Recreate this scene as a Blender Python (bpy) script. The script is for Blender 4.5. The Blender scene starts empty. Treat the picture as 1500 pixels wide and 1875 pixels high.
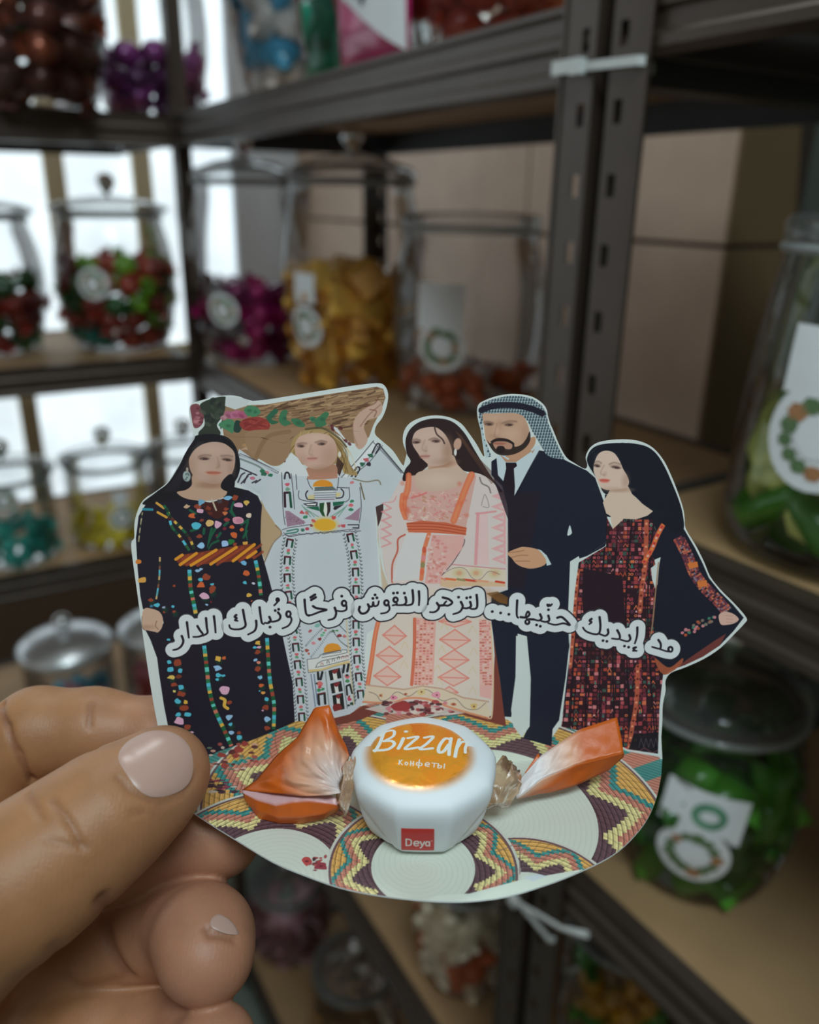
import bpy, bmesh, math, random
import numpy as np
from mathutils import Vector, Matrix

# ================================================================ camera, light, exposure (first)
SC = bpy.context.scene
COL = SC.collection
F, TH, ROLL, EYE = 1500.0, math.radians(21), math.radians(0.82), 1.45      # focal length in pixels of the 1500 x 1875 frame, tilt, roll, eye height
CAM = np.array([0.0, 0.0, EYE])
FWD = np.array([0, math.cos(TH), -math.sin(TH)])
_r0, _u0 = np.array([1.0, 0, 0]), np.array([0, math.sin(TH), math.cos(TH)])
RIGHT = _r0 * math.cos(ROLL) + _u0 * math.sin(ROLL)
UP = _u0 * math.cos(ROLL) - _r0 * math.sin(ROLL)

cam_data = bpy.data.cameras.new('camera')
cam = bpy.data.objects.new('camera', cam_data)
COL.objects.link(cam)
M = Matrix([list(RIGHT) + [0], list(UP) + [0], list(-FWD) + [EYE], [0, 0, 0, 1]])
M = Matrix(((RIGHT[0], UP[0], -FWD[0], CAM[0]), (RIGHT[1], UP[1], -FWD[1], CAM[1]), (RIGHT[2], UP[2], -FWD[2], CAM[2]), (0, 0, 0, 1)))
cam.matrix_world = M
cam_data.sensor_fit = 'HORIZONTAL'
cam_data.sensor_width = 36.0
cam_data.lens = 36.0 * F / 1500.0
cam_data.clip_start = 0.01
cam_data.dof.use_dof = True
cam_data.dof.focus_distance = 0.178
cam_data.dof.aperture_fstop = cam_data.lens / 2.8          # 2.8 mm wide opening, as in a phone
SC.camera = cam

SC.view_settings.view_transform = 'Standard'
SC.view_settings.look = 'None'
SC.view_settings.gamma = 1.0
SC.view_settings.exposure = 0.0
SC.view_settings.use_curve_mapping = False
SC.cycles.max_bounces = 10
SC.cycles.transparent_max_bounces = 24
SC.cycles.sample_clamp_indirect = 4.0
SC.cycles.use_denoising = True

w = bpy.data.worlds.new('shop_air')
SC.world = w
w.use_nodes = True
w.node_tree.nodes['Background'].inputs[0].default_value = (1.0, 0.96, 0.90, 1)
w.node_tree.nodes['Background'].inputs[1].default_value = 0.22


def area(name, loc, to, sx, sy, power, col):
    d = bpy.data.lights.new(name, 'AREA')
    d.shape, d.size, d.size_y, d.energy, d.color = 'RECTANGLE', sx, sy, power, col
    o = bpy.data.objects.new(name, d)
    COL.objects.link(o)
    o.location = loc
    o.rotation_euler = (Vector(to) - Vector(loc)).to_track_quat('-Z', 'Y').to_euler()
    return o


area('ceiling_light', (0.15, -0.62, 2.6), (0.0, 0.2, 1.33), 0.8, 0.35, 16.5, (0.77, 0.95, 1.0))
area('ceiling_light', (-0.22, 0.95, 2.75), (-0.1, 0.4, 1.3), 0.5, 0.14, 6, (0.90, 0.98, 1.0))


# ================================================================ helpers
def proj(p):
    p = np.asarray(p, float) - CAM
    d = p @ FWD
    return np.stack([750 + F * (p @ RIGHT) / d, 937.5 - F * (p @ UP) / d], -1)


def ray(x, y):
    return FWD + RIGHT * (x - 750) / F + UP * (937.5 - y) / F


def at(x, y, d):
    return CAM + ray(x, y) * d


def onz(x, y, z):
    r = ray(x, y)
    return CAM + r * ((z - EYE) / r[2])


def onplane(x, y, p, n):
    r = ray(x, y)
    return CAM + r * (((np.asarray(p) - CAM) @ n) / (r @ n))


def mesh_obj(name, verts, faces, mat, parent=None, smooth=False, uv=None, cols=None, mats=None, fmat=None):
    me = bpy.data.meshes.new(name)
    me.from_pydata([tuple(map(float, v)) for v in verts], [], [tuple(map(int, f)) for f in faces])
    for m in (mats or [mat]):
        me.materials.append(m)
    if fmat is not None:
        me.polygons.foreach_set('material_index', np.asarray(fmat, dtype=np.int32))
    if smooth:
        me.polygons.foreach_set('use_smooth', np.ones(len(me.polygons), dtype=bool))
    if uv is not None:
        lay = me.uv_layers.new(name='UVMap')
        li = np.empty(len(me.loops), dtype=np.int32)
        me.loops.foreach_get('vertex_index', li)
        lay.data.foreach_set('uv', np.asarray(uv, dtype=np.float32)[li].ravel())
    if cols is not None:
        ca = me.color_attributes.new('tone', 'FLOAT_COLOR', 'POINT')
        c = np.ones((len(verts), 4), dtype=np.float32)
        c[:, :3] = cols
        ca.data.foreach_set('color', c.ravel())
    me.update()
    o = bpy.data.objects.new(name, me)
    COL.objects.link(o)
    if parent is not None:
        o.parent = parent
    return o


def from_bm(name, bm, mat, parent=None, smooth=False):
    me = bpy.data.meshes.new(name)
    bm.normal_update()
    bm.to_mesh(me)
    bm.free()
    me.materials.append(mat)
    if smooth:
        me.polygons.foreach_set('use_smooth', np.ones(len(me.polygons), dtype=bool))
    o = bpy.data.objects.new(name, me)
    COL.objects.link(o)
    if parent is not None:
        o.parent = parent
    return o


def tag(o, label=None, cat=None, group=None, kind=None):
    if label:
        o['label'] = label
    if cat:
        o['category'] = cat
    if group:
        o['group'] = group
    if kind:
        o['kind'] = kind
    return o


def empty(name, loc, rz=0.0):
    o = bpy.data.objects.new(name, None)
    o.empty_display_size = 0.02
    COL.objects.link(o)
    o.location = loc
    o.rotation_euler = (0, 0, rz)
    return o


def material(name, col, rough=0.5, metal=0.0, noise=None, bump=None, spec=0.5, sss=0.0, coat=0.0, attr=None):
    """Principled material; noise = (scale, amount) varies the colour, bump = (scale, strength, distance) is fine relief."""
    m = bpy.data.materials.new(name)
    m.use_nodes = True
    nt = m.node_tree
    b = nt.nodes['Principled BSDF']
    b.inputs['Base Color'].default_value = (*col, 1)
    b.inputs['Roughness'].default_value = rough
    b.inputs['Metallic'].default_value = metal
    b.inputs['Specular IOR Level'].default_value = spec
    b.inputs['Coat Weight'].default_value = coat
    if sss:
        b.inputs['Subsurface Weight'].default_value = sss
        b.inputs['Subsurface Radius'].default_value = (0.004, 0.0016, 0.0009)
        b.inputs['Subsurface Scale'].default_value = 1.0
    tc = nt.nodes.new('ShaderNodeTexCoord')
    src = None
    if attr:
        a = nt.nodes.new('ShaderNodeVertexColor')
        a.layer_name = attr
        src = a.outputs[0]
    if noise:
        n = nt.nodes.new('ShaderNodeTexNoise')
        n.inputs['Scale'].default_value = noise[0]
        n.inputs['Detail'].default_value = 5
        nt.links.new(tc.outputs['Object'], n.inputs['Vector'])
        r = nt.nodes.new('ShaderNodeMapRange')
        r.inputs[1].default_value, r.inputs[2].default_value = 0.25, 0.75
        r.inputs[3].default_value, r.inputs[4].default_value = 1 - noise[1], 1 + noise[1]
        nt.links.new(n.outputs[0], r.inputs[0])
        mx = nt.nodes.new('ShaderNodeMix')
        mx.data_type = 'RGBA'
        mx.blend_type = 'MULTIPLY'
        mx.inputs[0].default_value = 1.0
        mx.inputs[6].default_value = (*col, 1)
        if src is not None:
            nt.links.new(src, mx.inputs[6])
        nt.links.new(r.outputs[0], mx.inputs[7])
        src = mx.outputs[2]
    if src is not None:
        nt.links.new(src, b.inputs['Base Color'])
    if bump:
        n = nt.nodes.new('ShaderNodeTexNoise')
        n.inputs['Scale'].default_value = bump[0]
        n.inputs['Detail'].default_value = 6
        nt.links.new(tc.outputs['Object'], n.inputs['Vector'])
        bp = nt.nodes.new('ShaderNodeBump')
        bp.inputs['Strength'].default_value = bump[1]
        bp.inputs['Distance'].default_value = bump[2]
        nt.links.new(n.outputs[0], bp.inputs['Height'])
        nt.links.new(bp.outputs[0], b.inputs['Normal'])
    return m


def lin(r, g, b, k=1.0):
    f = lambda c: (c / 255 / 12.92 if c <= 10 else ((c / 255 + 0.055) / 1.055) ** 2.4)
    return tuple(min(f(c) * k, 0.95) for c in (r, g, b))


def glass_mat(name, tint=(0.97, 0.98, 0.98), edge=(0.72, 0.75, 0.75), rough=0.03, ior=1.42, milk=0.0):
    """Thin clear wall: see-through, a touch darker edge-on, with Fresnel reflections."""
    m = bpy.data.materials.new(name)
    m.use_nodes = True
    nt = m.node_tree
    nt.nodes.remove(nt.nodes['Principled BSDF'])
    out = nt.nodes['Material Output']
    lw = nt.nodes.new('ShaderNodeLayerWeight')
    lw.inputs[0].default_value = 0.5
    pw = nt.nodes.new('ShaderNodeMath')
    pw.operation = 'POWER'
    pw.inputs[1].default_value = 3.0
    nt.links.new(lw.outputs['Facing'], pw.inputs[0])
    mx = nt.nodes.new('ShaderNodeMix')
    mx.data_type = 'RGBA'
    mx.inputs[6].default_value = (*tint, 1)
    mx.inputs[7].default_value = (*edge, 1)
    nt.links.new(pw.outputs[0], mx.inputs[0])
    t = nt.nodes.new('ShaderNodeBsdfTransparent')
    nt.links.new(mx.outputs[2], t.inputs[0])
    g = nt.nodes.new('ShaderNodeBsdfGlossy')
    g.inputs['Roughness'].default_value = rough
    fr = nt.nodes.new('ShaderNodeFresnel')
    fr.inputs[0].default_value = ior
    s = nt.nodes.new('ShaderNodeMixShader')
    k = nt.nodes.new('ShaderNodeMath')
    k.operation = 'MULTIPLY'
    k.inputs[1].default_value = 0.85
    nt.links.new(fr.outputs[0], k.inputs[0])
    nt.links.new(k.outputs[0], s.inputs[0])
    nt.links.new(t.outputs[0], s.inputs[1])
    nt.links.new(g.outputs[0], s.inputs[2])
    if milk:
        df = nt.nodes.new('ShaderNodeBsdfDiffuse')
        df.inputs[0].default_value = (0.8, 0.83, 0.83, 1)
        s3 = nt.nodes.new('ShaderNodeMixShader')
        s3.inputs[0].default_value = milk
        nt.links.new(s.outputs[0], s3.inputs[1])
        nt.links.new(df.outputs[0], s3.inputs[2])
        s = s3
    nt.links.new(s.outputs[0], out.inputs[0])
    return m


def box_geo(lo, hi):
    x0, y0, z0 = lo
    x1, y1, z1 = hi
    v = [(x0, y0, z0), (x1, y0, z0), (x1, y1, z0), (x0, y1, z0), (x0, y0, z1), (x1, y0, z1), (x1, y1, z1), (x0, y1, z1)]
    f = [(0, 3, 2, 1), (4, 5, 6, 7), (0, 1, 5, 4), (1, 2, 6, 5), (2, 3, 7, 6), (3, 0, 4, 7)]
    return v, f


class Geo:
    def __init__(self):
        self.v, self.f = [], []

    def add(self, v, f):
        n = len(self.v)
        self.v += [tuple(p) for p in v]
        self.f += [tuple(i + n for i in q) for q in f]
        return self

    def box(self, lo, hi):
        return self.add(*box_geo(lo, hi))

    def tube(self, pts, r, seg=8, caps=True):
        pts = [Vector(p) for p in pts]
        rs = r if isinstance(r, (list, tuple)) else [r] * len(pts)
        n0 = len(self.v)
        prev = None
        for i, p in enumerate(pts):
            d = (pts[min(i + 1, len(pts) - 1)] - pts[max(i - 1, 0)]).normalized()
            a = d.orthogonal().normalized() if prev is None else (prev - d * prev.dot(d)).normalized()
            prev = a
            b = d.cross(a)
            for k in range(seg):
                t = 2 * math.pi * k / seg
                self.v.append(tuple(p + (a * math.cos(t) + b * math.sin(t)) * rs[i]))
        for i in range(len(pts) - 1):
            for k in range(seg):
                q = n0 + i * seg
                self.f.append((q + k, q + (k + 1) % seg, q + seg + (k + 1) % seg, q + seg + k))
        if caps:
            self.f.append(tuple(n0 + k for k in range(seg))[::-1])
            self.f.append(tuple(n0 + (len(pts) - 1) * seg + k for k in range(seg)))
        return self

    def lathe(self, prof, seg=40, cap0=False, cap1=False):
        n0 = len(self.v)
        for r, z in prof:
            for k in range(seg):
                t = 2 * math.pi * k / seg
                self.v.append((r * math.cos(t), r * math.sin(t), z))
        for i in range(len(prof) - 1):
            for k in range(seg):
                q = n0 + i * seg
                self.f.append((q + k, q + (k + 1) % seg, q + seg + (k + 1) % seg, q + seg + k))
        if cap0:
            self.f.append(tuple(n0 + k for k in range(seg))[::-1])
        if cap1:
            self.f.append(tuple(n0 + (len(prof) - 1) * seg + k for k in range(seg)))
        return self

    def obj(self, name, mat, parent=None, smooth=False):
        return mesh_obj(name, self.v, self.f, mat, parent, smooth)


def auto_smooth(o, ang=40):
    me = o.data
    me.polygons.foreach_set('use_smooth', np.ones(len(me.polygons), dtype=bool))
    bm = bmesh.new()
    bm.from_mesh(me)
    for e in bm.edges:
        e.smooth = len(e.link_faces) == 2 and e.calc_face_angle(0) < math.radians(ang)
    bm.to_mesh(me)
    bm.free()
    return o


def copy_tree(o, parent=None):
    c = o.copy()
    COL.objects.link(c)
    if parent is not None:
        c.parent = parent
    for ch in list(o.children):
        copy_tree(ch, c)
    return c
# ================================================================ room shell
PHI = math.radians(-30.6)
DB = np.array([math.sin(PHI), math.cos(PHI), 0])        # along the middle shelving, away to the left
DA = np.array([math.cos(PHI), -math.sin(PHI), 0])       # into the middle shelving, away to the right
P1 = np.array([0.53 * math.sin(math.radians(11.4)), 0.53 * math.cos(math.radians(11.4)), 0])
P2 = P1 + 0.9 * DB
X = lambda a, b, z: P1 + DA * a + DB * b + np.array([0, 0, z])

plaster = material('plaster', lin(150, 140, 125), 0.9, noise=(6, 0.08), bump=(60, 0.2, 0.002))
tile_m = material('stone_tile', lin(184, 157, 137), 0.55, noise=(14, 0.10), bump=(90, 0.12, 0.001))
grout = material('grout', lin(60, 48, 40), 0.9, noise=(60, 0.1))
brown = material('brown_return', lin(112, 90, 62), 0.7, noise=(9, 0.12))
cream = material('cream_frame', lin(200, 184, 150), 0.6, noise=(20, 0.05))
floor_m = material('floor_tile', lin(120, 128, 118), 0.5, noise=(8, 0.1), bump=(40, 0.1, 0.001))


def obox(name, a0, a1, b0, b1, z0, z1, mat, parent=None, kind=None):
    v, f = box_geo((a0, b0, z0), (a1, b1, z1))
    o = mesh_obj(name, [X(*p) for p in v], [q[::-1] for q in f], mat, parent)
    if kind:
        o['kind'] = kind
    return o


AW, BWN = 0.473, 1.45
obox('floor', -2.6, 1.6, -2.2, 1.8, -0.19, -0.14, floor_m, None, 'structure')
obox('ceiling', -2.6, 1.6, -2.2, 1.8, 2.85, 2.9, material('ceiling_paint', lin(190, 188, 180), 0.9), None, 'structure')

# --- tiled wall behind the middle shelving, with a corner to the right
B_END = 0.289
wb = obox('wall_back', AW + 0.012, AW + 0.10, B_END + 0.006, BWN + 0.10, -0.14, 2.85, grout, None, 'structure')
tw, th_, gap = 0.42, 0.262, 0.006
zj = 1.404
rt = random.Random(2)
bj = float((onplane(965, 380, X(AW, 0, 0), DA) - P1) @ DB)     # the upright joint seen between the shelves
k0 = -5
tile_mesh = []
for r in range(-6, 7):
    z0 = zj + r * th_
    z1 = z0 + th_ - gap
    if z1 > 2.85 or z0 < 0:
        continue
    b = bj
    cuts = [B_END]
    bb = bj + (0 if r % 2 == 0 else 0)
    n = 0
    while bb < BWN + 0.1:
        cuts.append(bb)
        bb += tw
    cuts.append(BWN + 0.1)
    for b0, b1 in zip(cuts[:-1], cuts[1:]):
        if b1 - b0 < 0.02:
            continue
        d = rt.uniform(0, 0.0015)
        obox('tile', AW + d, AW + 0.0125, b0 + gap / 2 if b0 > B_END else b0, b1 - gap / 2, z0, z1, tile_m, wb)
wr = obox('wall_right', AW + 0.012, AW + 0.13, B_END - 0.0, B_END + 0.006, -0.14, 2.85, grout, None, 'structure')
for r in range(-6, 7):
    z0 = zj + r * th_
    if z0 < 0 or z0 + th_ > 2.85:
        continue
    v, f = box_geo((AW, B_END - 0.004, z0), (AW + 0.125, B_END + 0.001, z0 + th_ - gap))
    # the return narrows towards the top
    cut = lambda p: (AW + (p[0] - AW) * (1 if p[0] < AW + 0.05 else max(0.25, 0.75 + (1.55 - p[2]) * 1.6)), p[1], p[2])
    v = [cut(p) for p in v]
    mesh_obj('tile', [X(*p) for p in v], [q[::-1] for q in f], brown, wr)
obox('wall_front', -2.6, 1.6, -2.3, -2.2, -0.14, 2.85, material('front_paint', lin(205, 200, 190), 0.9, noise=(3, 0.05)), None, 'structure')
obox('wall_far', 1.15, 1.2, -1.6, 0.9, -0.14, 2.85, material('grey_paint', lin(118, 124, 116), 0.9, noise=(5, 0.05)), None, 'structure')
yl = obox('trim_1', 1.10, 1.149, -0.175, -0.10, -0.14, 2.85, material('yellow_trim', lin(170, 150, 80), 0.7), None, 'structure')

# --- window wall behind the left shelving
win_a0, win_a1 = -1.9, 0.316
ZW = float(onplane(150, 965, X(0, BWN + 0.12, 0), DB)[2])            # height of the sill
obox('wall_left', -2.6, AW + 0.10, BWN + 0.1, BWN + 0.2, -0.14, ZW, material('low_wall', lin(140, 120, 104), 0.8, noise=(4, 0.06)), None, 'structure')
obox('wall_left', win_a1 + 0.0, AW + 0.10, BWN + 0.1, BWN + 0.2, ZW, 2.85, material('pale_pier', lin(196, 196, 200), 0.8, noise=(4, 0.05)), None, 'structure')
obox('wall_left', -2.6, win_a1, BWN + 0.1, BWN + 0.2, 2.5, 2.85, plaster, None, 'structure')

pane = bpy.data.materials.new('bright_pane')
pane.use_nodes = True
nt = pane.node_tree
b = nt.nodes['Principled BSDF']
b.inputs['Base Color'].default_value = (0.7, 0.75, 0.8, 1)
b.inputs['Roughness'].default_value = 0.2
tc = nt.nodes.new('ShaderNodeTexCoord')
nz = nt.nodes.new('ShaderNodeTexNoise')
nz.inputs['Scale'].default_value = 7
nz.inputs['Detail'].default_value = 3
nt.links.new(tc.outputs['Object'], nz.inputs['Vector'])
rp = nt.nodes.new('ShaderNodeMapRange')
rp.inputs[1].default_value, rp.inputs[2].default_value = 0.3, 0.7
rp.inputs[3].default_value, rp.inputs[4].default_value = 0.85, 1.25
nt.links.new(nz.outputs[0], rp.inputs[0])
b.inputs['Emission Color'].default_value = (0.80, 0.93, 1.0, 1)
nt.links.new(rp.outputs[0], b.inputs['Emission Strength'])

win = bpy.data.objects.new('window_1', None)
COL.objects.link(win)
win['kind'] = 'structure'
PB = BWN + 0.12


def ab_of(x, y, b):
    p = onplane(x, y, X(0, b, 0), DB)
    return float((p - P1) @ DA), float(p[2])


# upright bars where the photograph shows them above and below the middle shelf
bars_hi = [ab_of(x, 450, PB)[0] for x in (-170, 115, 270)]
bars_lo = [ab_of(x, 780, PB)[0] for x in (-160, 56, 282)]
z_rail = ab_of(150, 700, PB)[1]
z_rail_top = ab_of(150, 640, PB)[1]
wfr = Geo()
fv = []


def wbox(name, a0, a1, z0, z1, dep0, dep1, mat):
    return obox(name, a0, a1, PB - dep0, PB + dep1, z0, z1, mat, win)


wbox('window_frame', win_a0, win_a1, z_rail, z_rail_top, 0.02, 0.03, cream)
wbox('window_frame', win_a0, win_a1, 2.45, 2.52, 0.02, 0.03, cream)
wbox('window_frame', win_a0, win_a1, ZW, ZW + 0.03, 0.02, 0.03, cream)
for a in bars_hi:
    wbox('window_bar', a - 0.02, a + 0.02, z_rail_top, 2.45, 0.02, 0.03, cream)
for a in bars_lo:
    wbox('window_bar', a - 0.018, a + 0.018, ZW + 0.03, z_rail, 0.02, 0.03, cream)
edges = [win_a0] + bars_hi + [win_a1]
for a0, a1 in zip(edges[:-1], edges[1:]):
    wbox('pane', a0, a1, z_rail_top, 2.45, 0.0, 0.006, pane)
edges = [win_a0] + bars_lo + [win_a1]
for a0, a1 in zip(edges[:-1], edges[1:]):
    wbox('pane', a0, a1, ZW + 0.03, z_rail, 0.0, 0.006, pane)
# ================================================================ boltless steel shelving
steel = material('black_steel', lin(74, 62, 54), 0.38, 0.35, noise=(30, 0.12), bump=(180, 0.1, 0.0006))
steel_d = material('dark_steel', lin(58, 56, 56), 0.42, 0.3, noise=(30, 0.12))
mdf = material('brown_board', lin(168, 134, 96), 0.6, noise=(18, 0.10), bump=(250, 0.08, 0.0005))


def post_mesh(hgt, s1, s2, wd=0.029, th=0.0016, pitch=0.0385, z_off=0.012):
    """Slotted steel angle: a flange along +x*s1 in front (with slots) and one along +y*s2 going back."""
    g = Geo()
    n = int(hgt / pitch)
    hw, hh = 0.0032, 0.0062
    cx = wd * 0.30
    for i in range(n):
        z0, z1 = i * pitch, (i + 1) * pitch
        zc = z0 + pitch / 2
        for x0, x1, a, b in ((0, cx - hw, z0, z1), (cx + hw, wd, z0, z1), (cx - hw, cx + hw, z0, zc - hh), (cx - hw, cx + hw, zc + hh, z1)):
            if s1 > 0:
                g.box((x0, 0, a), (x1, th, b))
            else:
                g.box((-x1, 0, a), (-x0, th, b))
    # rounded lip along the free edge and the flange going back
    xa, xb = (wd - 0.0025, wd) if s1 > 0 else (-wd, -wd + 0.0025)
    g.box((xa, -0.0012, 0), (xb, th, n * pitch))
    g.box((0 if s1 > 0 else -th, th, 0), (th if s1 > 0 else 0, wd, n * pitch))
    return g


def beam_geo(L, h, ridges=True):
    """Front rail, x along, y back, z up from 0: a pressed profile with two long ridges and a turned-in lower lip."""
    pr = [(0, 0.002), (0.0, h * 0.18), (0.0022, h * 0.24), (0.0022, h * 0.44), (0.0, h * 0.50), (0.0, h * 0.62), (0.0022, h * 0.68), (0.0022, h * 0.86), (0.0, h * 0.92), (0, h), (0.012, h), (0.012, h - 0.0015),
          (0.0035, h - 0.0015), (0.0035, 0.0035), (0.016, 0.0035), (0.016, 0.0)]
    n = len(pr)
    v = [(0, y, z) for y, z in pr] + [(L, y, z) for y, z in pr]
    f = [(i, (i + 1) % n, (i + 1) % n + n, i + n) for i in range(n)] + [tuple(range(n))[::-1], tuple(range(n, 2 * n))]
    return Geo().add(v, f)


def shelving(name, label, org, ang, L, D, levels, bh, top, ends=(1, -1)):
    """org = front corner on the floor, x axis along ang, y axis going back."""
    levels = [q + 0.14 for q in levels]
    top += 0.14
    root = empty(name, (org[0], org[1], -0.14), ang)
    tag(root, label, 'shelving', 'black steel shelving units round the corner')
    for sx, x in ((1, 0.003), (-1, L - 0.003)):
        if sx not in ends:
            continue
        o = post_mesh(top, sx, 1).obj('post', steel, root)
        o.location = (x, 0, 0)
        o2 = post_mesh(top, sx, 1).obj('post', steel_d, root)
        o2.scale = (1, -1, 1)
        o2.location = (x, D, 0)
    for z in levels:
        for nm, yy, rz, xx, ln in (('beam', 0.0025, 0, 0.0, L),):
            o = beam_geo(L - 0.012, bh).obj('beam', steel, root)
            o.location = (0.006, 0.0022, z - bh)
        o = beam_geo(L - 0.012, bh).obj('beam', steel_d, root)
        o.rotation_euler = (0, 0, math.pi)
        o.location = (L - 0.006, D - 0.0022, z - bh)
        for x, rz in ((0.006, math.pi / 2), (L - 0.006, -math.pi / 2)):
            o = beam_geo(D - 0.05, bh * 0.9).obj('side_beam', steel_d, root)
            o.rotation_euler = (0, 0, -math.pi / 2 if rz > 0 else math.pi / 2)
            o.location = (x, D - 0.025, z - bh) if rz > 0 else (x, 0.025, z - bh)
        o = Geo().box((0.026, 0.0065, z - 0.012), (L - 0.026, D - 0.0065, z - 0.002)).obj('shelf_board', mdf, root)
    return root


# in each unit the x axis runs along the front with the depth to its left
def ang_of(d):
    return math.atan2(d[1], d[0])


LB = [-0.04, 0.582, 0.895, 1.213, 1.556]
# middle unit: from the double post towards the far corner; x axis = -DB seen from the corner, so that +y goes back
shelving('shelving_unit', 'middle black steel shelving unit holding the gold, magenta and orange sweet jars', P2 + DB * 0.0, ang_of(-DB), 0.9 - 0.004, 0.34, LB, 0.044, 1.98)
# left unit, square to it, in front of the window
shelving('shelving_unit', 'left black steel shelving unit in front of the bright window', P2 - DA * 0.888, ang_of(DA), 0.9, 0.36, [-0.04, 0.56, 0.895, 1.213, 1.556], 0.044, 1.98, (1,))
# right unit, turned a little
PHC = math.radians(-33)
DBC = np.array([math.sin(PHC), math.cos(PHC), 0])
DAC = np.array([math.cos(PHC), -math.sin(PHC), 0])
PC = P1 - DB * 0.003
shelving('shelving_unit', 'right black steel shelving unit holding the two jars of green sweets', PC, ang_of(-DBC), 0.9, 0.455, [-0.04, 0.664, 0.967, 1.262, 1.566], 0.042, 1.98)

# --- white cable ties binding the two posts
tie_m = material('white_nylon', lin(205, 208, 205), 0.4, noise=(40, 0.04))


def cable_tie(label, z, tilt, tail):
    t = empty('cable_tie', tuple(P1 + np.array([0, 0, z])), ang_of(DB))
    tag(t, label, 'cable tie')
    # local x = along DB, local -y = back (DA), so the front face looks to +y
    w2, bk = 0.034, 0.032
    hh = 0.0024
    g = Geo()
    loop = [(-w2 + 0.004, 0.003), (w2, 0.003), (w2 + 0.002, 0.0), (0.007, -bk), (-0.007, -bk), (-w2 + 0.002, 0.0)]
    n = len(loop)
    v = []
    for x, y in loop:
        zz = tilt * x
        c = math.hypot(x, y)
        for dz, o in ((-hh, 0), (hh, 0), (hh, 0.0011), (-hh, 0.0011)):
            s = 1 + o / max(c, 1e-6)
            v.append((x * s, y + (o if y > 0 else -o if y < -0.02 else 0), zz + dz))
    f = []
    for i in range(n):
        j = (i + 1) % n
        for k in range(4):
            f.append((i * 4 + k, i * 4 + (k + 1) % 4, j * 4 + (k + 1) % 4, j * 4 + k))
    g.add(v, f)
    g.obj('strap', tie_m, t)
    h = Geo().box((w2 * 0.30, 0.003, tilt * w2 * 0.4 - 0.0042), (w2 * 0.30 + 0.009, 0.0085, tilt * w2 * 0.4 + 0.0042)).obj('tie_head', tie_m, t)
    h['label'] = 'small square locking head'
    if tail:
        Geo().tube(tail, [0.0016] * (len(tail) - 1) + [0.003], 6).obj('tie_tail', tie_m, t)
    else:
        Geo().box((w2 * 0.4, 0.0040, tilt * w2 * 0.7 - 0.003), (w2 + 0.004, 0.0056, tilt * w2 * 0.7 + 0.0045)).obj('tie_tail', tie_m, t)
    return t


zt = float(onplane(1090, 122, P1, DA)[2])
cable_tie('white cable tie binding the two posts near the top shelf', zt, 0.04, None)
zt2 = float(onplane(990, 1690, P1, DA)[2])
p_end = onplane(1075, 1712, P1 - DA * 0.02, DA) - P1
p_end2 = onplane(1030, 1700, P1 - DA * 0.025, DA) - P1
p_st = onplane(935, 1645, P1 - DA * 0.02, DA) - P1
lt = lambda p: (float(p @ DB), float(-(p @ DA)), float(p[2] - zt2))
cable_tie('white cable tie low on the two posts below the card, with a long loose tail', zt2, 0.04, [lt(p_st), (lt(p_st)[0] * .5 + lt(p_end2)[0] * .5, lt(p_end2)[1], lt(p_st)[2] * .42 + lt(p_end2)[2] * .58), lt(p_end2), lt(p_end)])
# ================================================================ clear sweet jars and what is in them
glass = glass_mat('clear_jar', (0.985, 0.99, 0.99), (0.88, 0.89, 0.89))
lid_glass = glass_mat('clear_lid', (0.96, 0.97, 0.97), (0.80, 0.82, 0.82), 0.04, milk=0.07)
rim_m = glass_mat('jar_rim', (0.96, 0.97, 0.97), (0.8, 0.82, 0.82), 0.05, milk=0.30)
chrome = material('chrome', (0.75, 0.76, 0.77), 0.12, 1.0, noise=(20, 0.03))
silver = material('brushed_silver', (0.78, 0.80, 0.82), 0.32, 0.75, noise=(20, 0.03))
knob_m = material('knob_chrome', (0.85, 0.86, 0.87), 0.2, 0.85, noise=(20, 0.03))
white_s = material('sticker_white', (0.80, 0.82, 0.84), 0.5, noise=(90, 0.02))
leaf_m = material('sticker_green', lin(92, 120, 78), 0.6, noise=(700, 0.4))
bud_m = material('sticker_brown', lin(170, 120, 80), 0.6, noise=(500, 0.3))
seal = material('dark_seal', lin(70, 62, 55), 0.5)

PROF = {
    'barrel': [(0.0, 0.003), (0.60, 0.003), (0.72, 0.012), (0.80, 0.06), (0.90, 0.20), (0.98, 0.38), (1.0, 0.52), (0.98, 0.66), (0.93, 0.80), (0.86, 0.92), (0.83, 0.97), (0.85, 1.0)],
    'straight': [(0.0, 0.003), (0.86, 0.003), (0.96, 0.02), (1.0, 0.08), (1.0, 0.5), (1.0, 0.9), (0.97, 0.96), (0.98, 1.0)],
    'taper': [(0.0, 0.003), (0.84, 0.003), (0.95, 0.02), (1.0, 0.12), (1.0, 0.28), (0.98, 0.45), (0.95, 0.66), (0.90, 0.86), (0.86, 0.95), (0.85, 1.0)],
}


def prof_r(kind, R, H, z):
    p = PROF[kind]
    return R * float(np.interp(z / H, [q[1] for q in p[1:]], [q[0] for q in p[1:]]))


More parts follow.
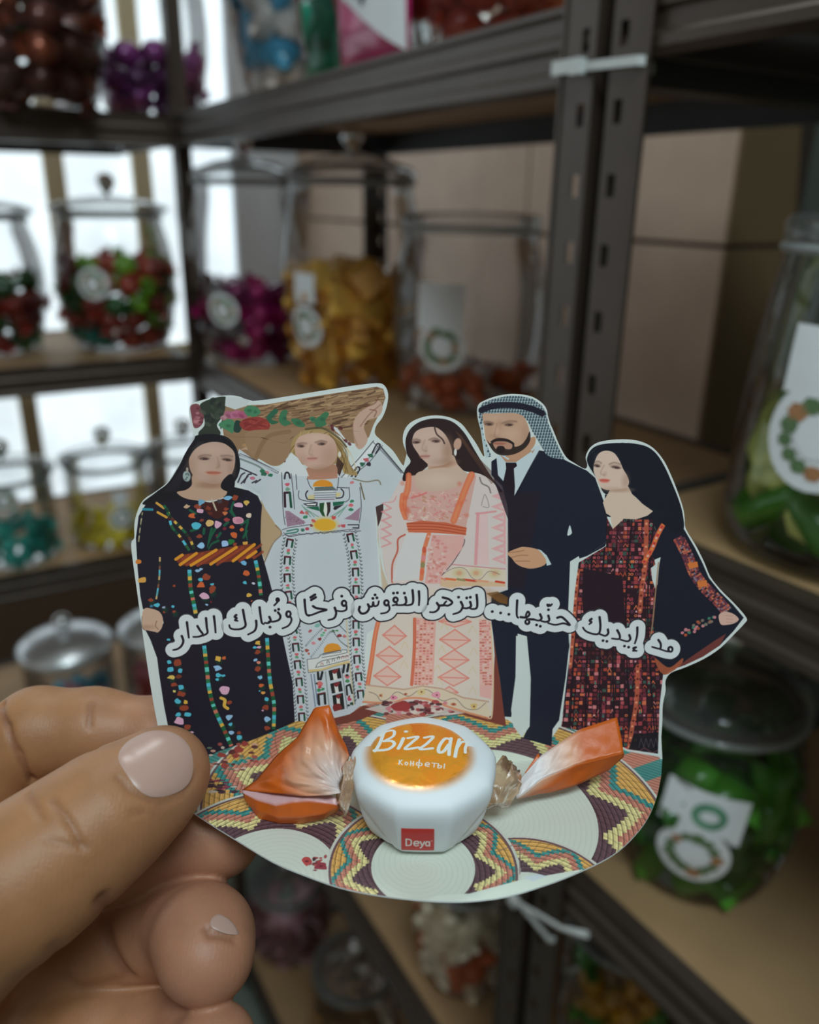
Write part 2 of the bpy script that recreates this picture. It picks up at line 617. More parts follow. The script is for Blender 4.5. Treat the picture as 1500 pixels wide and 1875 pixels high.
def jar(x, y, z, R, H, kind, label, lid='dome', knob=True, yaw_to=None, group='clear sweet jars on the shelves'):
    """A jar standing with its base centre at (x, y, z)."""
    root = empty('sweet_jar', (x, y, z))
    tag(root, label, 'jar', group)
    pr = [(r * R, h * H) for r, h in PROF[kind]]
    zz = np.linspace(0, 1, 26)
    hs = [p[1] / H for p in pr[1:]]
    fine = [(0.0, pr[0][1])] + [(float(np.interp(t, hs, [p[0] for p in pr[1:]])), t * H) for t in np.linspace(hs[0], 1, 26)]
    Geo().lathe(fine, 44).obj('glass_body', glass, root, True)
    rim = R * PROF[kind][-1][0]
    tor = [(rim + 0.003 * math.cos(t), H + 0.003 * math.sin(t)) for t in np.linspace(0, 2 * math.pi, 9)]
    Geo().lathe(tor, 44).obj('rim', rim_m, root, True)
    if lid:
        d = {'dome': [(rim * 1.04, H + 0.004), (rim * 1.05, H + 0.010), (rim * 0.95, H + 0.018), (rim * 0.6, H + 0.028), (rim * 0.25, H + 0.033), (0.010, H + 0.036), (0.0, H + 0.036)],
             'flat': [(rim * 1.02, H + 0.003), (rim * 1.04, H + 0.012), (rim * 0.98, H + 0.017), (rim * 0.5, H + 0.019), (0.0, H + 0.020)],
             'dish': [(rim * 1.0, H + 0.004), (rim * 1.14, H + 0.008), (rim * 1.14, H + 0.014), (rim * 0.9, H + 0.021), (rim * 0.5, H + 0.028), (0.010, H + 0.031), (0.0, H + 0.031)],
             'silver': [(rim * 0.9, H + 0.003), (rim * 1.08, H + 0.004), (rim * 1.10, H + 0.012), (rim * 0.98, H + 0.020), (rim * 0.6, H + 0.031), (0.012, H + 0.037), (0.0, H + 0.037)]}[lid]
        lo_ = Geo().lathe(d, 44).obj('lid', silver if lid == 'silver' else lid_glass, root, True)
        if lid in ('dome', 'dish'):
            Geo().lathe([(rim * 0.86, H + 0.001), (rim * 0.99, H + 0.001), (rim * 0.99, H + 0.005), (rim * 0.86, H + 0.005), (rim * 0.86, H + 0.001)], 36).obj('seal_ring', seal, lo_)
        if knob:
            zt_ = d[-1][1]
            kp = [(0.004, zt_ - 0.002), (0.005, zt_ + 0.004), (0.009, zt_ + 0.008), (0.0135, zt_ + 0.014), (0.0145, zt_ + 0.020), (0.012, zt_ + 0.027), (0.006, zt_ + 0.031), (0.0, zt_ + 0.032)]
            Geo().lathe(kp, 24).obj('knob', knob_m, lo_, True)
    root['_k'] = kind
    return root, kind, R, H


def patch(j, name, ang, zc, pts, mat, parent, lift):
    """A flat sticker bent onto the jar: outline points (s, t) in metres round a centre."""
    root, kind, R, H = j
    pts = np.array(pts)
    c = pts.mean(0)
    v, f = [], []
    m = len(pts)
    rings = [0.0, 0.35, 0.7, 1.0]
    for k, q in enumerate(rings):
        for p in (pts if k else [c]):
            s, t = c + (p - c) * q
            z = zc + t
            r = prof_r(kind, R, H, z) + lift
            a = ang + s / max(r, 0.01)
            v.append((r * math.cos(a), r * math.sin(a), z))
    f = [(0, 1 + i, 1 + (i + 1) % m) for i in range(m)]
    for k in range(len(rings) - 2):
        for i in range(m):
            a, b = 1 + k * m + i, 1 + k * m + (i + 1) % m
            f.append((a, a + m, b + m, b))
    return mesh_obj(name, v, f, mat, parent, smooth=True)


circ = lambda r, n=28, a0=0: [(r * math.cos(2 * math.pi * i / n), r * math.sin(2 * math.pi * i / n)) for i in range(n)]


def sticker(j, dang, zc, r):
    """Round white shop sticker: wreath of leaves round a white middle."""
    root = j[0]
    base = math.atan2(-root.location.y, -root.location.x) + dang
    s = patch(j, 'round_sticker', base, zc, circ(r), white_s, root, 0.0006)
    s['label'] = 'round white sticker with a green wreath'
    lv = []
    rr = random.Random(int(r * 1e5))
    for i in range(13):
        t = 2 * math.pi * i / 13
        q = r * rr.uniform(0.56, 0.66)
        w_ = r * rr.uniform(0.13, 0.2)
        o = [(q * math.cos(t) + w_ * math.cos(u) * 1.2, q * math.sin(t) + w_ * math.sin(u)) for u in np.linspace(0, 6.28, 7)[:-1]]
        patch(j, 'leaf', base, zc, o, leaf_m if i % 5 else bud_m, s, 0.0010)
    patch(j, 'sticker_centre', base, zc, circ(r * 0.40, 18), white_s, s, 0.0012)
    return s


def card_label(j, dang, zc, w_, h, emblem=None, tilt=0.0):
    root = j[0]
    base = math.atan2(-root.location.y, -root.location.x) + dang
    ct, sn = math.cos(tilt), math.sin(tilt)
    sq = [(-1, -1), (-.33, -1), (.33, -1), (1, -1), (1, 0), (1, 1), (.33, 1), (-.33, 1), (-1, 1), (-1, 0)]
    pts = [(x * w_ / 2 * ct - y * h / 2 * sn, x * w_ / 2 * sn + y * h / 2 * ct) for x, y in sq]
    s = patch(j, 'paper_label', base, zc, pts, white_s, root, 0.0005)
    s['label'] = 'white paper label'
    if emblem:
        ex, er, em = emblem
        patch(j, 'emblem', base, zc, [(ex + x * er, y * er * 0.85) for x, y in circ(1.0, 18)], em, s, 0.0009)
        patch(j, 'emblem', base, zc, [(ex + x * er * 0.55, y * er * 0.35) for x, y in circ(1.0, 14)], white_s, s, 0.0011)
    return s


def spot(j, px, py):
    """Angle (from the eye's direction) and height on a jar for a place seen in the picture."""
    root, kind, R, H = j
    c = np.array(root.location)
    z = H * 0.5
    dr = ray(px, py)
    for _ in range(6):
        r = prof_r(kind, R, H, min(max(z, 0.01), H))
        o = CAM[:2] - c[:2]
        A, B_, C_ = dr[:2] @ dr[:2], 2 * o @ dr[:2], o @ o - r * r
        disc = B_ * B_ - 4 * A * C_
        t = (-B_ - math.sqrt(max(disc, 0))) / (2 * A)
        p = CAM + dr * t
        z = p[2] - c[2]
    a = math.atan2(p[1] - c[1], p[0] - c[0]) - math.atan2(-c[1], -c[0])
    return (a + math.pi) % (2 * math.pi) - math.pi, min(max(z, 0.02), H * 0.93)


# ---------------------------------------------------------------- sweets, one mesh per kind, copied
SWEET_M = {}


def sweet_material(name, rgb, rough=0.3, metal=0.0, coat=0.4):
    if name not in SWEET_M:
        SWEET_M[name] = material('sweet_' + name, rgb, rough, metal, noise=(60, 0.22), coat=coat)
    return SWEET_M[name]


def twist_mesh(s):
    """Twist-wrapped sweet: rounded body with two pleated fans."""
    g = Geo()
    pr = [(0.0, -0.5), (0.20, -0.47), (0.38, -0.36), (0.46, -0.15), (0.46, 0.15), (0.38, 0.36), (0.20, 0.47), (0.0, 0.5)]
    g.lathe([(r * s * 0.9, z * s * 0.9) for r, z in pr[1:-1]], 10, True, True)
    for sg in (-1, 1):
        n0 = len(g.v)
        for ring, (r, z) in enumerate(((0.10, 0.42), (0.34, 0.68))):
            for k in range(12):
                t = 2 * math.pi * k / 12
                q = r * (1 if k % 2 or ring == 0 else 0.62)
                g.v.append((q * s * math.cos(t), q * s * math.sin(t) * 0.7, sg * (z + (0.06 if k % 2 and ring else 0)) * s))
        for k in range(12):
            a, b_ = n0 + k, n0 + (k + 1) % 12
            g.f.append((a, b_, b_ + 12, a + 12) if sg > 0 else (a, a + 12, b_ + 12, b_))
    return g


def cube_mesh(s):
    bm = bmesh.new()
    bmesh.ops.create_cube(bm, size=s)
    for v in bm.verts:
        v.co.z *= 0.62
        v.co.y *= 0.9
    bmesh.ops.bevel(bm, geom=bm.edges[:], offset=s * 0.07, segments=1, affect='EDGES')
    g = Geo()
    bm.verts.ensure_lookup_table()
    g.add([v.co[:] for v in bm.verts], [[v.index for v in f.verts] for f in bm.faces])
    bm.free()
    return g


def pillow_mesh(s):
    g = Geo()
    n = 7
    for sgn in (1, -1):
        n0 = len(g.v)
        for i in range(n):
            for k in range(n):
                u, v = 2 * i / (n - 1) - 1, 2 * k / (n - 1) - 1
                h = (max(0.0, (1 - u ** 4) * (1 - v ** 4)) ** 0.5) * 0.34
                g.v.append((u * s * 0.62, v * s * 0.45, sgn * h * s))
        for i in range(n - 1):
            for k in range(n - 1):
                q = (n0 + i * n + k, n0 + (i + 1) * n + k, n0 + (i + 1) * n + k + 1, n0 + i * n + k + 1)
                g.f.append(q if sgn > 0 else q[::-1])
    return g


def ball_mesh(s):
    g = Geo()
    rr = random.Random(4)
    g.lathe([(s * 0.5 * math.sin(t) * rr.uniform(0.9, 1.08), -s * 0.45 * math.cos(t)) for t in np.linspace(0.25, math.pi - 0.25, 8)], 12, True, True)
    return g


def stick_mesh(s):
    g = Geo()
    g.tube([(-s, 0, 0), (-s * 0.4, 0.08 * s, 0), (s * 0.3, -0.05 * s, 0.05 * s), (s, 0.05 * s, 0)], [s * 0.16, s * 0.2, s * 0.2, s * 0.15], 8)
    return g


KIND = {'twist': twist_mesh, 'cube': cube_mesh, 'pillow': pillow_mesh, 'ball': ball_mesh, 'stick': stick_mesh}
NAMES = {'twist': 'wrapped_candy', 'cube': 'foil_chocolate', 'pillow': 'candy_packet', 'ball': 'round_candy', 'stick': 'candy_stick'}


NUM = ['first', 'second', 'third', 'fourth', 'fifth', 'sixth', 'seventh', 'eighth', 'ninth', 'tenth', 'eleventh', 'twelfth', 'thirteenth', 'fourteenth', 'fifteenth', 'sixteenth', 'seventeenth', 'eighteenth', 'nineteenth', 'twentieth']
ORD = lambda k, n: 'leftmost' if k == 0 else 'rightmost' if k == n - 1 else NUM[min(k, 19)] + ' from left'
ROW = lambda k, n: 'bottom' if k == 0 else 'top' if k == n - 1 else NUM[k]


def fill(j, height, size, kind, palette, label, group, seed, cat='candy', limit=70, squash=1.0, z0=0.006, flat=False, gap=1.0, full=False):
    """Heap sweets in a jar from the bottom up; each one is an object. palette = [(material, share, label)]."""
    root, jk, R, H = j
    rr = random.Random(seed)
    prot = []
    for m, share, lb in palette:
        o = KIND[kind](size).obj(NAMES[kind], m, None, kind in ('twist', 'ball', 'pillow', 'stick'))
        if kind in ('twist', 'stick'):
            auto_smooth(o, 60)
        prot.append([o, share, lb, False])
    step = size * 0.84 * gap
    layer, z, n = 0, z0 + size * 0.42, 0
    spots = []
    while z < height and n < limit:
        r_in = prof_r(jk, R, H, max(z, 0.012)) - size * 0.52
        top = z + step * 0.8 >= height
        pts = []
        if r_in < size * 0.2:
            pts = [(0, 0)]
        else:
            off = rr.uniform(0, 6.28)
            rad = r_in
            while rad > size * 0.35:
                m = max(1, int(2 * math.pi * rad / (step * 1.02)))
                for k in range(m):
                    t = off + 2 * math.pi * k / m
                    pts.append((rad * math.cos(t), rad * math.sin(t)))
                rad -= step
                off += 0.7
            if rad > -size * 0.3:
                pts.append((0, 0))
        for x, y in pts:
            if top and rr.random() < 0.25:
                continue
            spots.append((x + rr.uniform(-.06, .06) * size, y + rr.uniform(-.06, .06) * size, z + rr.uniform(-.08, .12) * size))
        z += step * 0.80
        layer += 1
    # those that can be seen: against the glass on the near side, and on top
    eye = np.array([-root.location.x, -root.location.y])
    eye /= np.hypot(*eye)
    zmax = max(q[2] for q in spots)
    side = np.array([-eye[1], eye[0]])
    keep = []
    for q in spots:
        rin = max(prof_r(jk, R, H, max(q[2], 0.012)) - size * 0.52, 1e-4)
        rad = math.hypot(q[0], q[1])
        toward = (q[0] * eye[0] + q[1] * eye[1]) / max(rad, 1e-6)
        if (rad > rin - step * 0.6 and toward > (-2 if full else -0.25)) or (q[2] > zmax - step * 0.9 and root.location.z < EYE - 0.1):
            keep.append(q)
    keep.sort(key=lambda q: -((q[0] * eye[0] + q[1] * eye[1]) / R + 0.4 * q[2] / zmax))
    keep = keep[:limit]
    rows = sorted({round((q[2] - z0) / (step * 0.8)) for q in keep})
    byrow = {r: sorted([q for q in keep if round((q[2] - z0) / (step * 0.8)) == r], key=lambda q: q[0] * side[0] + q[1] * side[1]) for r in rows}
    tot = sum(p[1] for p in prot)
    for ri, r in enumerate(rows):
        for k, (x, y, z) in enumerate(byrow[r]):
            q = rr.uniform(0, tot)
            for p in prot:
                q -= p[1]
                if q <= 0:
                    break
            o = p[0] if not p[3] else p[0].copy()
            if p[3]:
                COL.objects.link(o)
            p[3] = True
            o.location = (root.location.x + x, root.location.y + y, root.location.z + z)
            o.rotation_euler = (rr.uniform(0, 6.28), rr.uniform(0, 6.28), rr.uniform(0, 6.28)) if not flat else (rr.uniform(-.35, .35), rr.uniform(-.35, .35), rr.uniform(0, 6.28))
            tag(o, '%s, %s in the %s row' % (p[2], ORD(k, len(byrow[r])), ROW(ri, len(rows))), cat, group)
    for p in prot:
        if not p[3]:
            bpy.data.objects.remove(p[0])


S = sweet_material
red_c, dred, lime, dgrn = S('red', lin(170, 62, 48)), S('deep_red', lin(120, 44, 36)), S('lime', lin(120, 165, 50)), S('deep_green', lin(48, 96, 48))
mag, mag2, grey = S('magenta', lin(190, 30, 120), 0.2, 0.35), S('dark_magenta', lin(120, 20, 80), 0.25, 0.3), S('silver_wrap', lin(150, 145, 150), 0.3, 0.5)
gold, gold2 = S('gold', lin(240, 186, 80), 0.36, 0.25), S('dark_gold', lin(214, 150, 56), 0.4, 0.25)
oran, whit = S('orange', lin(206, 104, 60)), S('white', lin(215, 208, 204))
teal, teal2 = S('teal', lin(50, 165, 150)), S('deep_teal', lin(40, 120, 110))
yell, blue, pink = S('yellow', lin(226, 204, 50), 0.5), S('blue', lin(90, 160, 180)), S('pink', lin(206, 120, 130))
copper, copp2 = S('copper', lin(150, 80, 56), 0.25, 0.5), S('dark_copper', lin(96, 50, 40), 0.3, 0.4)
purp, purp2 = S('purple', lin(140, 60, 130), 0.25, 0.3), S('deep_purple', lin(90, 36, 86), 0.3, 0.3)
cyan = S('cyan', lin(70, 160, 200))
mauve, mauve2 = S('mauve', lin(186, 140, 150)), S('dusk_rose', lin(150, 100, 108))
leafg, leaf2 = S('grass_green', lin(70, 140, 36)), S('dark_green', lin(34, 86, 20))
ropeg = S('rope_green', lin(206, 216, 120), 0.6, 0.0, 0.0)
tan, creamc = S('tan', lin(150, 110, 64)), S('cream', lin(238, 226, 200), 0.5, 0, 0.1)
turq = S('turquoise', lin(30, 150, 120))


def place(px, py, z, R, push=0.0):
    """Base centre for a jar whose front foot is seen at a picture point on a shelf."""
    p = onz(px, py, z)
    d = (p - CAM)[:2]
    d /= np.hypot(*d)
    q = p[:2] + d * (R * 0.78 + push)
    return float(q[0]), float(q[1])


Z2, Z3, Z4 = 1.2115, 1.5545, 0.8935
# ----- middle shelf, left unit
x, y = place(228, 648, Z2, 0.09)
j2 = jar(x, y, Z2, 0.094, 0.205, 'barrel', 'clear jar of red and green wrapped sweets before the window, with a knob lid', 'dish')
sticker(j2, *spot(j2, 170, 520), 0.024)
fill(j2, 0.140, 0.040, 'twist', [(red_c, 4, 'red wrapped sweet beside the corner post'), (lime, 2, 'lime wrapped sweet beside the corner post'), (dred, 3, 'dark red wrapped sweet beside the corner post'), (dgrn, 2, 'dark green wrapped sweet beside the corner post'), (teal2, .7, 'teal wrapped sweet beside the corner post')], '', 'wrapped sweets beside the corner post', 1, limit=46, full=True)
x, y = place(-10, 655, Z2, 0.09)
j1 = jar(x, y, Z2, 0.092, 0.20, 'barrel', 'clear jar of dark red and green sweets at the left end of the middle shelf', 'dish')
fill(j1, 0.11, 0.040, 'twist', [(dred, 4, 'dark red wrapped sweet in the far left jar'), (dgrn, 3, 'green wrapped sweet in the far left jar'), (red_c, 2, 'red wrapped sweet in the far left jar')], '', 'wrapped sweets in the jar at the left end', 2, limit=32, full=True)
# ----- middle shelf, middle unit
x, y = place(466, 673, Z2, 0.09)
j3 = jar(x, y, Z2, 0.088, 0.255, 'barrel', 'clear jar of shiny magenta sweets on the middle shelf behind the gold jar', 'dome')
sticker(j3, *spot(j3, 408, 568), 0.024)
fill(j3, 0.11, 0.040, 'twist', [(mag, 3, 'shiny magenta sweet in the jar'), (mag2, 1.5, 'dark magenta sweet in the jar'), (grey, .8, 'silvery wrapped sweet among the magenta ones')], '', 'magenta sweets in the jar', 3, limit=32)
x, y = place(650, 722, Z2, 0.092)
j4 = jar(x, y, Z2, 0.092, 0.255, 'barrel', 'clear jar of gold foil chocolates in the middle of the shelf', 'dome')
sticker(j4, *spot(j4, 560, 598), 0.026)
card_label(j4, *spot(j4, 556, 528), 0.034, 0.036)
fill(j4, 0.150, 0.042, 'cube', [(gold, 3, 'gold foil chocolate block'), (gold2, 1.6, 'darker gold foil chocolate block')], '', 'gold chocolates in the jar', 4, 'chocolate', limit=70)
x, y = place(850, 765, Z2, 0.09)
j5 = jar(x, y, Z2, 0.092, 0.205, 'barrel', 'clear jar of a few orange and white sweets beside the double post', 'flat', False)
card_label(j5, *spot(j5, 805, 562), 0.056, 0.049)
sticker(j5, *spot(j5, 808, 636), 0.0275)
fill(j5, 0.055, 0.030, 'twist', [(oran, 2, 'orange wrapped sweet low in the jar'), (whit, 2, 'white wrapped sweet low in the jar')], '', 'orange and white sweets in the jar', 5, limit=24)
# ----- low shelf, left unit
x, y = place(36, 1040, Z4, 0.07)
j6 = jar(x, y, Z4, 0.068, 0.135, 'straight', 'small clear jar of teal sweets on the low left shelf', 'dish')
sticker(j6, *spot(j6, 8, 918), 0.020)
fill(j6, 0.078, 0.030, 'twist', [(teal, 3, 'teal wrapped sweet in the small jar'), (teal2, 1.4, 'dark teal wrapped sweet in the small jar')], '', 'teal sweets in the small jar', 6, limit=22)
x, y = place(212, 1004, Z4, 0.065)
j7 = jar(x, y, Z4, 0.066, 0.135, 'straight', 'small clear jar with a layer of yellow sweets on the low left shelf', 'dish')
sticker(j7, *spot(j7, 224, 948), 0.020)
card_label(j7, *spot(j7, 220, 912), 0.022, 0.022)
fill(j7, 0.040, 0.026, 'pillow', [(yell, 1, 'yellow sweet in the small jar')], '', 'yellow sweets in the small jar', 7, limit=26)
x, y = place(352, 985, Z4, 0.065, 0.01)
j8 = jar(x, y, Z4, 0.064, 0.135, 'straight', 'small empty clear jar on the low left shelf behind the printed woman', 'dish')
# ----- bottom shelf, left unit
ZL = 0.5585
x, y = at(112, 1130, 1.40)[:2]
j9 = jar(float(x), float(y), ZL, 0.074, 0.150, 'straight', 'jar with a silver lid and blue and pink sweets just above the index finger', 'silver')
fill(j9, 0.10, 0.030, 'twist', [(blue, 3, 'blue wrapped sweet under the silver lid'), (pink, 1.3, 'pink wrapped sweet under the silver lid'), (teal2, 1, 'teal wrapped sweet under the silver lid')], '', 'blue and pink sweets under the silver lid', 8, limit=20)
x, y = at(288, 1098, 1.46)[:2]
j10 = jar(float(x), float(y), ZL, 0.070, 0.152, 'straight', 'jar with a silver lid and coral sweets half hidden by the black printed dress', 'silver')
fill(j10, 0.11, 0.030, 'twist', [(red_c, 1, 'red wrapped sweet in the half hidden jar'), (pink, 2, 'coral wrapped sweet in the half hidden jar')], '', 'coral sweets in the half hidden jar', 9, limit=16)
# ----- right unit
ZC2, ZC4 = 1.2605, 0.9655
x, y = place(1535, 1072, ZC2, 0.075)
j11 = jar(x, y, ZC2, 0.0715, 0.168, 'taper', 'big clear jar of green twisted jelly ropes at the right edge', 'flat', False)
x, y = place(1255, 1664, ZC4, 0.07)
j12 = jar(x, y, ZC4, 0.068, 0.148, 'barrel', 'clear jar of bright green sweets on the low right shelf beside the card', 'dome')
card_label(j12, *spot(j12, 1288, 1493), 0.056, 0.034, (0.004, 0.012, S('emblem_green', lin(96, 150, 120), 0.6, 0, 0)), -0.12)
sticker(j12, *spot(j12, 1268, 1565), 0.0255)
fill(j12, 0.112, 0.031, 'pillow', [(leafg, 2, 'bright green sweet in the low right jar'), (leaf2, 2.4, 'dark green sweet in the low right jar')], '', 'green sweets in the low right jar', 10, limit=60)
base = math.atan2(-j11[0].location.y, -j11[0].location.x)
card_label(j11, *spot(j11, 1505, 664), 0.036, 0.034)
sticker(j11, *spot(j11, 1496, 803), 0.028)
rr = random.Random(8)
for i in range(9):
    n = 14
    t0, r_, z_ = rr.uniform(0, 6.28), rr.uniform(0.034, 0.054), 0.014 + 0.006 * i
    pts = []
    for k in range(n):
        t = t0 + 3.4 * k / (n - 1)
        pts.append((r_ * math.cos(t) * (1 + 0.1 * math.sin(5 * t)), r_ * math.sin(t), z_ + 0.026 * math.sin(2.2 * t + i) ** 2))
    o = Geo().tube(pts, [0.0088 + 0.0009 * (k % 2) for k in range(n)], 8).obj('jelly_rope', ropeg if i % 4 else leafg, None, True)
    o.location = j11[0].location
    tag(o, ('pale green sugared jelly rope' if i % 4 else 'bright green jelly rope') + ' in the right jar, %s from the bottom' % NUM[i], 'candy', 'jelly ropes in the right jar')
# ----- lower shelves seen under the card
ZB5, ZB4 = 0.5805, -0.0415
x, y = place(846, 1836, ZB5, 0.06)
j15 = jar(x, y, ZB5, 0.062, 0.15, 'barrel', 'clear jar of cream and orange sweets under the card', 'dome')
fill(j15, 0.13, 0.030, 'pillow', [(creamc, 5, 'cream sweet in the jar under the card'), (oran, 1.3, 'orange sweet in the jar under the card')], '', 'cream and orange sweets in the jar', 11, limit=50)
x, y = place(535, 1775, ZB4, 0.08)
j13 = jar(x, y, ZB4, 0.085, 0.17, 'barrel', 'clear jar of mauve sweets on the bottom shelf beside the fingertips', 'dome')
fill(j13, 0.14, 0.034, 'pillow', [(mauve, 3, 'mauve sweet in the bottom shelf jar'), (mauve2, 2, 'dusky rose sweet in the bottom shelf jar')], '', 'mauve sweets in the bottom shelf jar', 12, limit=50)
x, y = onz(652, 1762, ZB4 + 0.17)[:2]
j14 = jar(float(x), float(y), ZB4, 0.08, 0.155, 'straight', 'clear jar of tan sweet sticks at the bottom of the picture', 'dome')
fill(j14, 0.10, 0.034, 'stick', [(tan, 3, 'tan sweet stick in the bottom jar'), (creamc, 1, 'cream sweet stick in the bottom jar')], '', 'tan sticks in the bottom jar', 13, limit=30, gap=1.25)
x, y = place(1120, 1975, 0.6625, 0.07)
j16 = jar(x, y, 0.6625, 0.066, 0.150, 'straight', 'clear jar of yellow and green sweets in the bottom right corner', 'dome')
fill(j16, 0.125, 0.030, 'twist', [(leafg, 2, 'green wrapped sweet in the bottom right jar'), (S('amber', lin(200, 150, 40)), 2, 'amber wrapped sweet in the bottom right jar')], '', 'yellow and green sweets in the bottom right jar', 14, limit=16)
# ----- top shelf
x, y = place(75, 190, Z3, 0.085)
t1 = jar(x, y, Z3, 0.095, 0.24, 'barrel', 'clear jar of copper wrapped sweets on the top left shelf', 'dome')
fill(t1, 0.21, 0.053, 'twist', [(copper, 3, 'copper wrapped sweet in the top left jar'), (copp2, 3, 'dark copper wrapped sweet in the top left jar'), (dgrn, .4, 'green wrapped sweet among the copper ones')], '', 'copper sweets in the top left jar', 15, limit=46, full=True)
x, y = place(282, 208, Z3, 0.08, 0.06)
t2 = jar(x, y, Z3, 0.088, 0.24, 'barrel', 'clear jar of purple sweets behind the corner post on the top shelf', 'dome')
fill(t2, 0.105, 0.042, 'twist', [(purp, 3, 'purple wrapped sweet in the top shelf jar'), (purp2, 2, 'dark purple wrapped sweet in the top shelf jar')], '', 'purple sweets in the top shelf jar', 16, limit=28, full=True)
pk = [(whit, 3, 'white packet in the top shelf jar'), (cyan, 3, 'sky blue packet in the top shelf jar'), (oran, .5, 'orange packet in the top shelf jar'), (lime, .3, 'lime packet in the top shelf jar')]
x, y = float(X(0.10, 0.66, 0)[0]), float(X(0.10, 0.66, 0)[1])
t3 = jar(x, y, Z3, 0.082, 0.24, 'barrel', 'clear jar of white and sky blue packets on the top shelf', 'dome')
fill(t3, 0.19, 0.044, 'pillow', pk, '', 'white and blue packets in the top jar', 17, limit=46)
sticker(t3, *spot(t3, 403, 28), 0.024)
x, y = float(X(0.10, 0.47, 0)[0]), float(X(0.10, 0.47, 0)[1])
t4 = jar(x, y, Z3, 0.084, 0.24, 'barrel', 'clear jar of turquoise packets on the top shelf', 'dome')
fill(t4, 0.17, 0.050, 'pillow', [(turq, 4, 'turquoise packet in the top shelf jar'), (whit, 1.2, 'white packet among the turquoise ones'), (pink, .8, 'pink packet among the turquoise ones'), (red_c, .5, 'red packet among the turquoise ones')], '', 'turquoise packets in the top jar', 18, limit=40)
x, y = float(X(0.105, 0.27, 0)[0]), float(X(0.105, 0.27, 0)[1])
t5 = jar(x, y, Z3, 0.084, 0.24, 'barrel', 'clear jar of red sweets at the top edge beside the double post', 'dome')
fill(t5, 0.12, 0.040, 'twist', [(red_c, 3, 'red wrapped sweet in the top edge jar'), (oran, 1.4, 'orange wrapped sweet in the top edge jar'), (gold, .6, 'gold wrapped sweet in the top edge jar')], '', 'red sweets in the top edge jar', 19, limit=18)
# a magenta bag with a white band leaning at the front of the shelf
bag = empty('sweet_bag', tuple(X(0.022, 0.315, Z3)), ang_of(-DB))
tag(bag, 'magenta sweet bag with a white lettered band on the top shelf', 'bag')
g = pillow_mesh(0.10)
g.v = [(x_, z_ * 0.45, y_ * 1.15 + 0.055) for x_, y_, z_ in g.v]
g.f = [q[::-1] for q in g.f]
g.obj('bag_body', S('bag_magenta', lin(196, 40, 110), 0.3), bag, True)
g = Geo()
pv = []
for i in range(13):
    u = -1 + 2 * i / 12
    for t, h in ((0, -1), (1, 1)):
        zz = 0.060 + 0.020 * h - 0.034 * u
        vv = (zz - 0.055) / 1.15 / 0.045
        hh = (max(0.0, (1 - min(abs(u * .99), 1) ** 4) * (1 - min(abs(vv), 1) ** 4)) ** 0.5) * 0.34 * 0.10 * 0.45
        pv.append((u * 0.0615, -hh - 0.0012, zz))
g.add(pv, [(2 * i, 2 * i + 2, 2 * i + 3, 2 * i + 1) for i in range(12)])
bd = g.obj('white_band', white_s, bag, True)
g = Geo()
inkm = S('band_ink', lin(60, 60, 84), 0.6, 0, 0)
DIG = {'3': [[(0, 1), (.6, 1), (.3, .55), (.6, .3), (.4, 0), (0, 0)]], '6': [[(.55, 1), (.1, .6), (0, .25), (.3, 0), (.6, .25), (.3, .5), (.05, .35)]], '0': [[(.3, 1), (0, .5), (.3, 0), (.6, .5), (.3, 1)]]}
for i, ch in enumerate('360'):
    for st_ in DIG[ch]:
        pts = []
        for px_, pz_ in st_:
            xx_ = -0.020 + i * 0.014 + px_ * 0.014
            zz = 0.051 + pz_ * 0.018 - 0.034 * (xx_ / 0.0615)
            pts.append((xx_, -0.0178, zz))
        g.tube(pts, 0.0012, 5)
g.obj('band_lettering', inkm, bd)
# ---------------------------------------------------------------- flat print of the card, drawn by code
def s2l(c):
    c = np.asarray(c, float) / 255.0
    return np.where(c <= 0.04045, c / 12.92, ((c + 0.055) / 1.055) ** 2.4)


def spline(pts, closed=True, n=6):
    p = np.asarray(pts, float)
    out = []
    m = len(p)
    rng = range(m) if closed else range(m - 1)
    for i in rng:
        if closed:
            a, b, c, d = p[i - 1], p[i], p[(i + 1) % m], p[(i + 2) % m]
        else:
            a, b, c, d = p[max(i - 1, 0)], p[i], p[i + 1], p[min(i + 2, m - 1)]
        for k in range(n):
            t = k / n
            out.append(0.5 * ((2 * b) + (c - a) * t + (2 * a - 5 * b + 4 * c - d) * t * t + (3 * b - a - 3 * c + d) * t ** 3))
    if not closed:
        out.append(p[-1])
    return np.array(out)


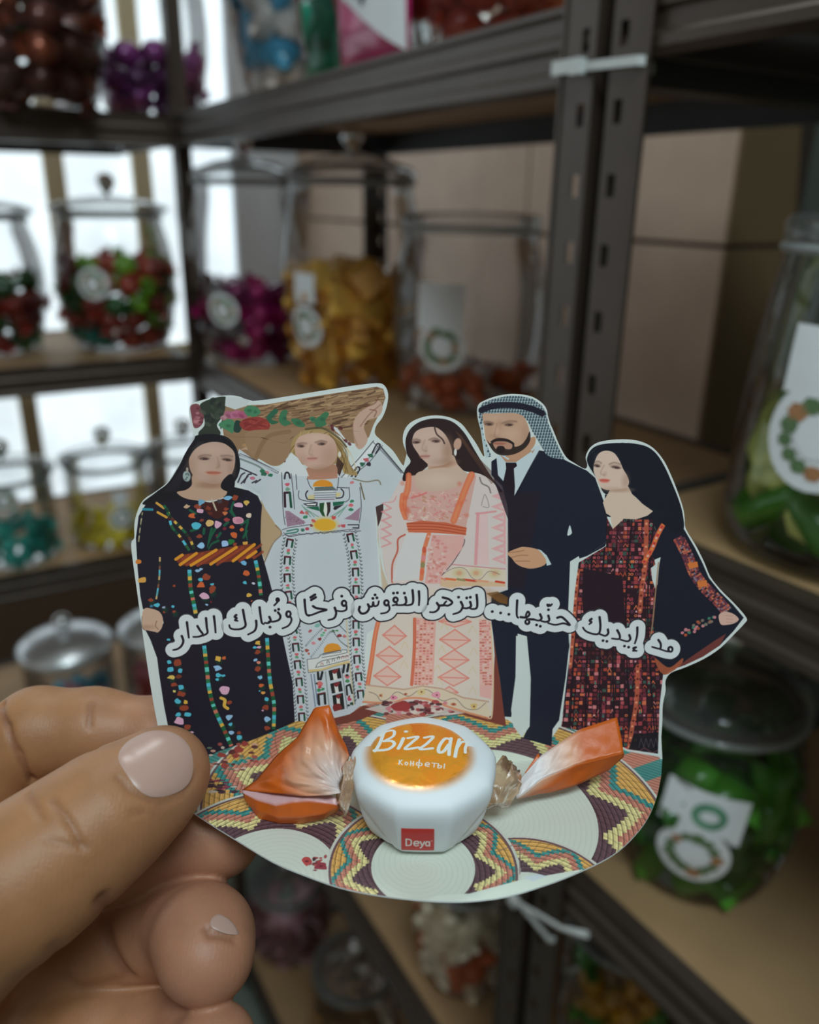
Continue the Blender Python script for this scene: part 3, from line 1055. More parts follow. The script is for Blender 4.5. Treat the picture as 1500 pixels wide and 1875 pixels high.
class Art:
    """A sheet of print: colours in sRGB 0..255, coordinates through the map T (drawing units -> sheet pixels)."""

    def __init__(self, w, h, T, unit, bg=(198, 207, 212)):
        self.w, self.h, self.T, self.u = w, h, T, unit
        self.im = np.empty((h, w, 3))
        self.im[:] = bg
        self.mask = np.zeros((h, w))
        self.fr = (0.0, 0.0, 1.0)

    def at(self, ox, oy, s):
        self.fr = (ox, oy, s)

    def P(self, pts):
        p = np.asarray(pts, float).reshape(-1, 2)
        return np.stack([self.fr[0] + p[:, 0] / self.fr[2], self.fr[1] + p[:, 1] / self.fr[2]], 1)

    def cover(self, pts):
        q = self.T(pts)
        x0, y0 = np.floor(q.min(0)).astype(int) - 1
        x1, y1 = np.ceil(q.max(0)).astype(int) + 2
        x0, y0, x1, y1 = max(x0, 0), max(y0, 0), min(x1, self.w), min(y1, self.h)
        if x1 <= x0 or y1 <= y0:
            return None
        W = x1 - x0
        cov = np.zeros((y1 - y0, W + 2))
        a, b = q, np.roll(q, -1, 0)
        for r in range(y1 - y0):
            for sy in (0.25, 0.75):
                y = y0 + r + sy
                m = (a[:, 1] <= y) != (b[:, 1] <= y)
                if not m.any():
                    continue
                A, B = a[m], b[m]
                xs = np.sort(A[:, 0] + (y - A[:, 1]) / (B[:, 1] - A[:, 1]) * (B[:, 0] - A[:, 0])) - x0
                xs = np.clip(xs, 0, W)
                for k in range(0, len(xs) - 1, 2):
                    for x, sg in ((xs[k], 0.5), (xs[k + 1], -0.5)):
                        i = int(x)
                        f = x - i
                        cov[r, i] += sg * (1 - f)
                        cov[r, i + 1] += sg * f
        return x0, y0, np.cumsum(cov[:, :W], 1)

    def put(self, x0, y0, cov, col, alpha=1.0):
        h, w = cov.shape
        reg = self.im[y0:y0 + h, x0:x0 + w]
        c = np.clip(cov, 0, 1)[..., None] * alpha
        reg += (np.asarray(col, float) - reg) * c

    def poly(self, pts, col, alpha=1.0, smooth=False, clip=None):
        p = self.P(pts)
        if smooth:
            p = spline(p)
        r = self.cover(p)
        if r:
            cov = r[2]
            if clip is not None:
                cov = cov * clip[r[1]:r[1] + cov.shape[0], r[0]:r[0] + cov.shape[1]]
            self.put(r[0], r[1], cov, col, alpha)

    def region(self, pts, smooth=False):
        p = self.P(pts)
        if smooth:
            p = spline(p)
        m = np.zeros((self.h, self.w))
        r = self.cover(p)
        if r:
            m[r[1]:r[1] + r[2].shape[0], r[0]:r[0] + r[2].shape[1]] = np.clip(r[2], 0, 1)
        return m

    def dist(self, strokes, R):
        """Distance (in drawing units) to a set of strokes [(pts, width0, width1)], less half the width."""
        D = np.full((self.h, self.w), 1e9)
        for pts, w0, w1 in strokes:
            q = self.T(pts)
            n = len(q)
            if n == 1:
                q = np.vstack([q, q + 1e-3])
                n = 2
            for i in range(n - 1):
                a, b = q[i], q[i + 1]
                ra = (w0 + (w1 - w0) * i / max(n - 1, 1)) / 2
                m = (R + ra) * self.u + 3
                x0, y0 = np.floor(np.minimum(a, b) - m).astype(int)
                x1, y1 = np.ceil(np.maximum(a, b) + m).astype(int)
                x0, y0, x1, y1 = max(x0, 0), max(y0, 0), min(x1, self.w), min(y1, self.h)
                if x1 <= x0 or y1 <= y0:
                    continue
                yy, xx = np.mgrid[y0:y1, x0:x1]
                xx, yy = xx + 0.5, yy + 0.5
                d = b - a
                t = np.clip(((xx - a[0]) * d[0] + (yy - a[1]) * d[1]) / max(d @ d, 1e-9), 0, 1)
                e = np.hypot(xx - a[0] - t * d[0], yy - a[1] - t * d[1]) / self.u - ra
                D[y0:y1, x0:x1] = np.minimum(D[y0:y1, x0:x1], e)
        return D

    def line(self, pts, w, col, alpha=1.0, smooth=True, w1=None, soft=0.0, closed=False):
        p = self.P(pts)
        w1 = w if w1 is None else w1
        w, w1 = w / self.fr[2] if self.fr[2] != 1 else w, w1 / self.fr[2] if self.fr[2] != 1 else w1
        if smooth and len(p) > 2:
            p = spline(p, closed, 5)
        if closed:
            p = np.vstack([p, p[:1]])
        q = self.T(p)
        m = (max(w, w1) + soft) * self.u + 3
        x0, y0 = np.maximum(np.floor(q.min(0) - m).astype(int), 0)
        x1, y1 = np.ceil(q.max(0) + m).astype(int)
        x1, y1 = min(x1, self.w), min(y1, self.h)
        if x1 <= x0 or y1 <= y0:
            return
        yy, xx = np.mgrid[y0:y1, x0:x1]
        xx, yy = xx + 0.5, yy + 0.5
        D = np.full(xx.shape, 1e9)
        n = len(q)
        for i in range(n - 1):
            a, b = q[i], q[i + 1]
            d = b - a
            r = (w + (w1 - w) * i / max(n - 1, 1)) / 2
            mm = (r + soft) * self.u + 2
            i0, j0 = np.floor(np.minimum(a, b) - mm).astype(int) - (x0, y0)
            i1, j1 = np.ceil(np.maximum(a, b) + mm).astype(int) - (x0, y0)
            i0, j0 = max(i0, 0), max(j0, 0)
            sl = (slice(j0, max(j1, 0)), slice(i0, max(i1, 0)))
            X, Y = xx[sl], yy[sl]
            if X.size == 0:
                continue
            t = np.clip(((X - a[0]) * d[0] + (Y - a[1]) * d[1]) / max(d @ d, 1e-9), 0, 1)
            D[sl] = np.minimum(D[sl], np.hypot(X - a[0] - t * d[0], Y - a[1] - t * d[1]) - r * self.u)
        k = max(soft * self.u, 0.5)
        self.put(x0, y0, np.clip(0.5 - D / (2 * k), 0, 1), col, alpha)

    def dot(self, x, y, rx, ry, col, alpha=1.0, rot=0.0, soft=0.15):
        p = self.P([(x, y)])[0]
        rx, ry = rx / self.fr[2], ry / self.fr[2]
        q = self.T(p[None])[0]
        m = (max(rx, ry) * (1 + soft)) * self.u + 2
        x0, y0 = max(int(q[0] - m), 0), max(int(q[1] - m), 0)
        x1, y1 = min(int(q[0] + m) + 2, self.w), min(int(q[1] + m) + 2, self.h)
        if x1 <= x0 or y1 <= y0:
            return
        yy, xx = np.mgrid[y0:y1, x0:x1]
        dx, dy = (xx + 0.5 - q[0]) / self.u, (yy + 0.5 - q[1]) / self.u
        c, s = math.cos(rot), math.sin(rot)
        e = np.hypot((dx * c + dy * s) / rx, (dy * c - dx * s) / ry)
        s2 = max(soft, 0.6 / (self.u * min(rx, ry)))
        t = np.clip((1 + s2 - e) / (2 * s2), 0, 1)
        self.put(x0, y0, t * t * (3 - 2 * t), col, alpha)

    def tint(self, cov, col, alpha):
        self.im += (np.asarray(col, float) - self.im) * (cov * alpha)[..., None]


def text_strokes():
    """The hand-lettered slogan, one list of strokes (points, start width, end width) per word."""
    A, B, Cc = (290, 1050, 4.2857), (620, 1040, 4.6875), (880, 1060, 3.947)
    W = []

    def word(fr, strokes):
        out = []
        for s in strokes:
            w0, w1 = (3.0, 1.8) if len(s) < 3 or not isinstance(s[-1], tuple) or len(s[-1]) != 1 else (3.0, 1.8)
            pts = [(fr[0] + x / fr[2], fr[1] + y / fr[2]) for x, y in s]
            if len(pts) == 1:
                out.append((np.array(pts), 5.0, 5.0))
            else:
                out.append((spline(pts, False, 4) if len(pts) > 2 else np.array(pts), 4.3, 3.0))
        W.append(out)

    def loop(cx, cy, rx, ry, a0=0, a1=360, n=9):
        return [(cx + rx * math.cos(math.radians(a)), cy + ry * math.sin(math.radians(a))) for a in np.linspace(a0, a1, n)]

    word(A, [[(185, 490), (197, 530), (180, 570), (150, 592), (118, 600)], [(225, 382), (232, 440), (240, 503)],
             [(308, 412), (328, 446), (350, 478), (318, 495), (275, 497)], [(375, 350), (381, 420), (386, 465), (350, 487)], [(437, 335), (445, 400), (450, 462)]])
    word(A, [[(665, 285), (676, 350), (685, 408), (650, 434), (600, 438), (566, 428), (558, 405)], [(612, 325), (600, 340), (616, 350), (602, 366), (622, 370)],
             [(768, 370), (770, 410), (755, 450), (705, 478)], [(795, 265), (803, 330), (813, 385), (828, 396)], [(872, 340), (882, 370), (862, 388), (836, 386)], [(877, 420)],
             [(940, 305), (958, 332), (948, 362), (905, 377), (868, 376)], [(918, 290)], [(945, 280)], loop(937, 205, 9, 11) + [(938, 220), (910, 250)],
             loop(1022, 318, 17, 22, 60, 400) + [(1046, 365), (1022, 408), (975, 430)]])
    word(A, [[(1148, 205), (1152, 260), (1162, 318), (1184, 332)], [(1215, 256), (1245, 272), (1320, 284), (1268, 300), (1205, 324), (1180, 325)],
             [(1195, 187), (1230, 165)], [(1200, 207), (1236, 186)], [(1385, 268), (1396, 310), (1380, 350), (1335, 365)],
             loop(1458, 233, 17, 20, 60, 380) + [(1476, 282), (1440, 296), (1395, 290)], [(1440, 177)]])
    word(B, [[(182, 332), (176, 362), (200, 390), (240, 380), (262, 345), (252, 310), (268, 330), (290, 326), (298, 292), (306, 325), (336, 318), (346, 284)],
             [(295, 260)], [(330, 255)], [(314, 230)], loop(412, 298, 19, 22, 40, 390) + [(438, 350), (414, 380), (365, 390)],
             loop(490, 272, 18, 20, 100, 430) + [(500, 310), (465, 320)], [(472, 215)], [(505, 212)], [(575, 250), (581, 290), (560, 315), (500, 318)], [(565, 215)],
             [(635, 190), (641, 260), (634, 305), (600, 318), (570, 318)], [(690, 200), (693, 260), (690, 318)]])
    word(B, [[(845, 300), (862, 330), (850, 360), (820, 378), (785, 378)], [(895, 252), (945, 266), (976, 296), (940, 322), (905, 312), (925, 285)], [(862, 322), (910, 318)],
             [(1050, 290), (1066, 330), (1040, 375), (985, 395)], [(1030, 250)], [(1130, 290), (1136, 328), (1100, 345), (1060, 340)], [(1100, 256)], [(1131, 250)],
             [(1185, 230), (1191, 300), (1184, 343), (1150, 351), (1130, 345)]])
    word(Cc, [[(85, 235)], [(145, 245)], [(205, 255)], [(265, 155), (262, 210), (262, 262), (272, 280)],
              [(290, 275), (330, 277), (354, 255), (342, 235), (328, 262), (335, 290)], loop(338, 310, 14, 15), [(350, 290), (385, 292)],
              [(430, 255), (441, 284), (420, 300), (380, 290)], [(405, 332)], [(432, 341)], [(490, 265), (496, 298), (470, 310), (436, 302)], [(491, 222)],
              [(484, 186), (489, 195), (497, 186), (503, 194), (516, 182)], [(555, 280), (590, 276), (645, 332), (600, 320), (540, 331), (488, 318)]])
    word(Cc, [[(860, 275), (866, 340), (855, 393), (810, 396), (760, 376), (740, 350)], [(802, 288), (788, 300), (802, 312), (786, 326)],
              [(920, 365), (922, 393), (900, 410), (858, 396)], [(885, 445)], [(913, 450)], [(988, 370), (1006, 408), (1000, 433), (950, 430)],
              [(1075, 405), (1082, 434), (1060, 450), (1012, 438)], [(1040, 485)], [(1070, 492)], [(1133, 350), (1131, 410), (1115, 465)], [(1122, 494), (1104, 500), (1112, 512), (1102, 518), (1128, 518)]])
    word(Cc, [[(1285, 440), (1302, 470), (1295, 503), (1240, 490)], loop(1372, 508, 15, 18, 140, 480) + [(1345, 522), (1300, 508)]])
    return W
PANEL = [(300, 1395), (292, 1345), (278, 1270), (262, 1165), (252, 1090), (245, 1040), (240, 996), (246, 985), (246, 960), (252, 935), (263, 915), (285, 900), (310, 880),
         (330, 851), (345, 822), (357, 801), (352, 785), (346, 755), (350, 740), (362, 735), (380, 730), (397, 726), (420, 724), (440, 727), (455, 734), (480, 733), (520, 727),
         (600, 714), (650, 706), (690, 702), (704, 706), (711, 722), (708, 745), (700, 765), (689, 780), (687, 795), (700, 808), (720, 826), (736, 850), (741, 852), (747, 843),
         (745, 830), (738, 810), (740, 790), (752, 774), (775, 764), (800, 761), (825, 765), (845, 776), (858, 792), (872, 812), (882, 830), (887, 836), (888, 820), (884, 798),
         (877, 775), (874, 755), (876, 742), (885, 735), (905, 727), (930, 722), (952, 722), (976, 727), (994, 739), (1002, 752), (1004, 768), (1012, 785), (1024, 814), (1037, 837),
         (1052, 848), (1072, 859), (1076, 851), (1073, 838), (1080, 822), (1095, 811), (1120, 806), (1150, 805), (1175, 809), (1196, 820), (1215, 842), (1229, 870), (1241, 900),
         (1251, 930), (1254, 950), (1256, 968), (1275, 1000), (1290, 1030), (1301, 1056), (1320, 1080), (1345, 1105), (1367, 1131), (1364, 1141), (1346, 1160), (1320, 1186),
         (1290, 1206), (1255, 1222), (1229, 1232), (1219, 1246), (1219, 1265), (1214, 1290), (1213, 1320), (1211, 1350), (1213, 1390)]
BASE = [(300, 1395), (318, 1440), (344, 1479), (385, 1508), (430, 1536), (500, 1578), (560, 1603), (620, 1624), (680, 1637), (740, 1645), (800, 1650), (860, 1650), (930, 1641),
        (1000, 1620), (1050, 1601), (1100, 1578), (1135, 1556), (1165, 1527), (1188, 1495), (1203, 1458), (1211, 1420), (1213, 1390)]
SKIN, SKIN2, DARK, NAVY = (176, 149, 134), (150, 115, 95), (33, 31, 43), (28, 33, 48)
PINK, REDB, CY, YEL, GRN, ORG, LBL = (205, 160, 185), (140, 66, 48), (80, 175, 200), (205, 165, 75), (35, 95, 65), (195, 95, 55), (140, 180, 215)


def beads(a, path, w, cols, step, seed=0):
    p = spline(path, False, 12)
    L = np.concatenate([[0], np.cumsum(np.hypot(*np.diff(p, axis=0).T))])
    rr = random.Random(seed)
    s, i = 0.0, 0
    while s < L[-1] - 1:
        e = min(s + step * rr.uniform(0.75, 1.25), L[-1])
        q = [(np.interp(t, L, p[:, 0]), np.interp(t, L, p[:, 1])) for t in (s, e)]
        d = np.subtract(q[1], q[0])
        n = np.array([-d[1], d[0]]) / (np.hypot(*d) + 1e-9) * w / 2
        a.poly([q[0] + n, q[1] + n, q[1] - n, q[0] - n], cols[i % len(cols)])
        s, i = e, i + 1


def bloom(a, x, y, r, col, seed, flat=0.75):
    rr = random.Random(seed * 7 + 1)
    pts = []
    k = 7
    for i in range(k):
        t = 2 * math.pi * i / k + rr.uniform(-0.25, 0.25)
        q = r * rr.uniform(0.65, 1.2)
        pts.append((x + q * math.cos(t), y + q * flat * math.sin(t)))
    a.poly(pts, col, smooth=True)


def face(a, outline, brows, eyes, nose, mouth, skin, lip, shade, light, hs=1.0):
    a.poly(outline, skin, smooth=True)
    for x, y, rx, ry, al in shade:
        a.dot(x, y, rx, ry, SKIN2, al, soft=0.9)
    for x, y, rx, ry, al in light:
        a.dot(x, y, rx, ry, (205, 178, 162), al, soft=0.9)
    for b in brows:
        a.line(b, 2.4, (96, 74, 66), 0.5, soft=1.4)
    for x, y, rx, rot in eyes:
        a.dot(x, y - 1.2, rx * 1.25, 3.2, (110, 82, 74), 0.55, rot, 0.6)
        a.dot(x, y, rx, 1.9, (58, 42, 42), 0.85, rot, 0.45)
        a.dot(x - rx * 0.55, y + 0.3, 1.3, 0.9, (190, 170, 165), 0.5, rot, 0.6)
    a.line(nose, 1.6, (140, 105, 90), 0.45, soft=1.6)
    mx, my, mr, mrot = mouth
    a.dot(mx, my - 1.2, mr, 2.0, lip, 0.9, mrot, 0.4)
    a.dot(mx, my + 1.6, mr * 0.8, 2.2, np.add(lip, 14), 0.8, mrot, 0.5)
    a.line([(mx - mr * 0.9, my), (mx + mr * 0.9, my + mr * math.sin(mrot))], 1.0, (110, 60, 52), 0.6, smooth=False, soft=0.6)


def draw_figures(a):
    rnd = random.Random(5)
    G = lambda: a.at(0, 0, 1)
    # ------------------------------------------------ basket carried on the head, flowers, arms
    a.at(0, 0, 1)
    a.poly([(402, 735), (452, 742), (485, 741), (600, 722), (690, 708), (702, 712), (706, 728), (698, 752), (684, 778), (676, 800), (660, 815), (560, 790), (500, 812), (455, 860), (430, 830), (410, 800)], (140, 112, 86))
    clip = a.region([(455, 742), (485, 742), (600, 723), (690, 709), (704, 716), (703, 735), (690, 765), (650, 790), (560, 782), (470, 775)])
    basket = a.im.copy()
    for i in range(260):
        x, y = rnd.uniform(460, 700), rnd.uniform(708, 788)
        a.line([(x, y), (x + rnd.uniform(14, 34), y - rnd.uniform(2, 8))], rnd.uniform(1.0, 2.6), rnd.choice([(92, 66, 50), (164, 136, 104), (178, 150, 116), (112, 84, 62), (70, 50, 40)]), 0.7, smooth=False)
    a.im = basket + (a.im - basket) * clip[..., None]
    a.at(340, 690, 3.75)
    a.poly([(35, 200), (90, 190), (125, 260), (110, 330), (60, 350), (40, 270)], (120, 70, 78), smooth=True)
    for i in range(14):
        a.dot(rnd.uniform(45, 115), rnd.uniform(205, 330), rnd.uniform(8, 20), rnd.uniform(6, 14), rnd.choice([(150, 92, 100), (96, 52, 60), (172, 120, 126), (110, 92, 70)]), 0.8)
    a.poly([(100, 190), (180, 150), (275, 138), (275, 200), (255, 270), (215, 330), (240, 390), (180, 420), (100, 410), (90, 380), (130, 330), (120, 250)], (50, 58, 52), smooth=True)
    for i in range(18):
        x, y = rnd.uniform(110, 265), rnd.uniform(150, 330)
        a.dot(x, y, rnd.uniform(14, 30), rnd.uniform(8, 16), rnd.choice([(62, 74, 62), (38, 44, 44), (74, 84, 70)]), 0.7, rnd.uniform(0, 3))
    a.poly([(275, 140), (380, 135), (440, 160), (420, 200), (340, 225), (270, 200)], (186, 196, 198))
    for x, y, r, c in [(300, 262, 34, (160, 98, 122)), (345, 258, 36, (172, 104, 132)), (390, 262, 34, (160, 86, 116)), (260, 280, 20, (172, 130, 140))]:
        a.dot(x, y, r, r * 0.7, c, 0.95, rnd.uniform(-.4, .4))
        a.dot(x - 6, y + 6, r * 0.5, r * 0.3, np.add(c, -30), 0.6, 0.5)
    for pts in [[(225, 330), (290, 290), (335, 310), (325, 385), (290, 370)], [(430, 230), (470, 200), (515, 235), (500, 262), (455, 275)], [(400, 225), (450, 195), (470, 240), (430, 270)],
                [(555, 280), (610, 220), (635, 240), (590, 290), (640, 310), (590, 325)], [(640, 300), (660, 235), (700, 232), (690, 290), (725, 315), (680, 338)],
                [(725, 290), (780, 290), (820, 330), (800, 345), (750, 332)], [(850, 280), (880, 275), (895, 300), (870, 312)], [(920, 270), (960, 240), (985, 255), (960, 300), (965, 330), (900, 345), (885, 300)]]:
        a.poly(pts, rnd.choice([(62, 112, 82), (48, 96, 74), (70, 124, 92)]), smooth=True)
        c = np.mean(pts, 0)
        a.dot(c[0], c[1], 14, 10, (36, 74, 60), 0.5, soft=0.7)
    a.poly([(345, 300), (390, 320), (370, 380), (330, 370)], (40, 62, 56), smooth=True)
    a.poly([(370, 320), (420, 285), (500, 275), (560, 300), (580, 340), (545, 375), (450, 372), (395, 360)], (140, 58, 54), smooth=True)
    for i in range(12):
        a.line([(rnd.uniform(390, 560), rnd.uniform(290, 365)) for _ in range(3)], 8, rnd.choice([(112, 40, 42), (160, 74, 66), (124, 50, 48)]), 0.6)
    # right forearm and hand holding the basket, left hand
    a.poly([(1150, 320), (1190, 250), (1260, 200), (1310, 165), (1345, 180), (1350, 230), (1320, 275), (1250, 300), (1225, 350), (1250, 430), (1215, 490), (1175, 490), (1155, 420)], (184, 154, 138), smooth=True)
    a.line([(1200, 340), (1260, 260), (1340, 190)], 7, (130, 92, 74), 0.6)
    a.line([(1180, 470), (1150, 390), (1150, 320)], 9, (150, 112, 92), 0.5)
    a.line([(1265, 225), (1310, 235), (1295, 275)], 7, (120, 80, 64), 0.7)
    a.line([(1240, 205), (1300, 180), (1330, 130)], 8, (110, 72, 58), 0.6)
    a.poly([(425, 390), (550, 365), (555, 390), (520, 450), (480, 520), (420, 500), (380, 500), (440, 460)], (178, 148, 128), smooth=True)
    a.line([(400, 470), (470, 470), (510, 430)], 20, (168, 130, 92), 0.8)
    a.poly([(985, 330), (1040, 350), (1100, 430), (1160, 470), (1190, 500), (1130, 470), (1060, 400)], (198, 204, 208))
    for x, y in [(1005, 340), (1010, 360), (1065, 352), (1100, 440), (1125, 460), (690, 540), (675, 575), (705, 490)]:
        a.dot(x, y, 14, 9, (86, 38, 46), 0.85, 0.8)
    # ------------------------------------------------ white dress
    a.at(470, 860, 5.5556)
    wd = (184, 193, 201)
    G()
    a.poly([(438, 822), (470, 845), (512, 858), (515, 866), (500, 872), (432, 872), (426, 866)], wd)
    a.poly([(436, 866), (505, 862), (545, 862), (620, 868), (655, 850), (690, 808), (720, 840), (738, 870), (735, 900), (722, 912), (690, 930), (688, 950), (695, 1080), (702, 1140), (672, 1160), (668, 1200),
            (672, 1282), (660, 1292), (640, 1310), (560, 1322), (540, 1318), (535, 1250), (522, 1190), (508, 1120), (492, 1060), (484, 1030), (490, 1005), (518, 975), (510, 965), (480, 930), (478, 905), (450, 895), (428, 880)], wd)
    a.poly([(688, 928), (702, 922), (702, 940), (692, 965)], (70, 52, 54))
    a.poly([(690, 935), (700, 1080), (712, 1075), (700, 1040), (692, 990)], (186, 172, 152))
    a.poly([(478, 915), (488, 935), (508, 965), (516, 977), (500, 992), (484, 1025), (478, 1005), (476, 970)], (172, 148, 118))
    a.line([(505, 962), (516, 977), (500, 995), (484, 1030)], 2.4, (120, 92, 66), 0.7)
    for x, y, rx, ry, rot, al in [(470, 905, 16, 26, 0.3, .25), (700, 880, 22, 26, -.4, .18), (600, 1030, 40, 60, 0, .14), (672, 990, 9, 60, 0, .2), (505, 1030, 8, 40, .2, .22), (648, 960, 20, 12, 0, .2)]:
        a.dot(x, y, rx, ry, (160, 172, 184), al, rot, 0.9)
    a.poly([(452, 792), (500, 786), (560, 784), (545, 800), (534, 824), (518, 848), (500, 853), (478, 842), (455, 826)], (146, 118, 92), smooth=True)
    a.line([(470, 835), (490, 800), (530, 790)], 7, (122, 92, 68), 0.5)
    a.poly([(512, 868), (522, 850), (534, 832), (543, 842), (560, 866)], (200, 206, 210), smooth=True)
    # left sleeve trim
    a.at(230, 780, 5)
    a.line([(1050, 262), (1200, 325), (1390, 425)], 22, (70, 68, 76), 0.85)
    for i in range(26):
        t = i / 25
        x, y = 1050 + 340 * t, 262 + 160 * t
        a.line([(x - 8, y - 10), (x + 8, y + 12)], 7, wd, 0.9, smooth=False)
    a.line([(1050, 300), (1200, 360), (1260, 400)], 16, (96, 112, 108), 0.7)
    for x, y, c in [(1250, 410, (50, 110, 84)), (1295, 425, (190, 120, 130)), (1330, 450, (50, 110, 84)), (1165, 480, (180, 110, 130)), (1265, 440, (50, 100, 80))]:
        bloom(a, x, y, 26, c, int(x))
    for pts in [[(1040, 380), (1120, 415), (1200, 450)], [(1085, 520), (1120, 450), (1150, 440)], [(1030, 515), (1060, 450), (1090, 430)], [(1060, 525), (1120, 460)], [(1160, 520), (1200, 500)], [(1000, 460), (1030, 430)], [(1190, 520), (1235, 490)]]:
        a.line(pts, 12, (48, 44, 52), 0.9)
    # right sleeve cuff trim
    a.at(340, 690, 3.75)
    a.poly([(1065, 690), (1190, 540), (1290, 435), (1330, 470), (1240, 580), (1130, 690)], (206, 212, 216))
    for k, (off, w_) in enumerate([(0, 7), (62, 5), (44, 4)]):
        a.line([(1070 + off, 690 - off * 0.1), (1190 + off, 560 + off * .55), (1290 + off, 440 + off * .5)], w_, (66, 70, 74), 0.7)
    for x, y in [(1170, 650), (1310, 490)]:
        a.line([(x - 28, y + 32), (x + 4, y - 28), (x + 26, y - 18), (x - 4, y + 36)], 9, (44, 40, 48), 0.95)
    for x, y, c in [(1215, 600, (50, 96, 78)), (1240, 570, (180, 90, 100)), (1270, 540, (50, 96, 78)), (1255, 600, (52, 50, 60))]:
        bloom(a, x, y, 20, c, int(x + y))
    for i in range(14):
        t = i / 13
        a.line([(1330 + 145 * t, 470 + 170 * t), (1350 + 145 * t, 490 + 170 * t)], 9, (72, 74, 80), 0.75, smooth=False)
    a.line([(1290, 450), (1380, 545), (1480, 660)], 6, (80, 84, 92), 0.7)
    a.line([(1150, 700), (1240, 720), (1320, 710), (1340, 740)], 8, (116, 108, 84), 0.8)
    a.line([(1200, 730), (1215, 790), (1228, 840)], 9, (92, 82, 56), 0.8)
    # head
    G()
    a.poly([(533, 815), (540, 800), (556, 788), (580, 784), (605, 790), (622, 805), (632, 830), (640, 850), (655, 870), (630, 866), (618, 850), (545, 850), (535, 835)], (158, 134, 92), smooth=True)
    for i in range(16):
        a.line([(rnd.uniform(540, 612), rnd.uniform(788, 796)), (rnd.uniform(530, 545), 820), (536, 850)] if i % 2 else [(600, 790), (rnd.uniform(618, 640), 825), (rnd.uniform(618, 655), 865)], 1.6, rnd.choice([(112, 88, 52), (190, 164, 112), (86, 66, 42)]), 0.6)
    a.poly([(600, 786), (625, 800), (642, 830), (660, 868), (648, 846), (636, 815), (618, 800)], (205, 208, 206))
    a.line([(560, 786), (590, 784), (618, 800), (634, 818)], 3.5, (92, 82, 60), 0.9)
    a.poly([(618, 836), (630, 850), (622, 872), (614, 860)], (64, 46, 40))
    a.poly([(565, 855), (612, 850), (618, 872), (612, 876), (568, 878), (563, 870)], (172, 126, 106), smooth=True)
    face(a, [(540, 815), (548, 800), (570, 793), (596, 795), (612, 806), (617, 822), (616, 838), (608, 850), (592, 858), (576, 859), (562, 854), (548, 842), (541, 830)],
         [[(545, 813), (553, 811), (561, 812)], [(578, 810), (588, 807), (598, 809)]], [(551, 817, 5, .05), (589, 813, 5.5, -.05)], [(570, 815), (566, 830), (573, 834)], (572, 840, 9, -.05),
         (190, 158, 144), (176, 124, 112), [(604, 838, 14, 20, .35), (590, 860, 20, 6, .6), (552, 842, 10, 8, .25), (570, 826, 3, 6, .3)], [(580, 803, 20, 8, .5), (566, 824, 6, 8, .35)])
    a.dot(622, 832, 2.6, 5, (214, 216, 214), 0.8)
    a.poly([(520, 850), (533, 828), (545, 838), (562, 862), (566, 872), (545, 872), (512, 866)], (200, 206, 210))
    # bib of the white dress
    a.at(470, 860, 5.5556)
    ink = (52, 50, 58)
    for pts in [[(255, 30), (262, 200), (270, 420), (290, 560)], [(350, 40), (370, 200), (385, 400)], [(400, 50), (410, 200)], [(1050, 180), (1065, 380), (1045, 540)], [(940, 180), (945, 290), (900, 330)],
                [(515, 90), (540, 160), (570, 200)], [(835, 80), (828, 150), (818, 210)], [(430, 215), (440, 300), (600, 330)], [(820, 180), (930, 185)]]:
        a.line(pts, 7, ink, 0.8)
    a.line([(285, 90), (295, 35), (325, 35), (340, 85)], 16, ink)
    a.line([(290, 375), (285, 235), (335, 232)], 22, (56, 36, 46), smooth=False)
    a.line([(338, 235), (352, 380)], 22, (34, 78, 62), smooth=False)
    for x, y, c in [(310, 150, (190, 90, 108)), (315, 195, (110, 150, 130)), (460, 435, (186, 80, 90)), (510, 440, (196, 110, 110)), (495, 480, (60, 128, 96)), (960, 360, (196, 100, 110)), (960, 405, (60, 124, 96)), (970, 320, (60, 124, 96)), (970, 130, (196, 120, 128))]:
        bloom(a, x, y, 26, c, int(x))
    a.dot(675, 165, 92, 58, (206, 138, 48), soft=0.06)
    a.poly([(580, 172), (780, 172), (780, 230), (580, 230)], (198, 204, 208))
    a.poly([(590, 178), (775, 170), (815, 205), (590, 215)], (92, 106, 106))
    a.line([(520, 215), (500, 250), (520, 300), (590, 305)], 12, ink)
    a.line([(860, 195), (885, 230), (870, 280), (810, 290)], 12, ink)
    a.poly([(530, 262), (590, 255), (590, 300), (520, 300)], (196, 186, 140))
    a.poly([(805, 235), (860, 232), (850, 270), (805, 280)], (196, 186, 140))
    for y in (215, 238, 262, 285):
        a.line([(585, y), (810, y - 8)], 6, (90, 84, 92), 0.8, smooth=False)
    a.line([(600, 305), (790, 300)], 9, (120, 92, 104), 0.9, smooth=False)
    a.poly([(470, 345), (620, 330), (620, 372), (520, 372)], ink)
    a.poly([(500, 350), (610, 342), (600, 362), (520, 362)], (205, 208, 208))
    a.poly([(500, 380), (630, 372), (640, 420), (560, 400)], (36, 96, 74))
    a.poly([(775, 330), (900, 320), (880, 350), (780, 372)], (36, 96, 74))
    a.poly([(790, 372), (890, 352), (800, 412), (780, 400)], (46, 44, 52))
    a.poly([(640, 340), (690, 335), (680, 420), (700, 480), (670, 470), (640, 420)], (40, 74, 46))
    a.poly([(700, 335), (752, 330), (750, 420), (720, 480), (700, 440)], (56, 42, 44))
    a.dot(702, 400, 16, 70, (214, 214, 206))
    for s in (-1, 1):
        for k in range(3):
            a.line([(690 + s * (60 + 40 * k), 480), (690 + s * (190 + 20 * k), 400 - 20 * k)], 8, (86, 134, 112), 0.7, smooth=False)
    a.poly([(290, 420), (330, 420), (500, 535), (480, 550), (310, 580)], (148, 120, 138))
    a.poly([(1055, 380), (1040, 520), (890, 500), (960, 460)], (148, 120, 138))
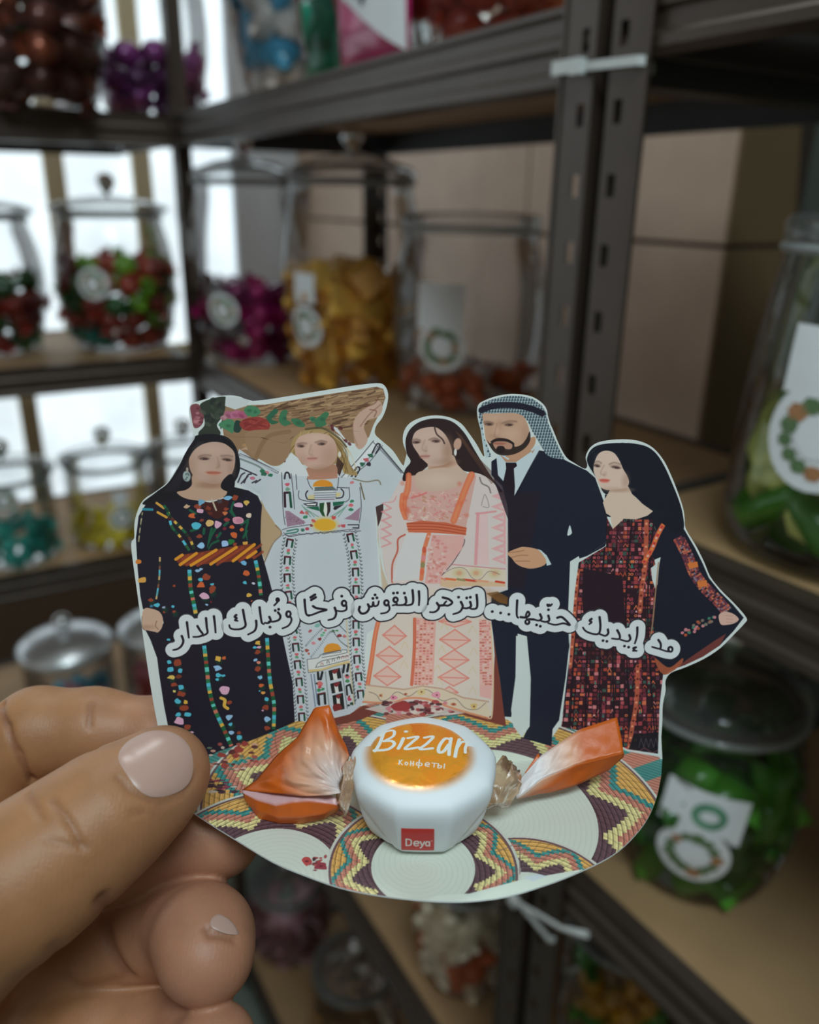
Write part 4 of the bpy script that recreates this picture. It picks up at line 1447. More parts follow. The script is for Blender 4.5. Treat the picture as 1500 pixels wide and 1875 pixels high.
    for i in range(30):
        x = rnd.uniform(290, 480)
        a.dot(x, 440 + (x - 290) * 0.35 + rnd.uniform(0, 70), 5, 5, (110, 88, 106), 0.7)
    a.dot(695, 560, 128, 78, (196, 180, 110), 0.7, soft=0.25)
    a.dot(695, 560, 102, 58, (214, 160, 52), soft=0.08)
    for x, y, c, r in [(580, 520, (190, 90, 90), 24), (785, 490, (190, 80, 80), 26), (515, 600, (170, 70, 84), 26), (465, 615, (60, 110, 92), 22), (880, 570, (180, 80, 90), 26), (840, 575, (190, 120, 120), 18), (560, 570, (140, 70, 80), 18)]:
        bloom(a, x, y, r, c, int(x * 3))
    a.line([(262, 612), (330, 590), (440, 575), (560, 555)], 7, ink, 0.7)
    a.line([(275, 640), (330, 680), (450, 660), (600, 645), (760, 628), (1040, 600)], 8, ink, 0.6)
    a.line([(300, 650), (350, 645), (410, 632), (415, 605), (310, 625)], 13, (52, 110, 96), 0.9)
    a.line([(930, 560), (1040, 560), (1040, 590), (980, 590)], 11, ink, 0.9, smooth=False)
    for i in range(40):
        x = 270 + 780 * i / 39
        a.dot(x, 668 - 50 * i / 39 + rnd.uniform(-8, 8), 9, 5, ink, 0.7, rnd.uniform(-.6, .6))
    # long embroidered bands of the white dress
    G()

    def band(path, seed, half):
        p = spline(path, False, 14)
        L = np.concatenate([[0], np.cumsum(np.hypot(*np.diff(p, axis=0).T))])
        rr = random.Random(seed)
        f = lambda t: np.array([np.interp(t, L, p[:, 0]), np.interp(t, L, p[:, 1])])
        s, k = 3.0, 0
        while s < L[-1] - 8:
            c0, c1 = f(s), f(s + 14)
            d = (c1 - c0) / (np.hypot(*(c1 - c0)) + 1e-9)
            n = np.array([-d[1], d[0]])
            if k % 2 == 0:
                a.line([c0 + d * 13 + n * 5, c0 + n * 5, c0 - n * 5, c0 - n * 5 + d * 13], 3.2, (40, 38, 42), smooth=False)
                a.line([c0 + d * 13 - n * 5, c0 + d * 4 - n * 5], 3.0, (34, 84, 64), smooth=False)
                a.line([c0 + n * 4, c0 - n * 4], 2.6, (96, 40, 50), smooth=False)
            else:
                bloom(a, *(c0 + d * 4), 3.8, (190, 96, 104), rr.randint(0, 99))
                bloom(a, *(c0 + d * 9), 3.2, (90, 150, 116), rr.randint(0, 99))
            s, k = s + 16, k + 1
        t = 0.0
        while t < L[-1]:
            c0, c1 = f(t), f(t + 4)
            d = (c1 - c0) / (np.hypot(*(c1 - c0)) + 1e-9)
            n = np.array([-d[1], d[0]])
            for sgn in (-1, 1):
                q = c0 + n * sgn * half
                a.line([q, q + d * 3.5 + n * sgn * 2, q + d * 2 + n * sgn * 4], 1.4, (62, 70, 70), 0.85, smooth=False)
            t += 6.5
    band([(532, 985), (526, 1030), (528, 1085), (540, 1170), (548, 1250), (553, 1318)], 1, 9)
    band([(640, 975), (649, 1020), (652, 1070), (652, 1150), (654, 1210), (662, 1284)], 2, 9)
    a.line([(634, 1130), (640, 1210), (648, 1290)], 2.4, (190, 178, 140), 0.8)
    # skirt panel with the domed building
    a.at(500, 1090, 6.25)
    for pts in [[(370, 570), (460, 470), (560, 375)], [(430, 700), (540, 560), (640, 420), (700, 410)], [(700, 430), (770, 520), (850, 580)], [(760, 340), (830, 410)]]:
        p = spline(pts, False, 8)
        for i in range(0, len(p)):
            a.line([p[i], p[i] + (9, 16)], 5, (60, 66, 68), 0.85, smooth=False)
    for x, y, r, c in [(425, 410, 24, (170, 90, 100)), (505, 345, 36, (120, 170, 160)), (460, 550, 26, (200, 130, 140)), (535, 500, 24, (130, 50, 56)), (565, 455, 24, (110, 170, 140)), (390, 630, 26, (150, 80, 70)), (410, 668, 18, (170, 90, 80)),
                       (690, 410, 20, (70, 110, 80)), (735, 405, 18, (90, 140, 100)), (760, 465, 26, (130, 60, 66)), (815, 470, 24, (180, 110, 110)), (600, 400, 18, (190, 110, 120)), (580, 430, 16, (90, 150, 110))]:
        bloom(a, x, y, r, c, int(x + y))
    a.poly([(390, 735), (560, 700), (700, 650), (850, 620), (880, 700), (880, 790), (700, 820), (560, 860), (405, 885)], (202, 206, 206))
    a.poly([(580, 655), (585, 605), (620, 562), (680, 546), (745, 560), (780, 605), (770, 625), (680, 650)], (208, 140, 52), smooth=False)
    for pts in [[(390, 735), (405, 885), (560, 862), (700, 815), (880, 775)], [(390, 735), (520, 715), (545, 680), (600, 660), (780, 625), (845, 625), (850, 655), (700, 690), (560, 712)], [(488, 825), (510, 780), (560, 750), (700, 720), (870, 690)],
                [(490, 825), (600, 805), (740, 768), (870, 735)], [(570, 680), (660, 662), (780, 650), (775, 632), (570, 668)]]:
        a.line(pts, 6, (56, 58, 64), 0.9, smooth=False)
    a.poly([(410, 850), (560, 838), (700, 790), (870, 745), (880, 775), (700, 815), (560, 862), (415, 880)], (200, 180, 130))
    for x, y in [(560, 790), (630, 765), (690, 742), (750, 720), (800, 712), (845, 705)]:
        a.line([(x - 12, y + 14), (x - 9, y - 12), (x + 4, y - 18), (x + 12, y - 8), (x + 12, y + 10)], 6, (150, 70, 66) if x % 3 else (70, 60, 60), 0.9)
    for x0, y0, x1, y1, w_ in [(515, 885, 545, 960, 3), (565, 880, 570, 960, 3), (815, 800, 828, 880, 3), (865, 790, 875, 870, 3)]:
        a.line([(x0, y0), (x1 - 25, y1)], 26, (40, 42, 46), smooth=False)
    for (px_, py_, w_, h_) in [(635, 840, 135, 120), (655, 990, 130, 120), (680, 1125, 125, 190)]:
        a.poly([(px_, py_ + 22), (px_ + w_ - 5, py_ - 10), (px_ + w_ + 15, py_ + h_ - 15), (px_ + 20, py_ + h_ + 15)], (40, 42, 44))
        a.poly([(px_ + 45, py_ + 45), (px_ + w_ - 45, py_ + 28), (px_ + w_ - 30, py_ + h_), (px_ + 60, py_ + h_ + 12)], (206, 208, 206))
        a.poly([(px_ + 40, py_ + 22), (px_ + w_ - 25, py_ + 2), (px_ + w_ - 35, py_ + 38), (px_ + 65, py_ + 58)], (120, 48, 52), smooth=True)
    a.poly([(690, 1260), (760, 1240), (790, 1300), (700, 1320)], (120, 48, 52), smooth=True)
    for x, y in [(510, 1120), (520, 1160)]:
        pass
    a.line([(528, 1250), (518, 1135), (590, 1120), (598, 1240)], 26, (42, 42, 44), smooth=False)
    a.line([(850, 1140), (840, 1040), (880, 1020), (905, 1120)], 20, (42, 42, 44), smooth=False)
    a.line([(515, 1130), (590, 1115)], 14, (110, 46, 52), smooth=False)
    for x, y, r, c in [(540, 1010, 34, (196, 110, 110)), (535, 1045, 26, (190, 70, 80)), (525, 1085, 28, (60, 130, 90)), (570, 1075, 22, (60, 130, 90)), (500, 1010, 16, (80, 60, 50)), (850, 930, 30, (196, 100, 110)), (848, 980, 26, (70, 130, 90)),
                       (875, 1190, 28, (180, 60, 90)), (870, 1160, 20, (150, 70, 70)), (900, 1240, 26, (50, 70, 54)), (865, 1260, 20, (40, 50, 44)), (845, 915, 18, (40, 50, 44))]:
        bloom(a, x, y, r, c, int(x + 2 * y))
    for k, (x0, y0, x1, y1, c) in enumerate([(435, 905, 485, 1270, (62, 84, 120)), (470, 905, 510, 1240, (62, 84, 120)), (600, 880, 650, 1340, (60, 90, 72)), (785, 840, 850, 1290, (60, 66, 70)), (905, 880, 940, 1240, (60, 66, 70))]):
        for i in range(32):
            t = i / 31
            a.dot(x0 + (x1 - x0) * t, y0 + (y1 - y0) * t, 7, 4.5, c, 0.9)
    a.line([(560, 1430), (640, 1420), (720, 1408)], 9, (40, 40, 46))
    G()
    a.poly([(600, 1318), (640, 1308), (665, 1292), (690, 1296), (700, 1302), (660, 1318), (600, 1332)], (112, 62, 54))
    # ------------------------------------------------ woman in black, far left
    a.poly([(330, 905), (300, 912), (268, 922), (254, 945), (249, 985), (252, 1040), (257, 1090), (262, 1115), (296, 1128), (300, 1140), (290, 1158), (266, 1152), (276, 1172), (288, 1205), (291, 1230), (300, 1290),
            (308, 1330), (312, 1392), (372, 1390), (400, 1376), (470, 1352), (540, 1322), (536, 1250), (523, 1190), (506, 1110), (490, 1050), (480, 1015), (477, 985), (478, 950), (480, 925), (472, 908), (455, 898), (430, 892), (400, 930)], DARK)
    a.poly([(361, 797), (385, 794), (410, 798), (425, 808), (435, 826), (440, 852), (436, 872), (428, 890), (450, 905), (420, 910), (330, 915), (262, 924), (285, 902), (308, 884), (328, 853), (342, 824), (352, 806)], (30, 29, 35), smooth=True)
    for i in range(12):
        t = i / 11
        a.line([(362 + 12 * t, 808), (340 + 10 * t, 850), (300 + 22 * t, 900)], 1.2, (52, 48, 54), 0.35)
    a.poly([(356, 868), (351, 888), (340, 897), (324, 901), (334, 910), (350, 915), (372, 917), (392, 916), (408, 911), (416, 902), (412, 888), (404, 878)], (176, 147, 128), smooth=True)
    a.dot(385, 889, 22, 5, (140, 106, 86), 0.6, soft=0.7)
    face(a, [(346, 846), (349, 834), (358, 822), (372, 813), (390, 809), (408, 811), (420, 818), (429, 828), (431, 842), (428, 860), (420, 874), (408, 882), (392, 886), (376, 883), (360, 876), (350, 864)],
         [[(364, 836), (374, 833), (386, 834)], [(405, 835), (416, 834), (426, 836)]], [(374, 840, 7, .02), (416, 842, 7, .12)], [(398, 838), (402, 852), (396, 857)], (391, 866, 12.5, 0.03),
         (178, 150, 136), (172, 100, 82), [(352, 856, 8, 16, .3), (424, 858, 6, 14, .35), (390, 884, 24, 5, .35), (400, 852, 3, 6, .35), (392, 874, 10, 4, .2)], [(388, 824, 22, 8, .3), (372, 856, 12, 8, .2)])
    a.poly([(408, 880), (422, 868), (430, 878), (428, 895), (418, 900), (405, 893)], (30, 29, 35), smooth=True)
    a.dot(342, 872, 6.5, 9, (150, 165, 165))
    a.dot(343, 860, 2, 4, (160, 150, 140))
    for i in range(10):
        a.dot(342 + rnd.uniform(-4, 4), 872 + rnd.uniform(-6, 6), 1.3, 1.3, (96, 110, 112))
    a.poly([(366, 916), (385, 920), (418, 912), (412, 940), (398, 950), (380, 940)], (66, 34, 34), smooth=True)
    a.line([(388, 914), (396, 934)], 3.0, (180, 168, 150), w1=2.0)
    a.at(230, 780, 5)
    for i in range(34):
        a.line([(rnd.uniform(560, 1100), rnd.uniform(700, 1090)) for _ in range(1)] * 1 + [(rnd.uniform(560, 1100), rnd.uniform(700, 1090))], 0.1, GRN, 0.0, smooth=False)
    for pts in [[(720, 940), (715, 985)], [(790, 940), (770, 1010), (750, 1110)], [(830, 930), (790, 1000), (760, 1080)], [(850, 1050), (790, 1080), (760, 1130)], [(990, 700), (970, 760), (1000, 820)], [(1120, 880), (1100, 960), (1115, 1040)],
                [(1080, 1020), (1110, 960)], [(960, 780), (1000, 830)], [(380, 760), (405, 830)], [(940, 880), (905, 910)], [(640, 800), (590, 770)], [(870, 980), (840, 1020)], [(1060, 900), (1120, 860)], [(600, 960), (660, 940)]]:
        a.line(pts, 22, (32, 92, 66), 0.9, w1=8)
    F = [(560, 735, 30, (190, 160, 130)), (655, 740, 34, REDB), (690, 780, 36, PINK), (605, 822, 36, ORG), (700, 862, 22, (124, 60, 50)), (645, 910, 42, CY), (770, 890, 40, (205, 170, 110)), (845, 900, 44, PINK), (675, 1010, 30, REDB),
         (690, 1092, 34, (140, 185, 225)), (905, 1075, 36, (150, 180, 230)), (995, 1000, 38, ORG), (975, 925, 22, ORG), (1065, 948, 20, ORG), (1040, 866, 56, (198, 140, 160)), (1035, 725, 36, PINK), (940, 660, 36, (120, 175, 210)),
         (1005, 655, 32, REDB), (1108, 705, 28, (200, 165, 85)), (1130, 815, 30, (214, 190, 170)), (1100, 1075, 28, (200, 150, 70)), (690, 700, 36, (110, 160, 190)), (760, 750, 26, (120, 56, 42)), (920, 760, 26, (140, 64, 46)), (775, 800, 24, (96, 44, 38)),
         (930, 860, 26, (150, 60, 60)), (910, 800, 24, (190, 110, 70)), (970, 1060, 30, (40, 110, 60)), (910, 940, 20, (110, 40, 56)), (1000, 1085, 24, REDB), (860, 690, 24, (70, 62, 70)), (835, 1000, 14, (110, 40, 60))]
    for i, (x, y, r, c) in enumerate(F):
        bloom(a, x, y, r, c, i)
    a.dot(1040, 866, 26, 18, (176, 112, 140), 0.6)
    for pts, c in [([(285, 705), (350, 750)], (196, 150, 70)), ([(295, 790), (375, 835)], (196, 150, 60)), ([(165, 762), (245, 765)], (50, 130, 150))]:
        a.line(pts, 22, c, smooth=False)
    G()
    beads(a, [(300, 925), (309, 940), (314, 963), (328, 980), (335, 990), (347, 1008)], 5, [GRN, (30, 60, 50), YEL, (70, 40, 40), CY, (50, 90, 60)], 8, 3)
    beads(a, [(306, 938), (320, 955), (335, 970), (347, 985), (356, 1006)], 5, [GRN, (40, 50, 40), (90, 50, 45), YEL, (40, 60, 46), YEL], 8, 4)
    beads(a, [(261, 938), (257, 965), (254, 992)], 2.4, [(150, 145, 110), (50, 60, 60), (170, 160, 130)], 5, 5)
    beads(a, [(293, 1020), (292, 1055), (289, 1080), (286, 1098)], 3.4, [(190, 160, 110), (50, 50, 50), (120, 80, 60), CY, (90, 160, 170)], 7, 6)
    a.at(230, 780, 5)
    a.poly([(450, 1215), (490, 1180), (700, 1150), (1000, 1100), (1180, 1075), (1195, 1160), (1180, 1205), (980, 1240), (780, 1260), (600, 1280), (500, 1275)], (112, 52, 40))
    for i, (x0, y0, x1, y1) in enumerate([(460, 1220, 520, 1180), (500, 1270, 650, 1165), (600, 1275, 830, 1135), (780, 1265, 1015, 1110), (985, 1235, 1180, 1085), (1115, 1205, 1195, 1150)]):
        a.line([(x0, y0), (x1, y1)], 26, (206, 140, 46), smooth=False)
        a.line([(x0 + 60, y0 + 4), (x1 + 60, y1 + 2)], 22, (146, 66, 46), 0.8, smooth=False)
    for i, (x, y, r, c) in enumerate([(115, 1245, 32, (200, 120, 55)), (155, 1410, 44, (200, 150, 75)), (660, 1325, 22, LBL), (690, 1310, 18, LBL), (745, 1380, 38, REDB), (685, 1410, 24, CY), (690, 1455, 40, ORG), (795, 1450, 18, CY), (800, 1488, 36, REDB),
                                      (1085, 1255, 30, (110, 170, 210)), (1105, 1350, 34, ORG), (1095, 1435, 20, CY), (1170, 1440, 16, (190, 190, 210)), (445, 1465, 16, REDB)]):
        bloom(a, x, y, r, c, i + 50)
    G()
    mix = [CY, (60, 150, 140), YEL, (30, 90, 60), (150, 70, 55), (28, 84, 56), (90, 190, 180), (30, 90, 60), (190, 110, 90), (40, 110, 70)]
    beads(a, [(347, 1043), (349, 1075), (354, 1100), (359, 1125)], 7.5, mix, 7, 7)
    beads(a, [(374, 1182), (379, 1225), (383, 1260), (392, 1295), (410, 1335), (424, 1366)], 7.5, mix, 7, 8)
    beads(a, [(468, 1026), (474, 1055), (478, 1090)], 7, mix, 7, 9)
    beads(a, [(489, 1168), (492, 1215), (495, 1250), (502, 1290), (501, 1335)], 7, mix, 7, 10)
    a.at(230, 1080, 5)
    FL = [(230, 90, 28, REDB), (285, 140, 28, CY), (240, 150, 18, (60, 120, 150)), (350, 160, 18, (150, 160, 190)), (352, 205, 14, REDB), (435, 155, 20, CY), (445, 198, 20, REDB), (395, 455, 20, CY), (400, 660, 24, CY), (470, 665, 42, REDB), (415, 732, 36, CY), (500, 738, 28, CY),
          (415, 800, 32, (205, 175, 90)), (490, 790, 30, (110, 56, 44)), (445, 870, 28, REDB), (510, 890, 36, CY), (448, 930, 16, (200, 190, 110)), (505, 950, 40, REDB), (480, 1020, 34, CY), (550, 1025, 24, YEL), (535, 1085, 42, REDB), (480, 1140, 26, CY), (568, 1142, 30, CY),
          (495, 1200, 48, PINK), (560, 1258, 40, REDB), (605, 1305, 20, PINK), (545, 1308, 12, (50, 130, 120)), (845, 632, 36, YEL), (900, 625, 26, ORG), (842, 715, 36, LBL), (855, 782, 28, CY), (895, 785, 20, CY), (840, 818, 22, CY), (905, 915, 66, PINK), (955, 1030, 28, REDB),
          (945, 1165, 36, LBL), (960, 1230, 22, CY), (975, 1305, 28, LBL), (1040, 1310, 20, REDB), (1042, 1350, 30, CY), (1210, 485, 30, YEL), (1185, 528, 18, CY), (1225, 525, 22, PINK), (1210, 570, 30, REDB), (1190, 640, 20, LBL), (1220, 665, 20, (210, 130, 110)),
          (1212, 725, 30, REDB), (1232, 800, 24, (120, 180, 210)), (1240, 875, 30, ORG), (1262, 940, 22, (210, 150, 80)), (1228, 925, 10, CY), (1290, 1000, 30, CY), (1285, 1080, 36, REDB), (1255, 1105, 12, PINK), (1300, 1185, 34, LBL), (1298, 1265, 28, REDB), (1320, 1340, 26, (200, 150, 110)),
          (720, 60, 48, PINK), (1130, 45, 26, YEL), (1160, 105, 16, ORG), (790, 10, 34, REDB), (745, 135, 16, LBL), (785, 110, 14, (110, 40, 50))]
    for i, (x, y, r, c) in enumerate(FL):
        if i % 3 == 0:
            a.dot(x + 12, y + 22, 26, 30, (30, 70, 50), 0.6, soft=0.6)
        bloom(a, x, y, r, c, i + 100, 0.72)
    a.line([(875, 990), (910, 1010), (905, 1060), (935, 1085)], 30, YEL)
    a.poly([(150, 245), (175, 170), (240, 172), (310, 200), (342, 260), (335, 340), (300, 390), (270, 385), (200, 370), (160, 360)], (186, 158, 138), smooth=True)
    a.line([(285, 285), (275, 330), (300, 360)], 8, (120, 82, 66), 0.7)
    a.dot(200, 340, 60, 20, (150, 118, 100), 0.5, soft=0.8)
    a.line([(150, 245), (160, 355), (280, 395), (335, 350)], 5, (60, 44, 44), 0.6)
    # ------------------------------------------------ woman in coral and white
    G()
    a.poly([(735, 875), (700, 940), (692, 975), (700, 1010), (704, 1045), (712, 1070), (720, 1090), (668, 1282), (672, 1290), (720, 1284), (760, 1284), (880, 1312), (896, 1312), (903, 1300), (906, 1230), (900, 1140), (898, 1085),
            (928, 1080), (930, 1000), (928, 930), (920, 895), (905, 878), (880, 866), (800, 880)], (200, 190, 188))
    a.poly([(758, 1284), (885, 1314), (900, 1310), (906, 1200), (898, 1090), (905, 1150), (915, 1240), (927, 1330), (880, 1318)], (116, 60, 52))
    # hair
    a.poly([(745, 830), (743, 805), (752, 785), (772, 771), (800, 766), (828, 772), (850, 792), (868, 822), (885, 850), (905, 880), (925, 905), (922, 915), (905, 885), (880, 868), (850, 862), (830, 850), (790, 850), (760, 875), (738, 880), (742, 860), (752, 845)], (46, 34, 36), smooth=True)
    for i in range(10):
        t = i / 9
        a.line([(835 + 10 * t, 790 + 8 * t), (862 + 8 * t, 832), (900 + 14 * t, 885 - 8 * t)], 1.6, (84, 58, 48), 0.4)
    a.poly([(784, 862), (786, 845), (826, 832), (838, 850), (852, 868), (848, 890), (800, 905), (756, 885), (766, 868)], (192, 166, 150), smooth=True)
    a.dot(808, 853, 24, 5, (158, 112, 86), 0.6, -0.25, soft=0.7)
    face(a, [(755, 812), (758, 795), (768, 786), (785, 782), (800, 783), (815, 795), (824, 812), (828, 830), (822, 846), (808, 852), (790, 853), (775, 842), (764, 828)],
         [[(754, 806), (762, 804), (769, 806)], [(786, 805), (796, 802), (805, 806)]], [(762, 810, 6, -.05), (798, 808, 6, .05)], [(778, 806), (773, 822), (781, 826)], (778, 836, 9, -.04),
         (190, 164, 152), (172, 124, 114), [(820, 826, 9, 20, .6), (812, 846, 16, 6, .4), (780, 824, 3, 6, .3)], [(785, 796, 18, 8, .3), (792, 824, 10, 8, .25)])
    a.line([(796, 783), (800, 795), (810, 804), (814, 812)], 2.6, (60, 42, 40), 0.8)
    a.dot(838, 813, 6.5, 10, (184, 148, 130), rot=0.15)
    a.dot(834, 828, 2.4, 6, (204, 206, 204))
    # bodice
    a.at(680, 740, 5.7692)
    a.poly([(380, 760), (470, 750), (500, 850), (640, 900), (800, 860), (960, 740), (1030, 730), (1110, 760), (1060, 1000), (1000, 1300), (700, 1235), (380, 1235), (300, 1050)], (196, 158, 150))
    a.poly([(470, 740), (600, 690), (760, 670), (900, 690), (1010, 730), (960, 830), (820, 900), (640, 920), (480, 880)], (190, 166, 150), smooth=True)
    a.dot(700, 800, 160, 60, (204, 184, 170), 0.5, soft=0.8)
    for i in range(110):
        x = rnd.uniform(400, 1010)
        y = rnd.uniform(930, 1225)
        if x < 1000 - (y - 930) * 0.1:
            a.line([(x, y), (x + rnd.uniform(-40, 40), y + rnd.uniform(-30, 30)), (x + rnd.uniform(-40, 40), y + rnd.uniform(-20, 30))], rnd.uniform(6, 16), rnd.choice([(204, 130, 132), (190, 112, 108), (214, 176, 168), (176, 122, 96), (210, 196, 186), (200, 120, 120)]), 0.6)
    a.line([(430, 990), (520, 960), (580, 935)], 18, (200, 108, 104), 0.8)
    for pts, w_ in [([(395, 750), (385, 900), (350, 1000), (345, 1120)], 56), ([(330, 960), (320, 1080), (360, 1200)], 46), ([(1060, 745), (1000, 880), (940, 1040), (870, 1230)], 66)]:
        a.line(pts, w_, (206, 112, 78), 0.9)
        a.line(pts, w_ * 0.4, (226, 132, 92), 0.7)
    for i in range(12):
        a.dot(*rnd.choice([(rnd.uniform(330, 410), rnd.uniform(760, 1180)), (rnd.uniform(900, 1040), rnd.uniform(800, 1200))]), 22, 22, (196, 88, 66), 0.4, soft=0.7)
    a.at(680, 710, 4.6875)
    a.poly([(300, 1160), (430, 1140), (640, 1155), (820, 1200), (810, 1265), (560, 1245), (320, 1240)], (190, 96, 68), smooth=False)
    for y in (1165, 1190, 1215):
        a.line([(310, y), (560, y + 4), (810, y + 42)], 8, (150, 66, 48), 0.6)
        a.line([(310, y + 12), (560, y + 14), (810, y + 50)], 6, (214, 130, 96), 0.5)
    # sleeves
    for k in range(7):
        y = 920 + 90 * k
        a.poly([(1150, y - 40), (1030 - 4 * (k % 2), y + 10), (1155, y + 58)], (208, 152, 156), 0.8)
        a.poly([(1140, y - 5), (1085, y + 12), (1140, y + 35)], (200, 186, 184), 0.7)
    a.poly([(900, 1080), (1000, 1070), (1010, 1520), (890, 1515)], (208, 178, 180), 0.85)
    a.line([(915, 1090), (905, 1300), (895, 1510)], 26, (204, 140, 148), 0.8)
    a.line([(900, 1078), (960, 1074), (1070, 1060)], 16, (204, 134, 140), 0.8)
    a.line([(930, 770), (950, 820), (1005, 850), (1025, 900)], 12, (112, 104, 106), 0.8)
    a.line([(945, 1010), (975, 915), (1010, 1020), (960, 1020)], 7, (140, 134, 130), 0.8)
    a.line([(690, 1515), (900, 1535), (1150, 1555)], 9, (190, 120, 128), 0.8)
    a.poly([(600, 1620), (700, 1530), (900, 1540), (1155, 1565), (1150, 1660), (900, 1650)], (202, 192, 176))
    for x in (755, 900, 1060):
        a.dot(x, 1590, 50, 40, (190, 176, 136), 0.7, soft=0.5)
        a.dot(x, 1590, 22, 18, (196, 140, 110), 0.7, soft=0.5)
    a.line([(600, 1610), (700, 1550), (800, 1550), (870, 1635), (940, 1640), (1010, 1575), (1100, 1600)], 5, (120, 100, 106), 0.8)
    a.poly([(590, 1625), (780, 1640), (1150, 1672), (1150, 1705), (980, 1705), (780, 1700), (680, 1720), (590, 1700)], (200, 172, 142))
    for x0, x1, c in [(610, 720, (206, 110, 70)), (790, 900, (190, 70, 52)), (1070, 1140, (190, 70, 52)), (900, 1000, (206, 150, 120)), (740, 800, (140, 130, 90))]:
        a.line([(x0, 1634 + (x0 - 600) * .06), (x1, 1640 + (x1 - 600) * .06)], 18, c, smooth=False)
    a.line([(800, 1300), (790, 1350), (700, 1500), (600, 1612)], 9, (110, 80, 84), 0.85)
    for k in range(5):
        y = 1010 + 75 * k
        a.line([(100, y - 20), (170, y + 24), (90, y + 55)], 14, (204, 140, 144), 0.75, smooth=False)
    a.line([(120, 985), (190, 975), (215, 930)], 9, (206, 140, 140), 0.8)
    a.line([(290, 1260), (230, 1300), (225, 1400), (180, 1520), (180, 1700)], 14, (176, 80, 64), 0.85)
    a.poly([(300, 1250), (480, 1245), (420, 1640), (180, 1660), (215, 1500)], (198, 198, 200))
    a.line([(495, 1255), (455, 1400), (430, 1640)], 34, (204, 112, 76), 0.9)
    for y, c in [(1390, (190, 80, 60)), (1460, (206, 130, 140)), (1520, (120, 130, 90)), (1580, (206, 100, 70))]:
        a.dot(455 - (y - 1390) * 0.1, y, 18, 26, c, 0.8)
    a.poly([(520, 1260), (800, 1270), (780, 1380), (600, 1610), (600, 1680), (460, 1680)], (206, 160, 156))
    for i in range(80):
        x, y = rnd.uniform(480, 640), rnd.uniform(1270, 1670)
        a.dot(x, y, rnd.uniform(8, 18), rnd.uniform(6, 14), rnd.choice([(198, 128, 124), (214, 190, 184), (190, 118, 108), (210, 170, 166)]), 0.7)
    for k in range(3):
        a.poly([(650, 1290 + 90 * k), (760 - 30 * k, 1320 + 85 * k), (650, 1350 + 85 * k)], (206, 164, 160))
    # skirt
    a.at(660, 1040, 3.75)
    a.poly([(210, 100), (130, 350), (45, 800), (20, 900), (340, 890), (880, 1030), (905, 990), (912, 700), (890, 360), (860, 190)], (200, 190, 182))
    a.line([(225, 120), (120, 380), (75, 650), (50, 800)], 30, (200, 104, 72), 0.9)
    a.line([(225, 120), (120, 380), (75, 650), (50, 800)], 10, (220, 140, 104), 0.7)
    a.poly([(380, 340), (520, 350), (500, 800), (360, 800)], (206, 160, 154))
    a.poly([(815, 350), (890, 370), (912, 700), (900, 900), (820, 880)], (208, 162, 158))
    for x0, x1, xs in ((375, 500, 0), (820, 900, 0)):
        for r in range(24):
            for c in range(5):
                x = x0 + (x1 - x0) * (c + 0.5) / 5 - (r - 12) * (0.6 if x0 < 500 else -0.2)
                y = 360 + r * 19 + rnd.uniform(-2, 2)
                a.dot(x, y, 9, 6, rnd.choice([(190, 110, 100), (216, 186, 176), (200, 128, 120), (170, 84, 64), (214, 176, 160)]), 0.8)
    a.line([(372, 350), (370, 560), (352, 800)], 22, (190, 92, 66), 0.85)
    for cx, cy, rx, ry in [(235, 460, 80, 66), (200, 600, 90, 62), (185, 740, 92, 66), (650, 490, 105, 68), (645, 625, 100, 64), (640, 750, 105, 60), (650, 365, 110, 40), (610, 850, 60, 36)]:
        q = [(cx - rx, cy), (cx, cy - ry), (cx + rx, cy + ry * 0.1), (cx, cy + ry)]
        a.poly(q, (208, 170, 160), 0.7)
        for i in range(4):
            a.line([q[i], q[(i + 1) % 4]], 10, (204, 126, 116), 0.85, smooth=False)
        a.line([q[0], q[2]], 9, (204, 126, 116), 0.85, smooth=False)
    for cx, cy in [(305, 530), (300, 660), (575, 400), (770, 420), (560, 560), (780, 570), (770, 700), (530, 690), (770, 840), (540, 780)]:
        a.line([(cx - 26, cy + 24), (cx, cy - 26), (cx + 26, cy + 24)], 6, (196, 180, 150), 0.8, smooth=False)
    a.poly([(40, 800), (180, 815), (300, 830), (420, 805), (560, 820), (700, 880), (870, 910), (890, 1000), (880, 1030), (640, 960), (480, 900), (330, 890), (210, 920), (20, 920)], (202, 188, 168))
    for i in range(70):
        t = i / 69
        x = 45 + 830 * t
        y = np.interp(x, [45, 180, 300, 420, 560, 700, 870], [800, 815, 830, 805, 825, 885, 912])
        a.line([(x, y), (x + 5, y + 8)], 5, (150, 96, 80), 0.8, smooth=False)
    a.line([(60, 850), (110, 870), (140, 910), (190, 900), (250, 850), (330, 880), (400, 840), (470, 840), (560, 910), (650, 895), (720, 960), (800, 970), (860, 925)], 5, (116, 104, 100), 0.8)
    for x, y, r, c in [(225, 888, 30, (206, 130, 158)), (525, 872, 32, (206, 140, 160)), (420, 850, 30, (196, 180, 130)), (140, 875, 18, (196, 150, 110)), (310, 865, 14, (190, 130, 90)), (640, 935, 18, (180, 110, 80)), (780, 950, 26, (196, 170, 110))]:
        bloom(a, x, y, r, c, int(x))
        a.dot(x, y, 6, 6, (120, 50, 60))
    a.line([(20, 920), (210, 925), (330, 892), (480, 905), (640, 965), (880, 1032)], 16, (202, 130, 96), 0.85)
    a.line([(880, 1030), (905, 1000), (912, 700), (895, 380)], 10, (206, 180, 150), 0.9)
    # ------------------------------------------------ man in the dark suit
    G()
